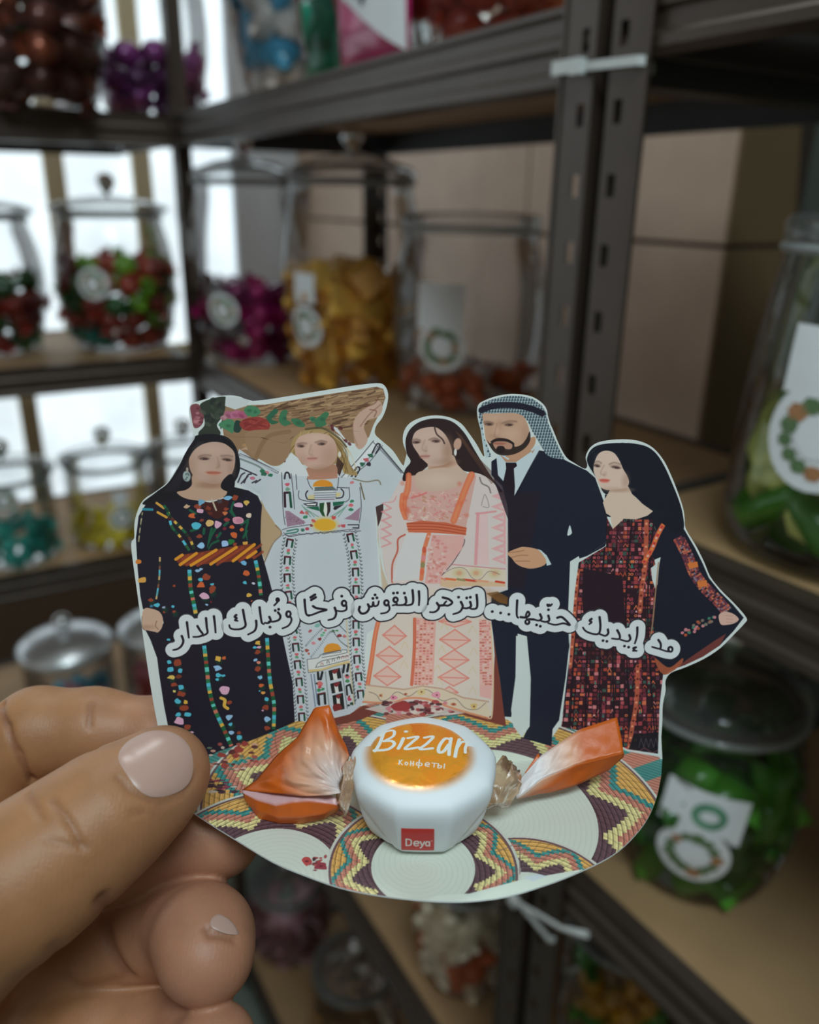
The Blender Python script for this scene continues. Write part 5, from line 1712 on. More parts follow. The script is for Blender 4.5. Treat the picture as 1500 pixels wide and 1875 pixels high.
    a.poly([(900, 870), (900, 845), (915, 835), (990, 825), (1005, 828), (1040, 845), (1075, 862), (1090, 875), (1110, 930), (1115, 980), (1108, 1000), (1075, 1018), (1045, 1028), (1052, 1060), (1053, 1120), (1045, 1150), (1042, 1200),
            (1040, 1280), (1030, 1310), (1012, 1335), (1010, 1366), (958, 1352), (970, 1325), (972, 1245), (965, 1165), (948, 1160), (946, 1220), (940, 1290), (936, 1313), (924, 1312), (915, 1240), (900, 1140), (900, 1090), (930, 1080),
            (932, 1000), (930, 930), (920, 890)], NAVY)
    a.poly([(900, 850), (930, 900), (990, 900), (960, 1080), (930, 1075), (930, 950), (905, 880)], (38, 29, 40), 0.8)
    a.poly([(945, 1164), (965, 1168), (972, 1240), (970, 1330), (956, 1350), (940, 1330), (936, 1300), (944, 1240)], (190, 202, 202))
    a.poly([(1043, 962), (1046, 968), (1047, 977), (1039, 980)], (190, 205, 208), smooth=True)
    a.poly([(909, 835), (990, 815), (988, 828), (975, 850), (942, 908), (930, 890), (912, 870)], (182, 198, 206))
    a.line([(988, 826), (968, 862), (944, 908)], 2.5, (20, 22, 34), 0.8)
    a.poly([(926, 847), (945, 847), (947, 853), (941, 858), (943, 890), (942, 908), (930, 900), (921, 885), (927, 858)], (34, 27, 36), smooth=False)
    # head cloth
    clip = a.region([(876, 750), (884, 738), (905, 730), (930, 725), (952, 725), (975, 730), (992, 742), (1000, 755), (1004, 775), (1014, 800), (1028, 830), (1035, 842), (1010, 838), (1000, 832), (986, 808), (975, 790), (966, 770), (950, 760), (915, 756), (886, 758),
                     (883, 775), (886, 800), (900, 836), (890, 838), (884, 810), (878, 780)])
    base = a.im.copy()
    cloth = a.im.copy()
    cloth[:] = (168, 188, 194)
    a.im = cloth
    for i in range(34):
        for j in range(24):
            x = 868 + i * 5.2 + (j % 2) * 2.6 + j * 1.3
            y = 722 + j * 5.2
            a.dot(x, y, 1.8, 2.2, (44, 58, 70), 0.85, 0.5)
            a.line([(x, y), (x + 3.2, y + 2.6)], 0.9, (70, 88, 98), 0.6, smooth=False)
    a.im = base + (a.im - base) * clip[..., None]
    a.line([(882, 751), (905, 743), (940, 742), (972, 748), (993, 757)], 10, (30, 29, 44))
    a.poly([(975, 830), (968, 815), (945, 835), (930, 842), (915, 832), (926, 846), (945, 846), (980, 822)], (174, 134, 108))
    a.poly([(930, 832), (975, 800), (980, 812), (968, 828), (945, 842), (930, 838)], (178, 138, 112), smooth=True)
    face(a, [(884, 765), (886, 757), (905, 757), (940, 756), (958, 762), (966, 776), (970, 795), (965, 812), (950, 826), (932, 832), (916, 830), (900, 820), (890, 805), (887, 785)],
         [[(886, 773), (894, 772), (903, 775)], [(920, 775), (932, 771), (946, 772)]], [(895, 777, 6, .05), (932, 778, 6, 0)], [(910, 776), (906, 798), (914, 802)], (911, 812, 10, 0.05),
         (182, 148, 126), (160, 104, 90), [(962, 800, 6, 16, .3), (915, 776, 4, 8, .25), (906, 799, 8, 4, .35)], [(935, 795, 14, 10, .35), (905, 765, 16, 5, .25), (909, 788, 4, 8, .35)])
    beard = (40, 32, 32)
    a.poly([(892, 806), (898, 812), (905, 806), (915, 803), (930, 805), (941, 811), (943, 818), (955, 814), (964, 803), (970, 790), (971, 806), (962, 820), (946, 830), (928, 834), (912, 832), (901, 823)], beard, 0.92, smooth=True)
    a.poly([(903, 812), (912, 808), (928, 809), (938, 814), (936, 822), (926, 822), (922, 817), (912, 817), (908, 822)], (172, 132, 114), smooth=True)
    a.dot(915, 812, 11, 2.2, (156, 98, 84), 0.9)
    a.dot(917, 824, 7, 6, beard)
    a.line([(900, 809), (910, 804), (928, 805), (940, 812)], 3, beard, 0.9)
    for i in range(0):
        a.dot(960 + rnd.uniform(-6, 8), 805 + rnd.uniform(-14, 10), 4, 4, beard, 0.25, soft=0.9)
    # hand
    a.at(880, 880, 5.7692)
    a.poly([(285, 765), (400, 710), (470, 700), (600, 725), (680, 790), (700, 860), (650, 905), (540, 930), (450, 915), (380, 880), (330, 820)], (190, 146, 116), smooth=True)
    for pts in [[(300, 760), (400, 750), (460, 735)], [(330, 810), (420, 790), (500, 790)], [(370, 850), (450, 850), (520, 850)]]:
        a.line(pts, 8, (140, 92, 70), 0.7)
    a.poly([(600, 722), (640, 735), (700, 790), (750, 885), (700, 900), (690, 830), (650, 770)], (182, 198, 202))
    a.poly([(60, 1190), (180, 1170), (320, 1250), (320, 1310), (200, 1290)], (104, 72, 40), 0.8)
    a.line([(70, 1200), (200, 1260), (310, 1310)], 30, (150, 98, 46), 0.6, soft=12)
    # ------------------------------------------------ woman on the right in red and black
    G()
    a.poly([(1044, 1028), (1060, 1018), (1066, 1040), (1052, 1120), (1046, 1150), (1036, 1240), (1022, 1330), (1028, 1330), (1043, 1200), (1040, 1130)], (192, 204, 204))
    dress = a.region([(1110, 945), (1122, 968), (1140, 945), (1200, 948), (1228, 942), (1215, 985), (1198, 1020), (1205, 1070), (1203, 1170), (1215, 1230), (1208, 1290), (1205, 1380), (1150, 1372), (1090, 1345), (1028, 1330), (1040, 1250), (1047, 1150), (1053, 1080), (1060, 1030), (1090, 1012), (1110, 1000)])
    base = a.im.copy()
    a.im[:] = (44, 28, 36)
    x0 = 1020
    for r in range(58):
        for c in range(27):
            y = 945 + r * 7.6
            x = x0 + c * 7.6 + (y - 1150) * (-0.10 + 0.13 * (c / 26)) + rnd.uniform(-0.8, 0.8)
            k = rnd.random()
            if k < 0.2:
                continue
            col = rnd.choice([(150, 62, 68), (128, 54, 66), (180, 82, 60), (200, 108, 74), (168, 78, 86), (104, 46, 58), (84, 50, 68), (196, 120, 124), (60, 84, 76), (164, 68, 56), (92, 40, 50)])
            w, h = rnd.uniform(2.4, 3.9), rnd.uniform(2.2, 3.8)
            if k < 0.75:
                a.poly([(x - w, y - h), (x + w, y - h + rnd.uniform(-1, 1)), (x + w, y + h), (x - w, y + h)], col, 0.95)
            elif k < 0.88:
                a.line([(x - w, y + h), (x, y - h), (x + w, y + h)], 1.6, col, smooth=False)
            else:
                a.dot(x, y, 2.8, 2.6, col)
                a.dot(x, y, 1.3, 1.2, (44, 28, 36))
            if rnd.random() < 0.06:
                a.dot(x, y, 1.6, 1.6, (190, 170, 185))
            if rnd.random() < 0.04:
                a.poly([(x - 2, y + 4), (x, y - 4), (x + 2, y + 4)], (52, 120, 108))
    for k, xx in enumerate((1055, 1078, 1100, 1122, 1146, 1186)):
        a.line([(xx + 12, 945), (xx, 1120), (xx - 14 + 6 * k, 1385)], 3.0, (30, 24, 32), 0.9)
    a.poly([(1068, 1040), (1140, 1055), (1145, 1140), (1150, 1180), (1072, 1160), (1066, 1100)], (38, 26, 36), 0.97)
    a.poly([(1075, 1130), (1130, 1140), (1128, 1215), (1072, 1205)], (44, 28, 36), 0.6)
    for pts in [[(1184, 945), (1182, 1030), (1175, 1080), (1172, 1120)], [(1168, 1220), (1166, 1280), (1158, 1330), (1152, 1370)], [(1058, 1045), (1054, 1090), (1050, 1150), (1044, 1220)]]:
        a.line(pts, 8, (176, 88, 66), 0.9)
        p = spline(pts, False, 9)
        for i in range(0, len(p), 2):
            a.dot(p[i][0], p[i][1], 2.2, 2.2, (214, 140, 110) if i % 4 else (96, 40, 40))
    a.poly([(1160, 1345), (1206, 1340), (1206, 1385), (1150, 1375)], (26, 26, 34), 0.9)
    for q in range(4):
        a.line([(1170 + q * 9, 1368), (1174 + q * 9, 1352), (1179 + q * 9, 1368)], 1.2, (84, 74, 84), 0.8, smooth=False)
    a.line([(1150, 1372), (1170, 1375), (1180, 1370), (1195, 1378), (1206, 1372)], 2.4, (96, 60, 66), 0.8)
    a.poly([(1116, 952), (1128, 960), (1140, 950), (1150, 1000), (1120, 1000)], (88, 38, 50), 0.35)
    a.im = base + (a.im - base) * dress[..., None]
    # big sleeve
    a.poly([(1195, 950), (1228, 935), (1248, 935), (1252, 968), (1272, 1002), (1287, 1032), (1298, 1058), (1318, 1083), (1343, 1108), (1362, 1131), (1343, 1156), (1318, 1182), (1288, 1202), (1254, 1218), (1228, 1227), (1216, 1236), (1204, 1215), (1196, 1180), (1200, 1100), (1206, 1040),
            (1210, 1020), (1198, 1025), (1192, 1010), (1205, 980)], (27, 29, 42))
    a.poly([(1192, 1040), (1208, 1028), (1204, 1070), (1200, 1078), (1194, 1060)], (190, 200, 200))
    a.line([(1206, 1030), (1200, 1090), (1194, 1150), (1190, 1165)], 2.4, (150, 120, 96), 0.9)
    a.poly([(1234, 1225), (1262, 1205), (1310, 1172), (1330, 1160), (1318, 1182), (1288, 1202), (1254, 1218)], (120, 60, 54), 0.85)
    a.poly([(1200, 1205), (1225, 1222), (1250, 1205), (1246, 1218), (1220, 1235), (1206, 1225)], (160, 86, 60), 0.9, smooth=True)
    p = spline([(1243, 985), (1258, 1015), (1272, 1050), (1290, 1075), (1315, 1100), (1330, 1118)], False, 10)
    n = len(p)
    for i in range(n):
        d = p[min(i + 1, n - 1)] - p[max(i - 1, 0)]
        d /= np.hypot(*d)
        nn = np.array([-d[1], d[0]])
        for j in range(-2, 3):
            q = p[i] + nn * j * 4.2
            if rnd.random() < 0.86:
                a.dot(q[0], q[1], 2.4, 2.0, rnd.choice([(150, 70, 66), (120, 56, 64), (176, 90, 76), (96, 54, 70), (190, 110, 80), (130, 110, 124), (86, 46, 60)]), 0.95, rnd.uniform(0, 3))
    for q in ((1268, 1036), (1285, 1070)):
        a.poly([(q[0] - 9, q[1] - 5), (q[0] + 9, q[1] - 8), (q[0] + 11, q[1] + 2), (q[0] - 6, q[1] + 6)], (196, 112, 58))
    for i in range(26):
        t = i / 25
        a.dot(1252 + 55 * t + rnd.uniform(-3, 3), 1158 - 26 * t + rnd.uniform(-7, 7), 3.0, 2.8, rnd.choice([(176, 82, 52), (120, 110, 100), (60, 120, 100), (190, 120, 130), (150, 80, 60)]), 0.95)
    a.poly([(1316, 1128), (1322, 1121), (1332, 1120), (1345, 1125), (1353, 1134), (1345, 1141), (1332, 1144), (1320, 1143)], (196, 162, 150), smooth=True)
    for y in (1127, 1133, 1139):
        a.line([(1330, y), (1342, y + 1)], 1.0, (160, 120, 106), 0.7, smooth=False)
    a.line([(1226, 945), (1212, 965), (1202, 985), (1194, 1005), (1180, 1028)], 8.5, (196, 94, 60))
    for i, q in enumerate(spline([(1226, 945), (1212, 965), (1202, 985), (1194, 1005), (1180, 1028)], False, 4)):
        a.dot(q[0], q[1], 2.4, 2.4, [(214, 130, 70), (180, 60, 60), (206, 160, 150)][i % 3])
    # hair and face
    a.poly([(1077, 850), (1076, 836), (1084, 822), (1100, 814), (1130, 811), (1160, 812), (1185, 818), (1203, 832), (1218, 856), (1231, 885), (1243, 915), (1250, 940), (1252, 968), (1238, 975), (1215, 960), (1195, 942), (1150, 900), (1110, 905), (1095, 880)], (24, 27, 38), smooth=True)
    a.poly([(1108, 905), (1200, 930), (1230, 945), (1200, 951), (1140, 951), (1108, 945)], (27, 29, 40))
    a.poly([(1117, 897), (1122, 885), (1150, 890), (1158, 905), (1176, 922), (1196, 936), (1186, 944), (1165, 951), (1142, 950), (1134, 958), (1122, 969), (1118, 945), (1110, 940), (1104, 920)], (198, 178, 162), smooth=False)
    a.dot(1135, 897, 20, 4, (170, 136, 118), 0.6, soft=0.7)
    face(a, [(1087, 862), (1089, 845), (1097, 830), (1110, 825), (1124, 829), (1134, 842), (1141, 858), (1149, 872), (1152, 884), (1146, 893), (1130, 896), (1112, 897), (1100, 892), (1093, 878)],
         [[(1089, 846), (1096, 845), (1101, 848)], [(1116, 850), (1125, 847), (1136, 850)]], [(1093, 853, 5, 0.2), (1128, 856, 7, 0.15)], [(1106, 852), (1100, 866), (1107, 870)], (1107, 880, 9, 0.05),
         (200, 178, 165), (196, 88, 76), [(1146, 880, 6, 12, .4), (1108, 868, 3, 4, .3), (1120, 896, 20, 4, .25)], [(1110, 836, 14, 6, .3), (1122, 870, 10, 8, .3)])


def draw_slogan(a):
    a.at(0, 0, 1)
    for i, wd in enumerate(text_strokes()):
        D = a.dist(wd, 20)
        x = np.clip(0.5 - (D - 14.6) * a.u, 0, 1)
        a.tint(x, (34, 32, 42), 1.0)
        a.tint(np.clip(0.5 - (D - 12.1) * a.u, 0, 1), (198, 207, 212), 1.0)
    for wd in text_strokes():
        D = a.dist(wd, 20)
        a.tint(np.clip(0.5 - (D - 12.1) * a.u, 0, 1), (198, 207, 212), 1.0)
        a.tint(np.clip(0.5 - D * a.u, 0, 1), (34, 30, 40), 1.0)
# ================================================================ the paper card, with its printed figures
ZB = 1.32498                                     # height of the card's flat round base
FL, FR = onz(300, 1395, ZB), onz(1213, 1390, ZB)
E1 = (FR - FL) / np.linalg.norm(FR - FL)
LEAN = math.radians(8)
_back = np.array([-E1[1], E1[0], 0])
E2 = np.array([0, 0, 1]) * math.cos(LEAN) + _back * math.sin(LEAN)
EN = np.cross(E1, E2)                              # panel normal, towards the viewer
if EN @ FWD > 0:
    EN = -EN
FO = (FL + FR) / 2


def to_panel(p):
    p = np.asarray(p, float).reshape(-1, 2)
    q = np.array([onplane(x, y, FO, EN) for x, y in p]) - FO
    return np.stack([q @ E1, q @ E2], 1)


def to_base(p):
    p = np.asarray(p, float).reshape(-1, 2)
    return np.array([onz(x, y, ZB) for x, y in p])[:, :2] - FO[:2]


SPM = 11500.0                                      # sheet pixels per metre
pan_out, base_out = to_panel(PANEL), to_base(BASE)
PU0, PV1 = pan_out.min(0)[0] - 0.001, pan_out.max(0)[1] + 0.001
PW, PH = int((pan_out.max(0)[0] + 0.001 - PU0) * SPM), int((PV1 + 0.001) * SPM)
BU0, BV0 = base_out.min(0) - 0.001
BW, BH = (np.ceil((base_out.max(0) + 0.001 - (BU0, BV0)) * SPM)).astype(int)


def sheet_panel(p):
    q = to_panel(p)
    return np.stack([(q[:, 0] - PU0) * SPM, (PV1 - q[:, 1]) * SPM], 1)


def sheet_base(p):
    q = to_base(p)
    return np.stack([(q[:, 0] - BU0) * SPM, (BV0 - q[:, 1]) * SPM + BH], 1)


def plates(art, gx, gy):
    """Woven round trays printed on the sheet; gx, gy = place on the base in metres."""
    rs = np.random.RandomState(3)
    grain = rs.rand(*gx.shape)

    def plate(cx, cy, rw, ro, n, phase, hx=0.0, mask=None):
        c = to_base([(cx, cy)])[0]
        dx, dy = gx - c[0], gy - c[1]
        r = np.hypot(dx, dy)
        th = np.arctan2(dy, dx)
        inside = r < ro
        if mask is not None:
            inside &= mask
        rope = (r / 0.0011 + th * 1.3) % 1.0
        rad = (th * n * 7 / (2 * np.pi) + r / 0.004) % 1.0
        t = (r - rw) / (ro - rw)
        step = np.floor(t * 16) / 16
        q = (th * n / (2 * np.pi) + phase) % 1.0
        tri = 1 - np.abs(2 * q - 1)
        e = step - 0.44 * tri
        col = np.empty(gx.shape + (3,))
        white = (193, 204, 196)
        col[:] = white
        for lo, c3 in ((0.0, (206, 198, 142)), (0.20, (182, 122, 106)), (0.38, (64, 136, 134)), (0.50, (204, 160, 92))):
            col[(t > 0) & (e > lo)] = c3
        col[(t > 0) & (e <= 0.0)] = (92, 70, 78)
        dark = (t > 0)
        shade = 1 - 0.26 * (rope < 0.28) + 0.10 * (rope > 0.7)
        shade = shade * (1 - 0.12 * (rad < 0.2))
        shade = shade * (0.93 + 0.14 * grain)
        col[dark] *= shade[dark][:, None]
        col[~dark] *= (1 - 0.03 * (rope < 0.25))[~dark][:, None]
        rim = (r > ro - 0.0011)
        col[rim] = (104, 80, 86)
        col[(r > ro - 0.0006) & rim] = (190, 196, 190)
        art.im[inside] = np.clip(col[inside], 0, 255)

    c = to_base([(700, 1450)])[0]
    v = ((gx * 0.9 + gy * 1.6) / 0.0018) % 1.0
    k = ((gx * 0.5 - gy) / 0.011) % 1.0
    art.im[:] = np.where((k < 0.5)[..., None], (184, 126, 110), (72, 136, 132)) * (1 - 0.25 * (v < 0.3))[..., None]
    plate(900, 1493, 0.0228, 0.0385, 11, 0.42)
    # the left tray, laid under the sweet
    plate(612, 1448, 0.0125, 0.0300, 9, 0.35, mask=gx < c[0])
    plate(492, 1610, 0.0138, 0.0262, 9, 0.15)
    plate(972, 1660, 0.0085, 0.0185, 8, 0.3)
    plate(775, 1586, 0.0104, 0.0195, 9, 0.62)


def base_details(a):
    rr = random.Random(11)
    a.at(0, 0, 1)
    a.poly([(775, 1652), (800, 1640), (860, 1636), (950, 1612), (1040, 1596), (1066, 1592), (1075, 1596), (1000, 1630), (930, 1650), (860, 1660)], (200, 212, 206))
    a.poly([(960, 1606), (985, 1600), (1002, 1604), (975, 1614)], (186, 200, 212), 0.8)
    for i in range(18):
        a.dot(560 + rr.uniform(0, 36), 1568 + rr.uniform(0, 26), rr.uniform(2, 5), rr.uniform(1.5, 4), rr.choice([(150, 66, 70), (110, 50, 60), (60, 50, 56), (170, 84, 80)]), 0.9)
    for x, y, r, c in [(562, 1577, 11, (176, 72, 74)), (588, 1586, 12, (140, 58, 70))]:
        bloom(a, x, y, r, c, int(x))
        a.dot(x, y, 3, 2, (100, 40, 48))
    for i in range(34):
        a.dot(rr.uniform(380, 470), rr.uniform(1362, 1412), rr.uniform(3, 7), rr.uniform(2, 4), rr.choice([(126, 56, 54), (150, 74, 70), (196, 180, 170), (84, 44, 46), (90, 110, 96), (190, 150, 130)]), 0.9)
    for x, y, r in [(438, 1372, 8), (448, 1362, 7), (432, 1384, 7), (405, 1382, 8), (412, 1402, 8)]:
        bloom(a, x, y, r, (142, 62, 58), int(x))
    for i in range(26):
        a.dot(rr.uniform(378, 430), rr.uniform(1428, 1452), rr.uniform(4, 9), rr.uniform(2, 4), rr.choice([(120, 48, 66), (70, 50, 62), (150, 64, 84), (60, 44, 54), (190, 180, 170)]), 0.9)
    # floral scrap and the coral hem beside the sweet's back
    a.poly([(668, 1298), (720, 1285), (760, 1283), (800, 1290), (850, 1306), (820, 1310), (700, 1306)], (196, 184, 180), 0.9)
    for i in range(60):
        a.dot(rr.uniform(700, 830), rr.uniform(1284, 1308), rr.uniform(3, 7), rr.uniform(2, 4), rr.choice([(156, 66, 70), (70, 44, 50), (190, 120, 130), (206, 196, 190), (120, 56, 60)]), 0.9)
    a.poly([(716, 1292), (735, 1284), (750, 1288), (748, 1300), (725, 1301)], (150, 60, 62), smooth=True)
    a.line([(908, 1560), (930, 1552), (950, 1546), (952, 1600)], 2.0, (120, 96, 100), 0.7)


def make_image(name, art, norm=True, k=0.88):
    h, w_ = art.h, art.w
    im = bpy.data.images.new(name, w_, h, alpha=False, float_buffer=False)
    rgb = np.clip(art.im, 0, 255)
    l = s2l(rgb)
    if norm:
        l = np.clip(l / s2l((198, 207, 212)) * k, 0, 0.97)
    srgb = np.where(l <= 0.0031308, l * 12.92, 1.055 * np.maximum(l, 1e-9) ** (1 / 2.4) - 0.055)
    buf = np.ones((h, w_, 4), dtype=np.float32)
    buf[..., :3] = srgb[::-1]
    im.pixels.foreach_set(buf.ravel())
    im.update()
    im.pack()
    return im


def print_mat(name, im, rough=0.42):
    m = bpy.data.materials.new(name)
    m.use_nodes = True
    nt = m.node_tree
    b = nt.nodes['Principled BSDF']
    b.inputs['Roughness'].default_value = rough
    b.inputs['Specular IOR Level'].default_value = 0.35
    t = nt.nodes.new('ShaderNodeTexImage')
    t.image = im
    t.extension = 'EXTEND'
    nt.links.new(t.outputs[0], b.inputs['Base Color'])
    return m


paper = material('white_card', (0.80, 0.83, 0.82), 0.6, noise=(300, 0.03))

# --- panel print
artp = Art(PW, PH, sheet_panel, 1.5)
yy, xx = np.mgrid[0:PH, 0:PW]
pts3 = FO + ((xx + 0.5) / SPM + PU0)[..., None] * E1 + (PV1 - (yy + 0.5) / SPM)[..., None] * E2
ph = proj(pts3.reshape(-1, 3)).reshape(PH, PW, 2)
r3 = FWD + RIGHT * ((ph[..., 0:1] - 750) / F) + UP * ((937.5 - ph[..., 1:2]) / F)
k3 = (ZB - EYE) / np.minimum(r3[..., 2:3], -0.05)
g3 = CAM + r3 * k3 - FO
blank = artp.im.copy()
blank[:] = (194, 205, 206)
plates(artp, g3[..., 0], g3[..., 1])
woven = artp.region([(300, 1400), (372, 1390), (400, 1376), (470, 1352), (538, 1322), (600, 1308), (690, 1286), (760, 1283), (880, 1312), (930, 1318), (960, 1340), (1010, 1352), (1028, 1326), (1060, 1340), (1150, 1376), (1207, 1386), (1216, 1400), (1216, 1420), (300, 1420)])
artp.im = blank + (artp.im - blank) * woven[..., None]
draw_figures(artp)
draw_slogan(artp)
base_details(artp)
img_p = make_image('panel_print', artp)
pm = print_mat('panel_print', img_p)

# --- base print
artb = Art(BW, BH, sheet_base, 1.42)
yy, xx = np.mgrid[0:BH, 0:BW]
plates(artb, (xx + 0.5) / SPM + BU0, (BH - yy - 0.5) / SPM + BV0)
base_details(artb)
img_b = make_image('base_print', artb, k=0.72)
bmz = print_mat('base_print', img_b, 0.35)


def sheet(name, outline, to3, n, thick, mat, parent, uvf):
    """A sheet of card cut along an outline: printed face, white edge and back."""
    m = len(outline)
    top = np.array([to3(u, v) for u, v in outline])
    bot = top - n * thick
    verts = np.vstack([top, bot])
    faces = [tuple(range(m)), tuple(range(2 * m - 1, m - 1, -1))] + [(i, i + m, (i + 1) % m + m, (i + 1) % m) for i in range(m)]
    uv = [uvf(u, v) for u, v in outline] * 2
    me = bpy.data.meshes.new(name)
    bm = bmesh.new()
    vs = [bm.verts.new(v) for v in verts]
    lay = bm.loops.layers.uv.new('UVMap')
    for i, f in enumerate(faces):
        fc = bm.faces.new([vs[k] for k in f])
        fc.material_index = 0 if i == 0 else 1
        for lp, k in zip(fc.loops, f):
            lp[lay].uv = uv[k]
    bm.normal_update()
    if bm.faces[:][0].normal.dot(Vector(n)) < 0:
        bmesh.ops.reverse_faces(bm, faces=bm.faces[:])
    bmesh.ops.triangulate(bm, faces=[f for f in bm.faces if len(f.verts) > 4])
    bm.to_mesh(me)
    bm.free()
    me.materials.append(mat)
    me.materials.append(paper)
    o = bpy.data.objects.new(name, me)
    COL.objects.link(o)
    o.parent = parent
    return o


card = empty('party_favour_card', (0, 0, 0))
tag(card, 'white paper cut-out card printed with five people in traditional dress, held by the fingers', 'paper card')
p3 = lambda u, v, h=0.0: FO + u * E1 + v * E2 + EN * h
puv = lambda u, v: ((u - PU0) * SPM / PW, 1 - (PV1 - v) * SPM / PH)
sm = lambda pts, n=4: spline(np.asarray(pts, float), True, n)
pan_s = np.vstack([to_panel(PANEL[:1]), to_panel(spline(np.array(PANEL[1:-1], float), False, 3)), to_panel(PANEL[-1:])])
sheet('upright_panel', pan_s, p3, EN, 0.00035, pm, card, puv)
bas_s = to_base(np.vstack([[BASE[0]], spline(np.array(BASE[1:-1], float), False, 3), [BASE[-1]]]))
bs = sheet('round_base', bas_s, lambda u, v: np.array([FO[0] + u, FO[1] + v, ZB]), np.array([0, 0, 1.0]), 0.00035, bmz, card, lambda u, v: ((u - BU0) * SPM / BW, (v - BV0) * SPM / BH))


def decal(name, pts, h, label):
    """One printed figure: a skin of ink on the panel, sampling the same print."""
    q = to_panel(pts)
    o = sheet(name, q, lambda u, v: p3(u, v, h), EN, 0.00002, pm, card, puv)
    o['label'] = label
    return o


decal('printed_basket', [(352, 742), (395, 727), (440, 728), (485, 740), (600, 721), (690, 707), (703, 712), (707, 726), (690, 765), (660, 790), (600, 785), (560, 785), (520, 812), (470, 800), (430, 800), (400, 790), (365, 792), (356, 780)], 0.00003, 'printed straw basket with flowers carried on the head')
decal('printed_woman', [(438, 822), (480, 800), (520, 815), (535, 800), (580, 783), (620, 796), (648, 812), (690, 806), (720, 828), (738, 855), (735, 905), (700, 935), (690, 960), (700, 1080), (700, 1150), (668, 1200), (672, 1282), (655, 1296), (560, 1322), (540, 1318), (535, 1250), (508, 1120), (484, 1030), (478, 905), (432, 870)], 0.00003, 'printed blonde woman in a white dress with a domed building on the skirt')
decal('printed_woman', [(361, 797), (385, 794), (410, 798), (430, 815), (440, 850), (434, 880), (470, 905), (480, 930), (477, 985), (490, 1050), (508, 1120), (530, 1220), (540, 1320), (470, 1352), (372, 1390), (312, 1392), (300, 1290), (291, 1230), (266, 1155), (257, 1090), (249, 985), (256, 940), (270, 920), (308, 884), (345, 820)], 0.00005, 'printed dark haired woman in a black dress with colourful embroidered flowers')
decal('printed_man', [(875, 752), (888, 737), (935, 724), (975, 729), (1000, 750), (1012, 790), (1036, 842), (1075, 862), (1110, 930), (1115, 985), (1075, 1020), (1046, 1028), (1053, 1120), (1040, 1280), (1012, 1366), (958, 1352), (940, 1300), (924, 1312), (905, 1180), (928, 1080), (930, 960), (905, 880), (888, 840)], 0.00003, 'printed bearded man in a dark suit and checked head cloth')
decal('printed_woman', [(745, 830), (743, 800), (772, 770), (800, 765), (830, 773), (852, 795), (885, 850), (920, 900), (930, 990), (927, 1080), (898, 1088), (908, 1240), (925, 1325), (890, 1314), (760, 1284), (672, 1288), (690, 1200), (712, 1072), (696, 1000), (703, 930), (735, 870)], 0.00007, 'printed dark haired woman in a coral and white embroidered dress')
decal('printed_woman', [(1077, 850), (1076, 836), (1100, 813), (1135, 809), (1180, 815), (1216, 852), (1250, 935), (1254, 970), (1290, 1040), (1318, 1083), (1362, 1131), (1318, 1182), (1226, 1230), (1212, 1260), (1207, 1385), (1150, 1374), (1028, 1330), (1044, 1200), (1053, 1080), (1062, 1028), (1112, 990), (1110, 940), (1095, 890)], 0.00005, 'printed long haired woman in a red and black embroidered dress')


def outline_of(D, lim):
    """Outer contour of D < lim on a coarse grid (boundary walk)."""
    m = D < lim
    ys, xs = np.nonzero(m)
    s = (ys[0], xs[0])
    nb = [(0, -1), (-1, -1), (-1, 0), (-1, 1), (0, 1), (1, 1), (1, 0), (1, -1)]
    out, cur, back = [s], s, 0
    for _ in range(20000):
        for k in range(8):
            q = (back + 1 + k) % 8
            c = (cur[0] + nb[q][0], cur[1] + nb[q][1])
            if 0 <= c[0] < m.shape[0] and 0 <= c[1] < m.shape[1] and m[c]:
                back = (q + 4 + 1) % 8 if q % 2 == 0 else (q + 5) % 8
                back = (q + 5) % 8
                cur = c
                break
        else:
            break
        if cur == s:
            break
        out.append(cur)
    return np.array(out, float)[:, ::-1] + 0.5


words = ['printed slogan word in black Arabic lettering, last on the left', 'printed slogan word over the black dress', 'printed slogan word over the white dress', 'printed slogan word between the white and coral dresses',
         'printed slogan word over the coral dress', 'printed slogan word with three dots over the dark suit', 'printed slogan word over the red and black dress', 'printed slogan word, first on the right']
for wd, lb in zip(text_strokes(), words):
    allp = np.vstack([s[0] for s in wd])
    o0 = allp.min(0) - 20
    sz = allp.max(0) + 20 - o0
    small = Art(int(sz[0]), int(sz[1]), lambda p, o0=o0: np.asarray(p, float) - o0, 1.0)
    c = outline_of(small.dist(wd, 20), 14.2)
    if len(c) > 30:
        q = to_panel(c[::4] + o0)
        o = sheet('slogan_word', q, lambda u, v: p3(u, v, 0.00010), EN, 0.00002, pm, card, puv)
        o['label'] = lb
# ================================================================ the wrapped sweet standing on the card
SW = np.array([0.0037, 0.1418, ZB + 0.0002])
sweet = empty('wrapped_sweet', SW)
tag(sweet, 'white and orange wrapped round sweet with twisted ends standing on the card', 'sweet')


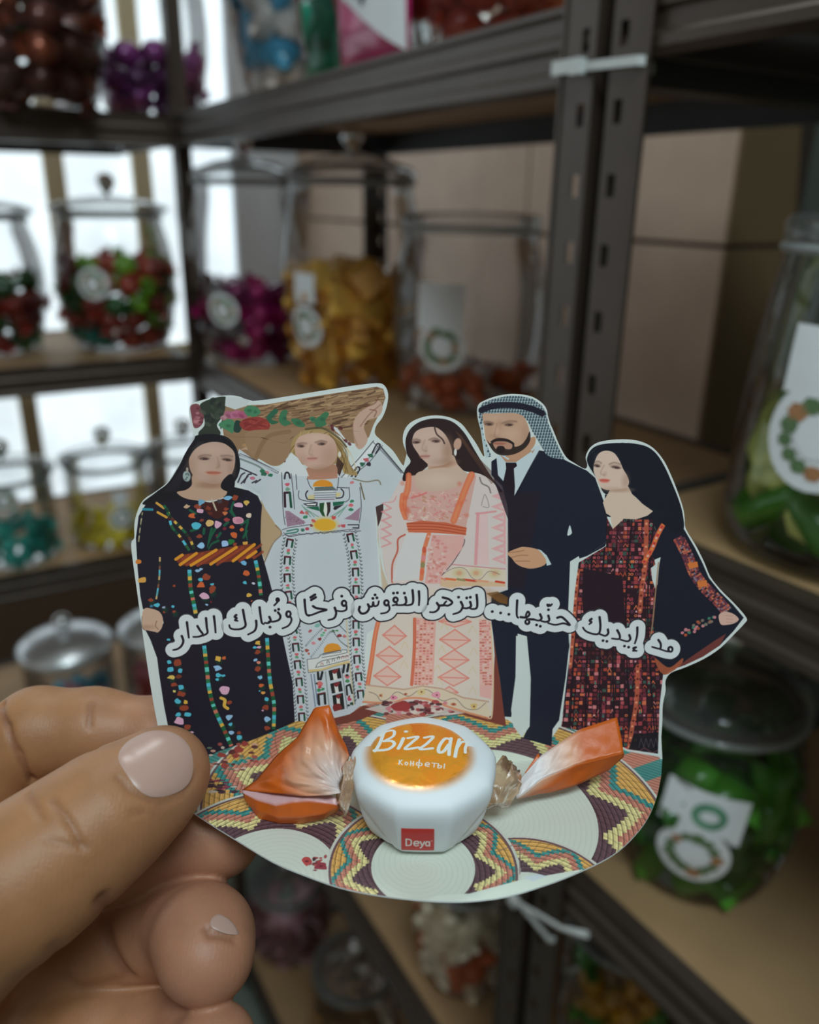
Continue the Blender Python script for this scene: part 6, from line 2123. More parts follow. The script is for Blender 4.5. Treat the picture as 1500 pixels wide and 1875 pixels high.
def wrap_image():
    s = 42000.0
    n = int(0.034 * s)
    T = lambda p: np.stack([(lambda q: (q[:, 0] - SW[0]) * s + n / 2)(Q := np.array([onz(x, y, SW[2] + 0.016) for x, y in np.asarray(p, float).reshape(-1, 2)])), n / 2 - (Q[:, 1] - SW[1]) * s], 1)
    a = Art(n, n, T, 4.6, bg=(0, 0, 0))
    a.at(600, 1280, 4.1667)
    R = (255, 0, 0)
    GG = (0, 255, 0)
    c = T([(768, 1386)])[0]
    q = np.array([T([(665, 1392)])[0], T([(873, 1392)])[0]])
    rx = (q[1][0] - q[0][0]) / 2
    ry = abs(T([(768, 1320)])[0][1] - T([(768, 1452)])[0][1]) / 2
    yy, xx = np.mgrid[0:n, 0:n]
    c[1] = (T([(768, 1320)])[0][1] + T([(768, 1452)])[0][1]) / 2
    e = np.hypot((xx - c[0]) / rx, (yy - c[1]) / ry)
    g = np.clip((1.07 - e) / 0.26, 0, 1)
    # the wrapper's overlap makes a step in the window's outline
    edge = T([(640, 1368), (900, 1368)])[:, 1].mean()
    g = np.where((yy < edge) & (e > 0.9), np.clip(g - 0.5, 0, 1), g)
    a.im[..., 1] = 255 * g * g * (3 - 2 * g)
    for pts, w_ in [([(428, 262), (410, 320), (388, 370), (362, 408)], 30), ([(400, 285), (450, 255), (505, 255), (500, 300), (430, 335)], 26), ([(430, 335), (490, 340), (508, 370), (455, 405), (355, 402)], 28),
                    ([(578, 322), (560, 365), (540, 402)], 30), ([(598, 266)], 30), ([(612, 322), (690, 312), (640, 360), (592, 408), (692, 398)], 26), ([(738, 320), (805, 310), (760, 365), (705, 412), (800, 404)], 26),
                    ([(938, 330), (895, 325), (852, 385), (848, 432), (885, 425), (922, 372)], 28), ([(942, 318), (930, 390), (925, 450)], 28), ([(1005, 322), (985, 395), (972, 462)], 28), ([(985, 400), (1020, 345), (1062, 345), (1050, 390), (1050, 425)], 24)]:
        if len(pts) == 1:
            a.dot(*pts[0], 17, 17, R)
        else:
            a.line(pts, w_, R, 1.0)
    L = [[[(548, 490), (545, 522)], [(568, 490), (550, 506), (570, 524)]], [[(600, 506), (590, 514), (600, 528), (612, 516), (600, 506)]], [[(635, 500), (632, 532)], [(655, 502), (652, 534)], [(634, 517), (654, 518)]],
         [[(700, 490), (694, 550)], [(698, 515), (680, 512), (680, 530), (696, 532), (716, 534), (718, 518), (698, 515)]], [[(745, 526), (775, 526), (770, 514), (750, 516), (746, 534), (772, 540)]], [[(795, 515), (835, 517)], [(814, 516), (811, 545)]],
         [[(845, 517), (842, 548), (865, 546), (866, 534), (845, 532)], [(892, 519), (888, 552)]]]
    for g_ in L:
        for pts in g_:
            a.line(pts, 8, R, 0.9, smooth=len(pts) > 3)
    im = bpy.data.images.new('sweet_print', n, n, alpha=False)
    im.colorspace_settings.name = 'Non-Color'
    buf = np.ones((n, n, 4), dtype=np.float32)
    buf[..., :3] = np.clip(a.im[::-1] / 255, 0, 1)
    im.pixels.foreach_set(buf.ravel())
    im.pack()
    return im


def sweet_mat():
    m = bpy.data.materials.new('sweet_wrapper')
    m.use_nodes = True
    nt = m.node_tree
    N, Lk = nt.nodes.new, nt.links.new
    b = nt.nodes['Principled BSDF']
    b.inputs['Specular IOR Level'].default_value = 0.3
    t = N('ShaderNodeTexImage')
    t.image = wrap_image()
    t.extension = 'EXTEND'
    sp = N('ShaderNodeSeparateColor')
    Lk(t.outputs[0], sp.inputs[0])
    c1 = N('ShaderNodeMix')
    c1.data_type = 'RGBA'
    c1.inputs[6].default_value = (0.80, 0.84, 0.87, 1)
    c1.inputs[7].default_value = (0.95, 0.40, 0.035, 1)
    Lk(sp.outputs[1], c1.inputs[0])
    c2 = N('ShaderNodeMix')
    c2.data_type = 'RGBA'
    c2.inputs[7].default_value = (0.86, 0.88, 0.84, 1)
    Lk(sp.outputs[0], c2.inputs[0])
    Lk(c1.outputs[2], c2.inputs[6])
    Lk(c2.outputs[2], b.inputs['Base Color'])
    mm = N('ShaderNodeMath')
    mm.operation = 'SUBTRACT'
    mm.use_clamp = True
    Lk(sp.outputs[1], mm.inputs[0])
    Lk(sp.outputs[0], mm.inputs[1])
    m2 = N('ShaderNodeMath')
    m2.operation = 'MULTIPLY'
    m2.inputs[1].default_value = 0.8
    Lk(mm.outputs[0], m2.inputs[0])
    Lk(m2.outputs[0], b.inputs['Metallic'])
    mr = N('ShaderNodeMapRange')
    mr.inputs[3].default_value, mr.inputs[4].default_value = 0.6, 0.17
    Lk(mm.outputs[0], mr.inputs[0])
    Lk(mr.outputs[0], b.inputs['Roughness'])
    tc = N('ShaderNodeTexCoord')
    v = N('ShaderNodeTexVoronoi')
    v.inputs['Scale'].default_value = 110
    v.distance = 'EUCLIDEAN'
    v.feature = 'SMOOTH_F1'
    Lk(tc.outputs['Object'], v.inputs['Vector'])
    n = N('ShaderNodeTexNoise')
    n.inputs['Scale'].default_value = 320
    Lk(tc.outputs['Object'], n.inputs['Vector'])
    ad = N('ShaderNodeMath')
    ad.operation = 'ADD'
    Lk(v.outputs[0], ad.inputs[0])
    sc = N('ShaderNodeMath')
    sc.operation = 'MULTIPLY'
    sc.inputs[1].default_value = 0.2
    Lk(n.outputs[0], sc.inputs[0])
    Lk(sc.outputs[0], ad.inputs[1])
    bp = N('ShaderNodeBump')
    bp.inputs['Strength'].default_value = 0.8
    bp.inputs['Distance'].default_value = 0.0014
    st = N('ShaderNodeMapRange')
    st.inputs[3].default_value, st.inputs[4].default_value = 0.10, 0.85
    Lk(sp.outputs[1], st.inputs[0])
    Lk(st.outputs[0], bp.inputs['Strength'])
    Lk(ad.outputs[0], bp.inputs['Height'])
    Lk(bp.outputs[0], b.inputs['Normal'])
    return m


def body_r(t, z, r):
    side = np.clip(1 - abs(z - 0.006) / 0.008, 0, 1)
    fa = ((t - 0.1745) * 9 / (2 * np.pi)) % 1.0
    facet = math.cos(np.pi / 9) / math.cos((fa - 0.5) * 2 * np.pi / 9)
    rr = r * (1 + (facet - 1) * (0.55 + 0.45 * side) * (1 if z < 0.0155 else 0.6))
    # slanting folds of the paper on either side of the plain front
    for t0, sl in ((-2.45, 1.0), (-0.65, -1.0), (-2.95, 0.8), (-0.1, -0.9)):
        d = ((t - t0 + math.pi) % (2 * math.pi) - math.pi) + sl * (z - 0.007) * 55
        if abs(d) < 0.5:
            rr -= 0.0007 * side * math.exp(-(d / 0.05) ** 2)
            rr += 0.0005 * side * (1 / (1 + math.exp(-d * sl * 40)) - 0.5) * (1 - abs(d) / 0.5)
    return rr


def sweet_body():
    prof = [(0.0, 0.0), (0.007, 0.0), (0.0112, 0.0003), (0.0124, 0.0014), (0.0134, 0.0034), (0.0144, 0.006), (0.0152, 0.009), (0.0157, 0.0115), (0.0158, 0.0132), (0.0155, 0.0144), (0.0147, 0.0152), (0.0132, 0.0158), (0.0108, 0.01632), (0.0075, 0.0167), (0.004, 0.0169), (0.0, 0.0170)]
    pf = np.array(prof)
    L = np.concatenate([[0], np.cumsum(np.hypot(*np.diff(pf, axis=0).T))])
    k = np.linspace(0, L[-1], 44)
    R_, Z_ = np.interp(k, L, pf[:, 0]), np.interp(k, L, pf[:, 1])
    seg = 128
    th = np.arange(seg) * 2 * np.pi / seg
    v, f = [], []
    ph0 = 0.22
    for r, z in zip(R_, Z_):
        for t in th:
            rr = body_r(t, z, r)
            v.append((rr * math.cos(t), rr * math.sin(t), z))
    n = len(k)
    for i in range(n - 1):
        for j in range(seg):
            f.append((i * seg + j, i * seg + (j + 1) % seg, (i + 1) * seg + (j + 1) % seg, (i + 1) * seg + j))
    uv = [(0.5 + x / 0.034, 0.5 + y / 0.034) if z > 0.0125 else (0.0, 0.0) for x, y, z in v]
    return mesh_obj('wrapper', v, f, sweet_mat(), sweet, smooth=True, uv=uv)


sweet_body()

# the red brand square on the front
a = Art(320, 300, lambda p: np.asarray(p, float), 1.0, bg=(206, 38, 34))
for pts in [[(48, 150), (48, 235)], [(48, 150), (90, 160), (98, 195), (88, 228), (48, 235)], [(128, 205), (168, 203), (162, 178), (132, 180), (124, 212), (140, 236), (168, 228)], [(186, 180), (204, 234)], [(226, 180), (202, 240), (186, 262)],
            [(272, 188), (250, 178), (238, 206), (250, 234), (272, 222)], [(274, 180), (276, 236)]]:
    a.line(pts, 15, (236, 226, 222), smooth=len(pts) > 2)
a.line([(296 + 7 * math.cos(t), 168 + 7 * math.sin(t)) for t in np.linspace(0, 6.28, 9)], 3, (236, 226, 222))
bi = make_image('brand_print', a, norm=False)
gv, gf, guv = [], [], []
for i in range(9):
    for j in range(9):
        u, v_ = i / 8, j / 8
        p = onplane(735 + 60 * u, 1564 - (2 * (1 - u) + 48) * v_ * 1.22 - 4, SW + np.array([0, -0.0128, 0.004]), np.array([0, -1.0, 0]))
        x, z = p[0] - SW[0], p[2] - SW[2]
        z = max(z, 0.0004)
        rr = np.interp(z, [0, 0.0003, 0.0014, 0.0034, 0.006, 0.009], [0.0112, 0.0112, 0.0124, 0.0134, 0.0144, 0.0152]) * 1.0
        for _ in range(3):
            t_ = math.atan2(-math.sqrt(max(rr * rr - x * x, 1e-8)), x)
            rq = body_r(t_, z, rr)
            y_ = -math.sqrt(max(rq * rq - x * x, 1e-8))
        gv.append((x, y_ - 0.00016, z))
        guv.append((u, v_))
for i in range(8):
    for j in range(8):
        gf.append((i * 9 + j, (i + 1) * 9 + j, (i + 1) * 9 + j + 1, i * 9 + j + 1))
o = mesh_obj('brand_label', gv, gf, print_mat('brand_print', bi, 0.4), sweet, uv=guv)
o['label'] = 'small red square label with white lettering'

foil = material('amber_film', (0.72, 0.46, 0.28), 0.16, 0.0, bump=(420, 0.7, 0.0008), coat=0.4)
foil.node_tree.nodes['Principled BSDF'].inputs['Transmission Weight'].default_value = 0.55
film = glass_mat('clear_film', (0.95, 0.93, 0.9), (0.7, 0.62, 0.55), 0.12)
tailm = material('wrapper_tail', (1, 1, 1), 0.38, bump=(260, 0.25, 0.0005), attr='tone')
OR, PEACH, WH, PINKT = lin(200, 92, 24, 1.12), lin(206, 152, 122, 1.2), lin(205, 196, 196, 1.25), lin(196, 154, 156, 1.3)


def tone(t, stops):
    for (a0, c0), (a1, c1) in zip(stops[:-1], stops[1:]):
        if t <= a1:
            k = (t - a0) / (a1 - a0)
            return tuple(x + (y - x) * max(k, 0) for x, y in zip(c0, c1))
    return stops[-1][1]


def loft(name, rows, cols_, parent, crinkle, seed, n=40, m=14, offset=SW):
    """A sheet of film through rows of (pixel x, pixel y, depth) points, with small creases."""
    rr = np.random.RandomState(seed)
    P = []
    for r in rows:
        q = np.array(r, float)
        L = np.concatenate([[0], np.cumsum(np.hypot(*np.diff(q[:, :2], axis=0).T))])
        t = np.linspace(0, L[-1], n)
        P.append(np.stack([np.interp(t, L, q[:, k]) for k in range(3)], 1))
    P = np.array(P)
    tt = np.linspace(0, len(rows) - 1, m)
    G = np.empty((m, n, 3))
    for i, t in enumerate(tt):
        a0 = min(int(t), len(rows) - 2)
        G[i] = P[a0] + (P[a0 + 1] - P[a0]) * (t - a0)
    wav = np.zeros((m, n))
    for k in range(7):
        f, ph_, sk = rr.uniform(2, 9), rr.uniform(0, 6), rr.uniform(-3, 3)
        x = np.linspace(0, 1, n)[None] * f + np.linspace(0, 1, m)[:, None] * sk + ph_
        wav += np.abs((x % 1.0) - 0.5) * rr.uniform(0.4, 1)
    wav -= wav.mean()
    env = np.sin(np.linspace(0.25, np.pi * 0.95, m))[:, None]
    v, c = [], []
    for i in range(m):
        for j in range(n):
            x, y, d = G[i, j]
            v.append(at(x, y, d + crinkle * wav[i, j] * env[i, 0]) - offset)
            c.append(cols_(i / (m - 1), j / (n - 1), x, y))
    f = [(i * n + j, i * n + j + 1, (i + 1) * n + j + 1, (i + 1) * n + j) for i in range(m - 1) for j in range(n - 1)]
    o = mesh_obj(name, v, f, tailm, parent, smooth=True, cols=c)
    md = o.modifiers.new('thickness', 'SOLIDIFY')
    md.thickness = 0.00008
    return o


# left twisted end: an opened fan of film
tl = loft('twisted_end', [
    [(628, 1420, .1735), (624, 1428, .1725), (620, 1436, .1715), (622, 1446, .1710), (626, 1452, .1705)],
    [(632, 1405, .1765), (616, 1390, .1735), (590, 1405, .1705), (588, 1432, .1695), (600, 1456, .1690)],
    [(640, 1385, .1790), (606, 1352, .1755), (556, 1392, .1735), (532, 1432, .1712), (560, 1458, .1700)],
    [(634, 1366, .1800), (600, 1316, .1775), (530, 1378, .1770), (492, 1432, .1745), (500, 1452, .1730)],
    [(622, 1346, .1808), (603, 1291, .1790), (576, 1296, .1795), (545, 1350, .1800), (505, 1385, .1800), (470, 1428, .1795), (443, 1447, .1790)]],
    lambda u, v, x, y: tone(u * (0.62 + 0.55 * abs(v - 0.42)) + (0.12 if v < 0.3 and u > 0.5 else 0) + 0.16 * (x < 520), [(0.0, WH), (0.34, PEACH), (0.62, OR), (1.5, OR)]), sweet, 0.0011, 4, 56, 22)
tl['label'] = 'orange twisted wrapper end opened like a fan, left of the sweet'
fl = loft('wrapper_fold', [
    [(443, 1447, .1790), (472, 1441, .1775), (512, 1443, .1752), (556, 1448, .1735), (590, 1450, .1725), (616, 1462, .1718)],
    [(445, 1452, .1782), (470, 1464, .1752), (505, 1474, .1720), (536, 1467, .1712), (566, 1465, .1706), (598, 1470, .1706), (618, 1474, .1712)],
    [(448, 1462, .1784), (472, 1484, .1752), (508, 1496, .1725), (550, 1496, .1712), (592, 1490, .1712), (620, 1478, .1718)],
    [(450, 1466, .1786), (476, 1500, .1760), (512, 1508, .1746), (552, 1508, .1744), (592, 1500, .1748), (616, 1486, .1752), (622, 1480, .1752)]],
    lambda u, v, x, y: PINKT if u < 0.32 and v < 0.86 else tone((u - 0.32) * 6, [(0, PINKT), (0.25, OR), (9, OR)]) if u < 0.5 else OR, tl, 0.00025, 9, 40, 22)

# right twisted end: a flattened, folded strip
tr = loft('twisted_end', [
    [(946, 1462, .1745), (955, 1456, .1748), (992, 1426, .1770), (1056, 1400, .1785), (1142, 1378, .1800)],
    [(944, 1452, .1742), (962, 1432, .1765), (1010, 1398, .1788), (1062, 1370, .1805), (1138, 1350, .1822)],
    [(942, 1442, .1745), (972, 1405, .1778), (990, 1384, .1795), (1060, 1336, .1828), (1130, 1313, .1848)]],
    lambda u, v, x, y: tone((x - 945) / 200 + 0.04 * u, [(0, WH), (0.22, WH), (0.5, PEACH), (0.66, OR), (2, OR)]), sweet, 0.0003, 12, 40, 12)
tr['label'] = 'orange and white twisted wrapper end folded flat, right of the sweet'
loft('wrapper_fold', [
    [(946, 1462, .1746), (955, 1456, .1749), (992, 1426, .1771), (1056, 1400, .1786), (1143, 1378, .1801)],
    [(948, 1462, .1750), (975, 1450, .1768), (1010, 1440, .1782), (1060, 1412, .1802), (1142, 1386, .1812)],
    [(950, 1462, .1770), (985, 1454, .1790), (1012, 1450, .1798), (1050, 1440, .1812), (1112, 1412, .1838)]],
    lambda u, v, x, y: tone((x - 945) / 200 + 0.55 * u, [(0, WH), (0.3, PEACH), (0.55, OR), (2, OR)]), tr, 0.0002, 13, 36, 10)
loft('wrapper_fold', [
    [(960, 1424, .1785), (974, 1408, .1795), (990, 1388, .1805)],
    [(962, 1414, .1790), (974, 1396, .1800), (986, 1379, .1810)]], lambda u, v, x, y: OR, tr, 0.0, 14, 8, 4)

# crumpled necks between sweet and ends
for nm, c0, c1, sd in (('twisted_neck', (640, 1440, .1722), (622, 1438, .1718), 5), ('twisted_neck', (906, 1432, .1735), (938, 1448, .1742), 6)):
    rr = np.random.RandomState(sd)
    g = Geo()
    p0, p1 = at(*c0) - SW, at(*c1) - SW
    n, seg = 9, 22
    v, f = [], []
    ax = (p1 - p0) / np.linalg.norm(p1 - p0)
    s1 = np.cross(ax, [0, 0, 1.0])
    s1 /= np.linalg.norm(s1)
    s2 = np.cross(s1, ax)
    for i in range(n):
        t = i / (n - 1)
        R0 = 0.0052 * (1 - t) + 0.0032 * t
        for k in range(seg):
            q = 2 * math.pi * k / seg + t * 1.4
            r_ = R0 * (0.85 + 0.22 * rr.rand() + 0.10 * math.cos(5 * q + 2 * t))
            v.append(p0 + ax * np.linalg.norm(p1 - p0) * t + (s1 * math.cos(q) + s2 * math.sin(q) * 1.25) * r_)
    for i in range(n - 1):
        for k in range(seg):
            f.append((i * seg + k, i * seg + (k + 1) % seg, (i + 1) * seg + (k + 1) % seg, (i + 1) * seg + k))
    o = mesh_obj(nm, v, f, foil, sweet, smooth=True)
    o['label'] = 'crumpled amber film neck'
    v2 = [np.array(x) * 1.0 + (np.array(x) - (p0 + p1) / 2) * 0.28 for x in v]

# clear sticky tape on the rim of the round base
tape = [(942, 1546), (955, 1545), (1000, 1600), (1060, 1597), (1078, 1588), (1052, 1602), (985, 1628), (930, 1642), (880, 1648), (850, 1640), (920, 1612), (946, 1600)]
q = to_base(tape)
tp = mesh_obj('sticky_tape', [(FO[0] + x, FO[1] + y, ZB + 0.0001) for x, y in q] + [(FO[0] + x, FO[1] + y, ZB + 0.00015) for x, y in q],
              [tuple(range(len(q)))[::-1], tuple(range(len(q), 2 * len(q)))] + [(i, (i + 1) % len(q), (i + 1) % len(q) + len(q), i + len(q)) for i in range(len(q))], glass_mat('clear_tape', (0.98, 0.985, 0.985), (0.94, 0.94, 0.94), 0.22, 1.18), bs)
tp['label'] = 'clear sticky tape'
# ================================================================ the hand: one continuous surface from a field of tapered limbs
# joints: (pixel x, pixel y, depth in metres, radius in pixels at that depth)
THUMB = [(302, 1412, .1700, 80), (268, 1442, .1675, 92), (196, 1494, .1625, 112), (110, 1560, .158, 124), (30, 1620, .154, 132), (-120, 1730, .152, 150), (-260, 1850, .155, 175)]
INDEX = [(372, 1352, .2055, 56), (300, 1346, .2050, 64), (170, 1338, .2045, 73), (70, 1344, .2040, 80), (-30, 1420, .2050, 92), (-120, 1560, .2050, 100)]
MIDDLE = [(404, 1532, .1880, 73), (350, 1528, .1888, 76), (240, 1560, .1905, 80), (110, 1600, .1935, 90), (-20, 1660, .1950, 98), (-140, 1740, .196, 105)]
RING = [(378, 1752, .1700, 84), (372, 1716, .1745, 86), (350, 1690, .1830, 80), (290, 1700, .1900, 84), (200, 1722, .1925, 90), (100, 1752, .1935, 94), (-20, 1800, .194, 105)]
PINKY = [(392, 1918, .1650, 78), (360, 1910, .1730, 76), (290, 1905, .1800, 78), (180, 1880, .1850, 84), (60, 1880, .1880, 92), (-60, 1900, .190, 100)]
PALM = [[(-120, 1560, .2050, 100), (-140, 1740, .196, 120), (-60, 1900, .190, 120)], [(-120, 1730, .165, 150), (-200, 1850, .185, 190), (-330, 2040, .185, 230)], [(-20, 1800, .194, 105), (-200, 1900, .190, 180)], [(-60, 1900, .190, 110), (-280, 2050, .185, 210)],
        [(-330, 2040, .185, 230), (-560, 2350, .18, 260)]]


def cam_xyz(j):
    x, y, d, r = j
    return np.array([(x - 750) / F * d, (937.5 - y) / F * d, d]), r / F * d


CH = [[cam_xyz(j) for j in c] for c in (THUMB, INDEX, MIDDLE, RING, PINKY)]
PA = [[cam_xyz(j) for j in c] for c in PALM]


def cone_d(P, a, ra, b, rb):
    ab = b - a
    t = np.clip(((P - a) @ ab) / max(ab @ ab, 1e-12), 0, 1)
    return np.linalg.norm(P - a - t[..., None] * ab, axis=-1) - (ra + (rb - ra) * t)


def smin(a, b, k):
    h = np.clip(0.5 + 0.5 * (b - a) / k, 0, 1)
    return b + (a - b) * h - k * h * (1 - h)


def field(P):
    out = None
    for ci, c in enumerate(CH):
        d = None
        for (a0, r0), (a1, r1) in zip(c[:-1], c[1:]):
            e = cone_d(P, a0, r0, a1, r1)
            d = e if d is None else smin(d, e, 0.004)
        if ci == 0:
            # flatter under the nail, fuller pad
            pass
        out = d if out is None else smin(out, d, 0.0012)
    for c in PA:
        for (a0, r0), (a1, r1) in zip(c[:-1], c[1:]):
            out = smin(out, cone_d(P, a0, r0, a1, r1), 0.007)
    return out


def creases(P):
    """Shallow skin folds across the joints (pixel lines at a depth)."""
    g = np.zeros(P.shape[:-1])
    for line, dep, w_, amp in CREASE:
        d = np.full(P.shape[:-1], 1e9)
        q = [np.array([(x - 750) / F * dd, (937.5 - y) / F * dd, dd]) for (x, y), dd in zip(line, dep)]
        for a, b in zip(q[:-1], q[1:]):
            d = np.minimum(d, cone_d(P, a, 0, b, 0))
        g += amp * np.exp(-(d / w_) ** 2)
    return g


def front(x, y):
    """Depth of the first skin surface along a ray of the eye."""
    dr = np.array([(x - 750) / F, (937.5 - y) / F, 1.0])
    t = 0.12
    nr = np.linalg.norm(dr)
    for _ in range(90):
        s = float(field((dr * t)[None])[0])
        if s < 2e-5:
            return t
        t += s / nr * 0.9
        if t > 0.26:
            return None
    return t


CREASE = []
for ln, w_, amp in [([(52, 1452), (62, 1470), (72, 1490), (78, 1500)], 0.0006, 0.0005), ([(96, 1466), (118, 1492), (136, 1520), (150, 1548)], 0.0006, 0.0006), ([(88, 1540), (120, 1546), (160, 1552)], 0.0006, 0.00025), ([(240, 1490), (262, 1488)], 0.0005, 0.0003),
                    ([(166, 1292), (164, 1330), (172, 1372)], 0.0008, 0.0005), ([(4, 1288), (14, 1330), (36, 1382), (60, 1430)], 0.0008, 0.0012),
                    ([(187, 1646), (192, 1690), (208, 1748), (238, 1788)], 0.0014, 0.0009), ([(97, 1733), (114, 1780), (150, 1810), (226, 1792)], 0.0014, 0.0003), ([(236, 1598), (300, 1596), (380, 1604)], 0.001, 0.0),
                    ([(378, 1700), (384, 1712), (404, 1712), (430, 1722)], 0.0008, 0.0006), ([(216, 1424), (238, 1448), (262, 1462), (300, 1470), (338, 1452), (358, 1420)], 0.0006, 0.0004)]:
    dp = [front(x, y) or 0.2 for x, y in ln]
    CREASE.append((ln, dp, w_, amp))

lo, hi, st = np.array([-0.150, -0.135, 0.135]), np.array([-0.026, -0.040, 0.226]), 0.00075
nx, ny, nz = np.ceil((hi - lo) / st).astype(int)
GX, GY, GZ = np.meshgrid(lo[0] + np.arange(nx) * st, lo[1] + np.arange(ny) * st, lo[2] + np.arange(nz) * st, indexing='ij')
V = np.empty((nx, ny, nz), dtype=np.float32)
for i in range(nx):
    Pg = np.stack([GX[i], GY[i], GZ[i]], -1)
    V[i] = field(Pg)
# close the surface at the box sides
V[0], V[:, 0], V[:, :, 0], V[:, :, -1] = 0.01, 0.01, 0.01, 0.01


def surface_nets(V, lo, st):
    s = V < 0
    c = np.zeros(tuple(n - 1 for n in V.shape), dtype=np.int8)
    for dx in (0, 1):
        for dy in (0, 1):
            for dz in (0, 1):
                c += s[dx:V.shape[0] - 1 + dx, dy:V.shape[1] - 1 + dy, dz:V.shape[2] - 1 + dz]
    act = (c > 0) & (c < 8)
    idx = -np.ones(act.shape, dtype=np.int64)
    cells = np.argwhere(act)
    idx[act] = np.arange(len(cells))
    acc, cnt = np.zeros((len(cells), 3)), np.zeros(len(cells))
    cor = [(x, y, z) for x in (0, 1) for y in (0, 1) for z in (0, 1)]
    for i in range(8):
        for j in range(i + 1, 8):
            a, b = np.array(cor[i]), np.array(cor[j])
            if np.abs(a - b).sum() != 1:
                continue
            va = V[tuple((cells + a).T)]
            vb = V[tuple((cells + b).T)]
            m = (va < 0) != (vb < 0)
            t = np.where(m, va / np.where(va == vb, 1, va - vb), 0)
            acc[m] += (a + (b - a) * t[:, None])[m]
            cnt[m] += 1
    vert = lo + (cells + acc / cnt[:, None]) * st
    faces = []
    for ax in range(3):
        u, w_ = [(1, 2), (2, 0), (0, 1)][ax]
        sl0, sl1 = [slice(None)] * 3, [slice(None)] * 3
        sl0[ax], sl1[ax] = slice(0, -1), slice(1, None)
        ch = np.argwhere(s[tuple(sl0)] != s[tuple(sl1)])
        ch = ch[(ch[:, u] > 0) & (ch[:, w_] > 0) & (ch[:, u] < V.shape[u] - 1) & (ch[:, w_] < V.shape[w_] - 1)]
        eu, ew = np.eye(3, dtype=int)[u], np.eye(3, dtype=int)[w_]
        q = np.stack([idx[tuple((ch - eu - ew).T)], idx[tuple((ch - ew).T)], idx[tuple(ch.T)], idx[tuple((ch - eu).T)]], 1)
        ins = s[tuple(ch.T)]
        q[~ins] = q[~ins][:, ::-1]
        faces.append(q)
    return vert, np.vstack(faces)


hv, hf = surface_nets(V, lo, st)
# settle the vertices on the true surface, then press in the folds
for _ in range(2):
    f0 = field(hv)
    e = 2e-4
    g = np.stack([field(hv + np.eye(3)[k] * e) - field(hv - np.eye(3)[k] * e) for k in range(3)], 1) / (2 * e)
    g /= np.linalg.norm(g, axis=1, keepdims=True) + 1e-9
    inner = np.all((hv > lo + 1.6 * st) & (hv < hi - 2.6 * st), axis=1)
    hv[inner] -= (g * np.clip(f0, -st, st)[:, None])[inner]
hv -= g * creases(hv)[:, None]


def cam2world(p):
    p = np.asarray(p)
    return CAM + p[..., 0:1] * RIGHT + p[..., 1:2] * UP + p[..., 2:3] * FWD


def skin_mat(name, col, nail=False):
    m = material(name, col, 0.48 if not nail else 0.3, sss=0.15, attr=None if nail else 'tone', noise=(140, 0.10) if not nail else (90, 0.05), bump=(1500, 0.25, 0.0003) if not nail else None, spec=0.4)
    if not nail:
        nt = m.node_tree
        b = nt.nodes['Principled BSDF']
        tc = nt.nodes.new('ShaderNodeTexCoord')
        wv = nt.nodes.new('ShaderNodeTexWave')
        wv.inputs['Scale'].default_value = 420
        wv.inputs['Distortion'].default_value = 3.0
        wv.inputs['Detail'].default_value = 2
        wv.inputs['Detail Scale'].default_value = 0.4
        nt.links.new(tc.outputs['Object'], wv.inputs['Vector'])
        bp = nt.nodes.new('ShaderNodeBump')
        bp.inputs['Strength'].default_value = 0.05
        bp.inputs['Distance'].default_value = 0.0002
        nt.links.new(wv.outputs[1], bp.inputs['Height'])
        old = b.inputs['Normal'].links[0].from_node
        nt.links.new(bp.outputs[0], old.inputs['Normal'])
    return m


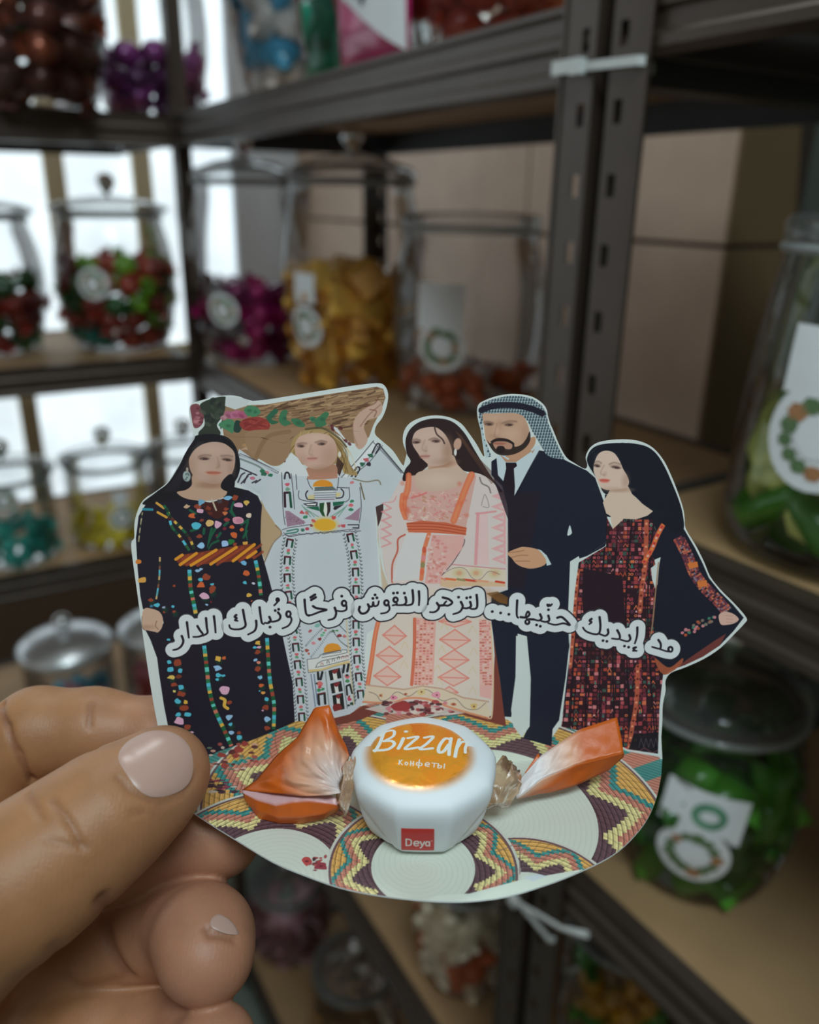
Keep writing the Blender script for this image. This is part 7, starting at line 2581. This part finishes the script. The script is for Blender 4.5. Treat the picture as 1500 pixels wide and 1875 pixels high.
HC = cam2world(np.array([[-0.09, -0.09, 0.19]]))[0]
skin = skin_mat('skin', (0.40, 0.195, 0.092))
tone_v = np.tile(np.array([0.37, 0.170, 0.072]), (len(hv), 1))
for c_, k_ in ((CH[1], 0.9), (CH[2], 1.0), (CH[3], 1.0), (CH[4], 0.8)):          # pinker pads at the finger ends
    d_ = np.linalg.norm(hv - c_[0][0], axis=1)
    w_ = k_ * np.exp(-(d_ / 0.022) ** 2)[:, None]
    tone_v = tone_v * (1 - w_) + np.array([0.43, 0.195, 0.118]) * w_
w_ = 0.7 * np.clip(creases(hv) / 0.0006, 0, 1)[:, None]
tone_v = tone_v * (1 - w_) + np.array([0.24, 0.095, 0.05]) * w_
w_ = 0.5 * np.exp(-(np.linalg.norm(hv - CH[0][0][0], axis=1) / 0.012) ** 2)[:, None]
tone_v = tone_v * (1 - w_) + np.array([0.44, 0.215, 0.125]) * w_
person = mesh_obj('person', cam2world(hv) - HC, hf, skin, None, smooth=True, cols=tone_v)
person.location = HC
tag(person, 'bare left hand of a person pinching the paper card between thumb and fingers', 'person')


def nail(poly, label, col, n=18, lift=0.0002):
    """A finger nail: a patch that follows the skin inside an outline, a hair proud of it, with thickness."""
    P = spline(np.array(poly, float), True, 5)
    c = P.mean(0)
    v, f = [], []
    m = len(P)
    rings = [0.0, 0.3, 0.55, 0.75, 0.9, 1.0]
    for k, r in enumerate(rings):
        for q in P if k else [c]:
            x, y = c + (q - c) * r
            t = front(x, y) or front(*(c + (q - c) * r * 0.9)) or 0.17
            p = np.array([(x - 750) / F * t, (937.5 - y) / F * t, t])
            e = 3e-4
            g = np.array([float(field((p + np.eye(3)[a] * e)[None])[0] - field((p - np.eye(3)[a] * e)[None])[0]) for a in range(3)])
            g /= np.linalg.norm(g) + 1e-9
            v.append(p + g * lift * (1.0 if r < 0.95 else 0.1))
    for j in range(m):
        f.append((0, 1 + j, 1 + (j + 1) % m))
    for k in range(len(rings) - 2):
        for j in range(m):
            a, b = 1 + k * m + j, 1 + k * m + (j + 1) % m
            f.append((a, a + m, b + m, b))
    o = mesh_obj('fingernail', cam2world(np.array(v)) - HC, f, col, person, smooth=True)
    o['label'] = label
    return o


nm = skin_mat('nail', (0.50, 0.315, 0.26), True)
nail([(217, 1391), (224, 1368), (246, 1350), (280, 1338), (318, 1342), (346, 1366), (354, 1402), (346, 1434), (320, 1453), (284, 1460), (258, 1450), (236, 1424)], 'short pale thumbnail', nm)
nail([(386, 1697), (387, 1683), (400, 1674), (418, 1682), (432, 1698), (436, 1711), (420, 1711), (402, 1706)], 'nail of the curled ring finger', nm)
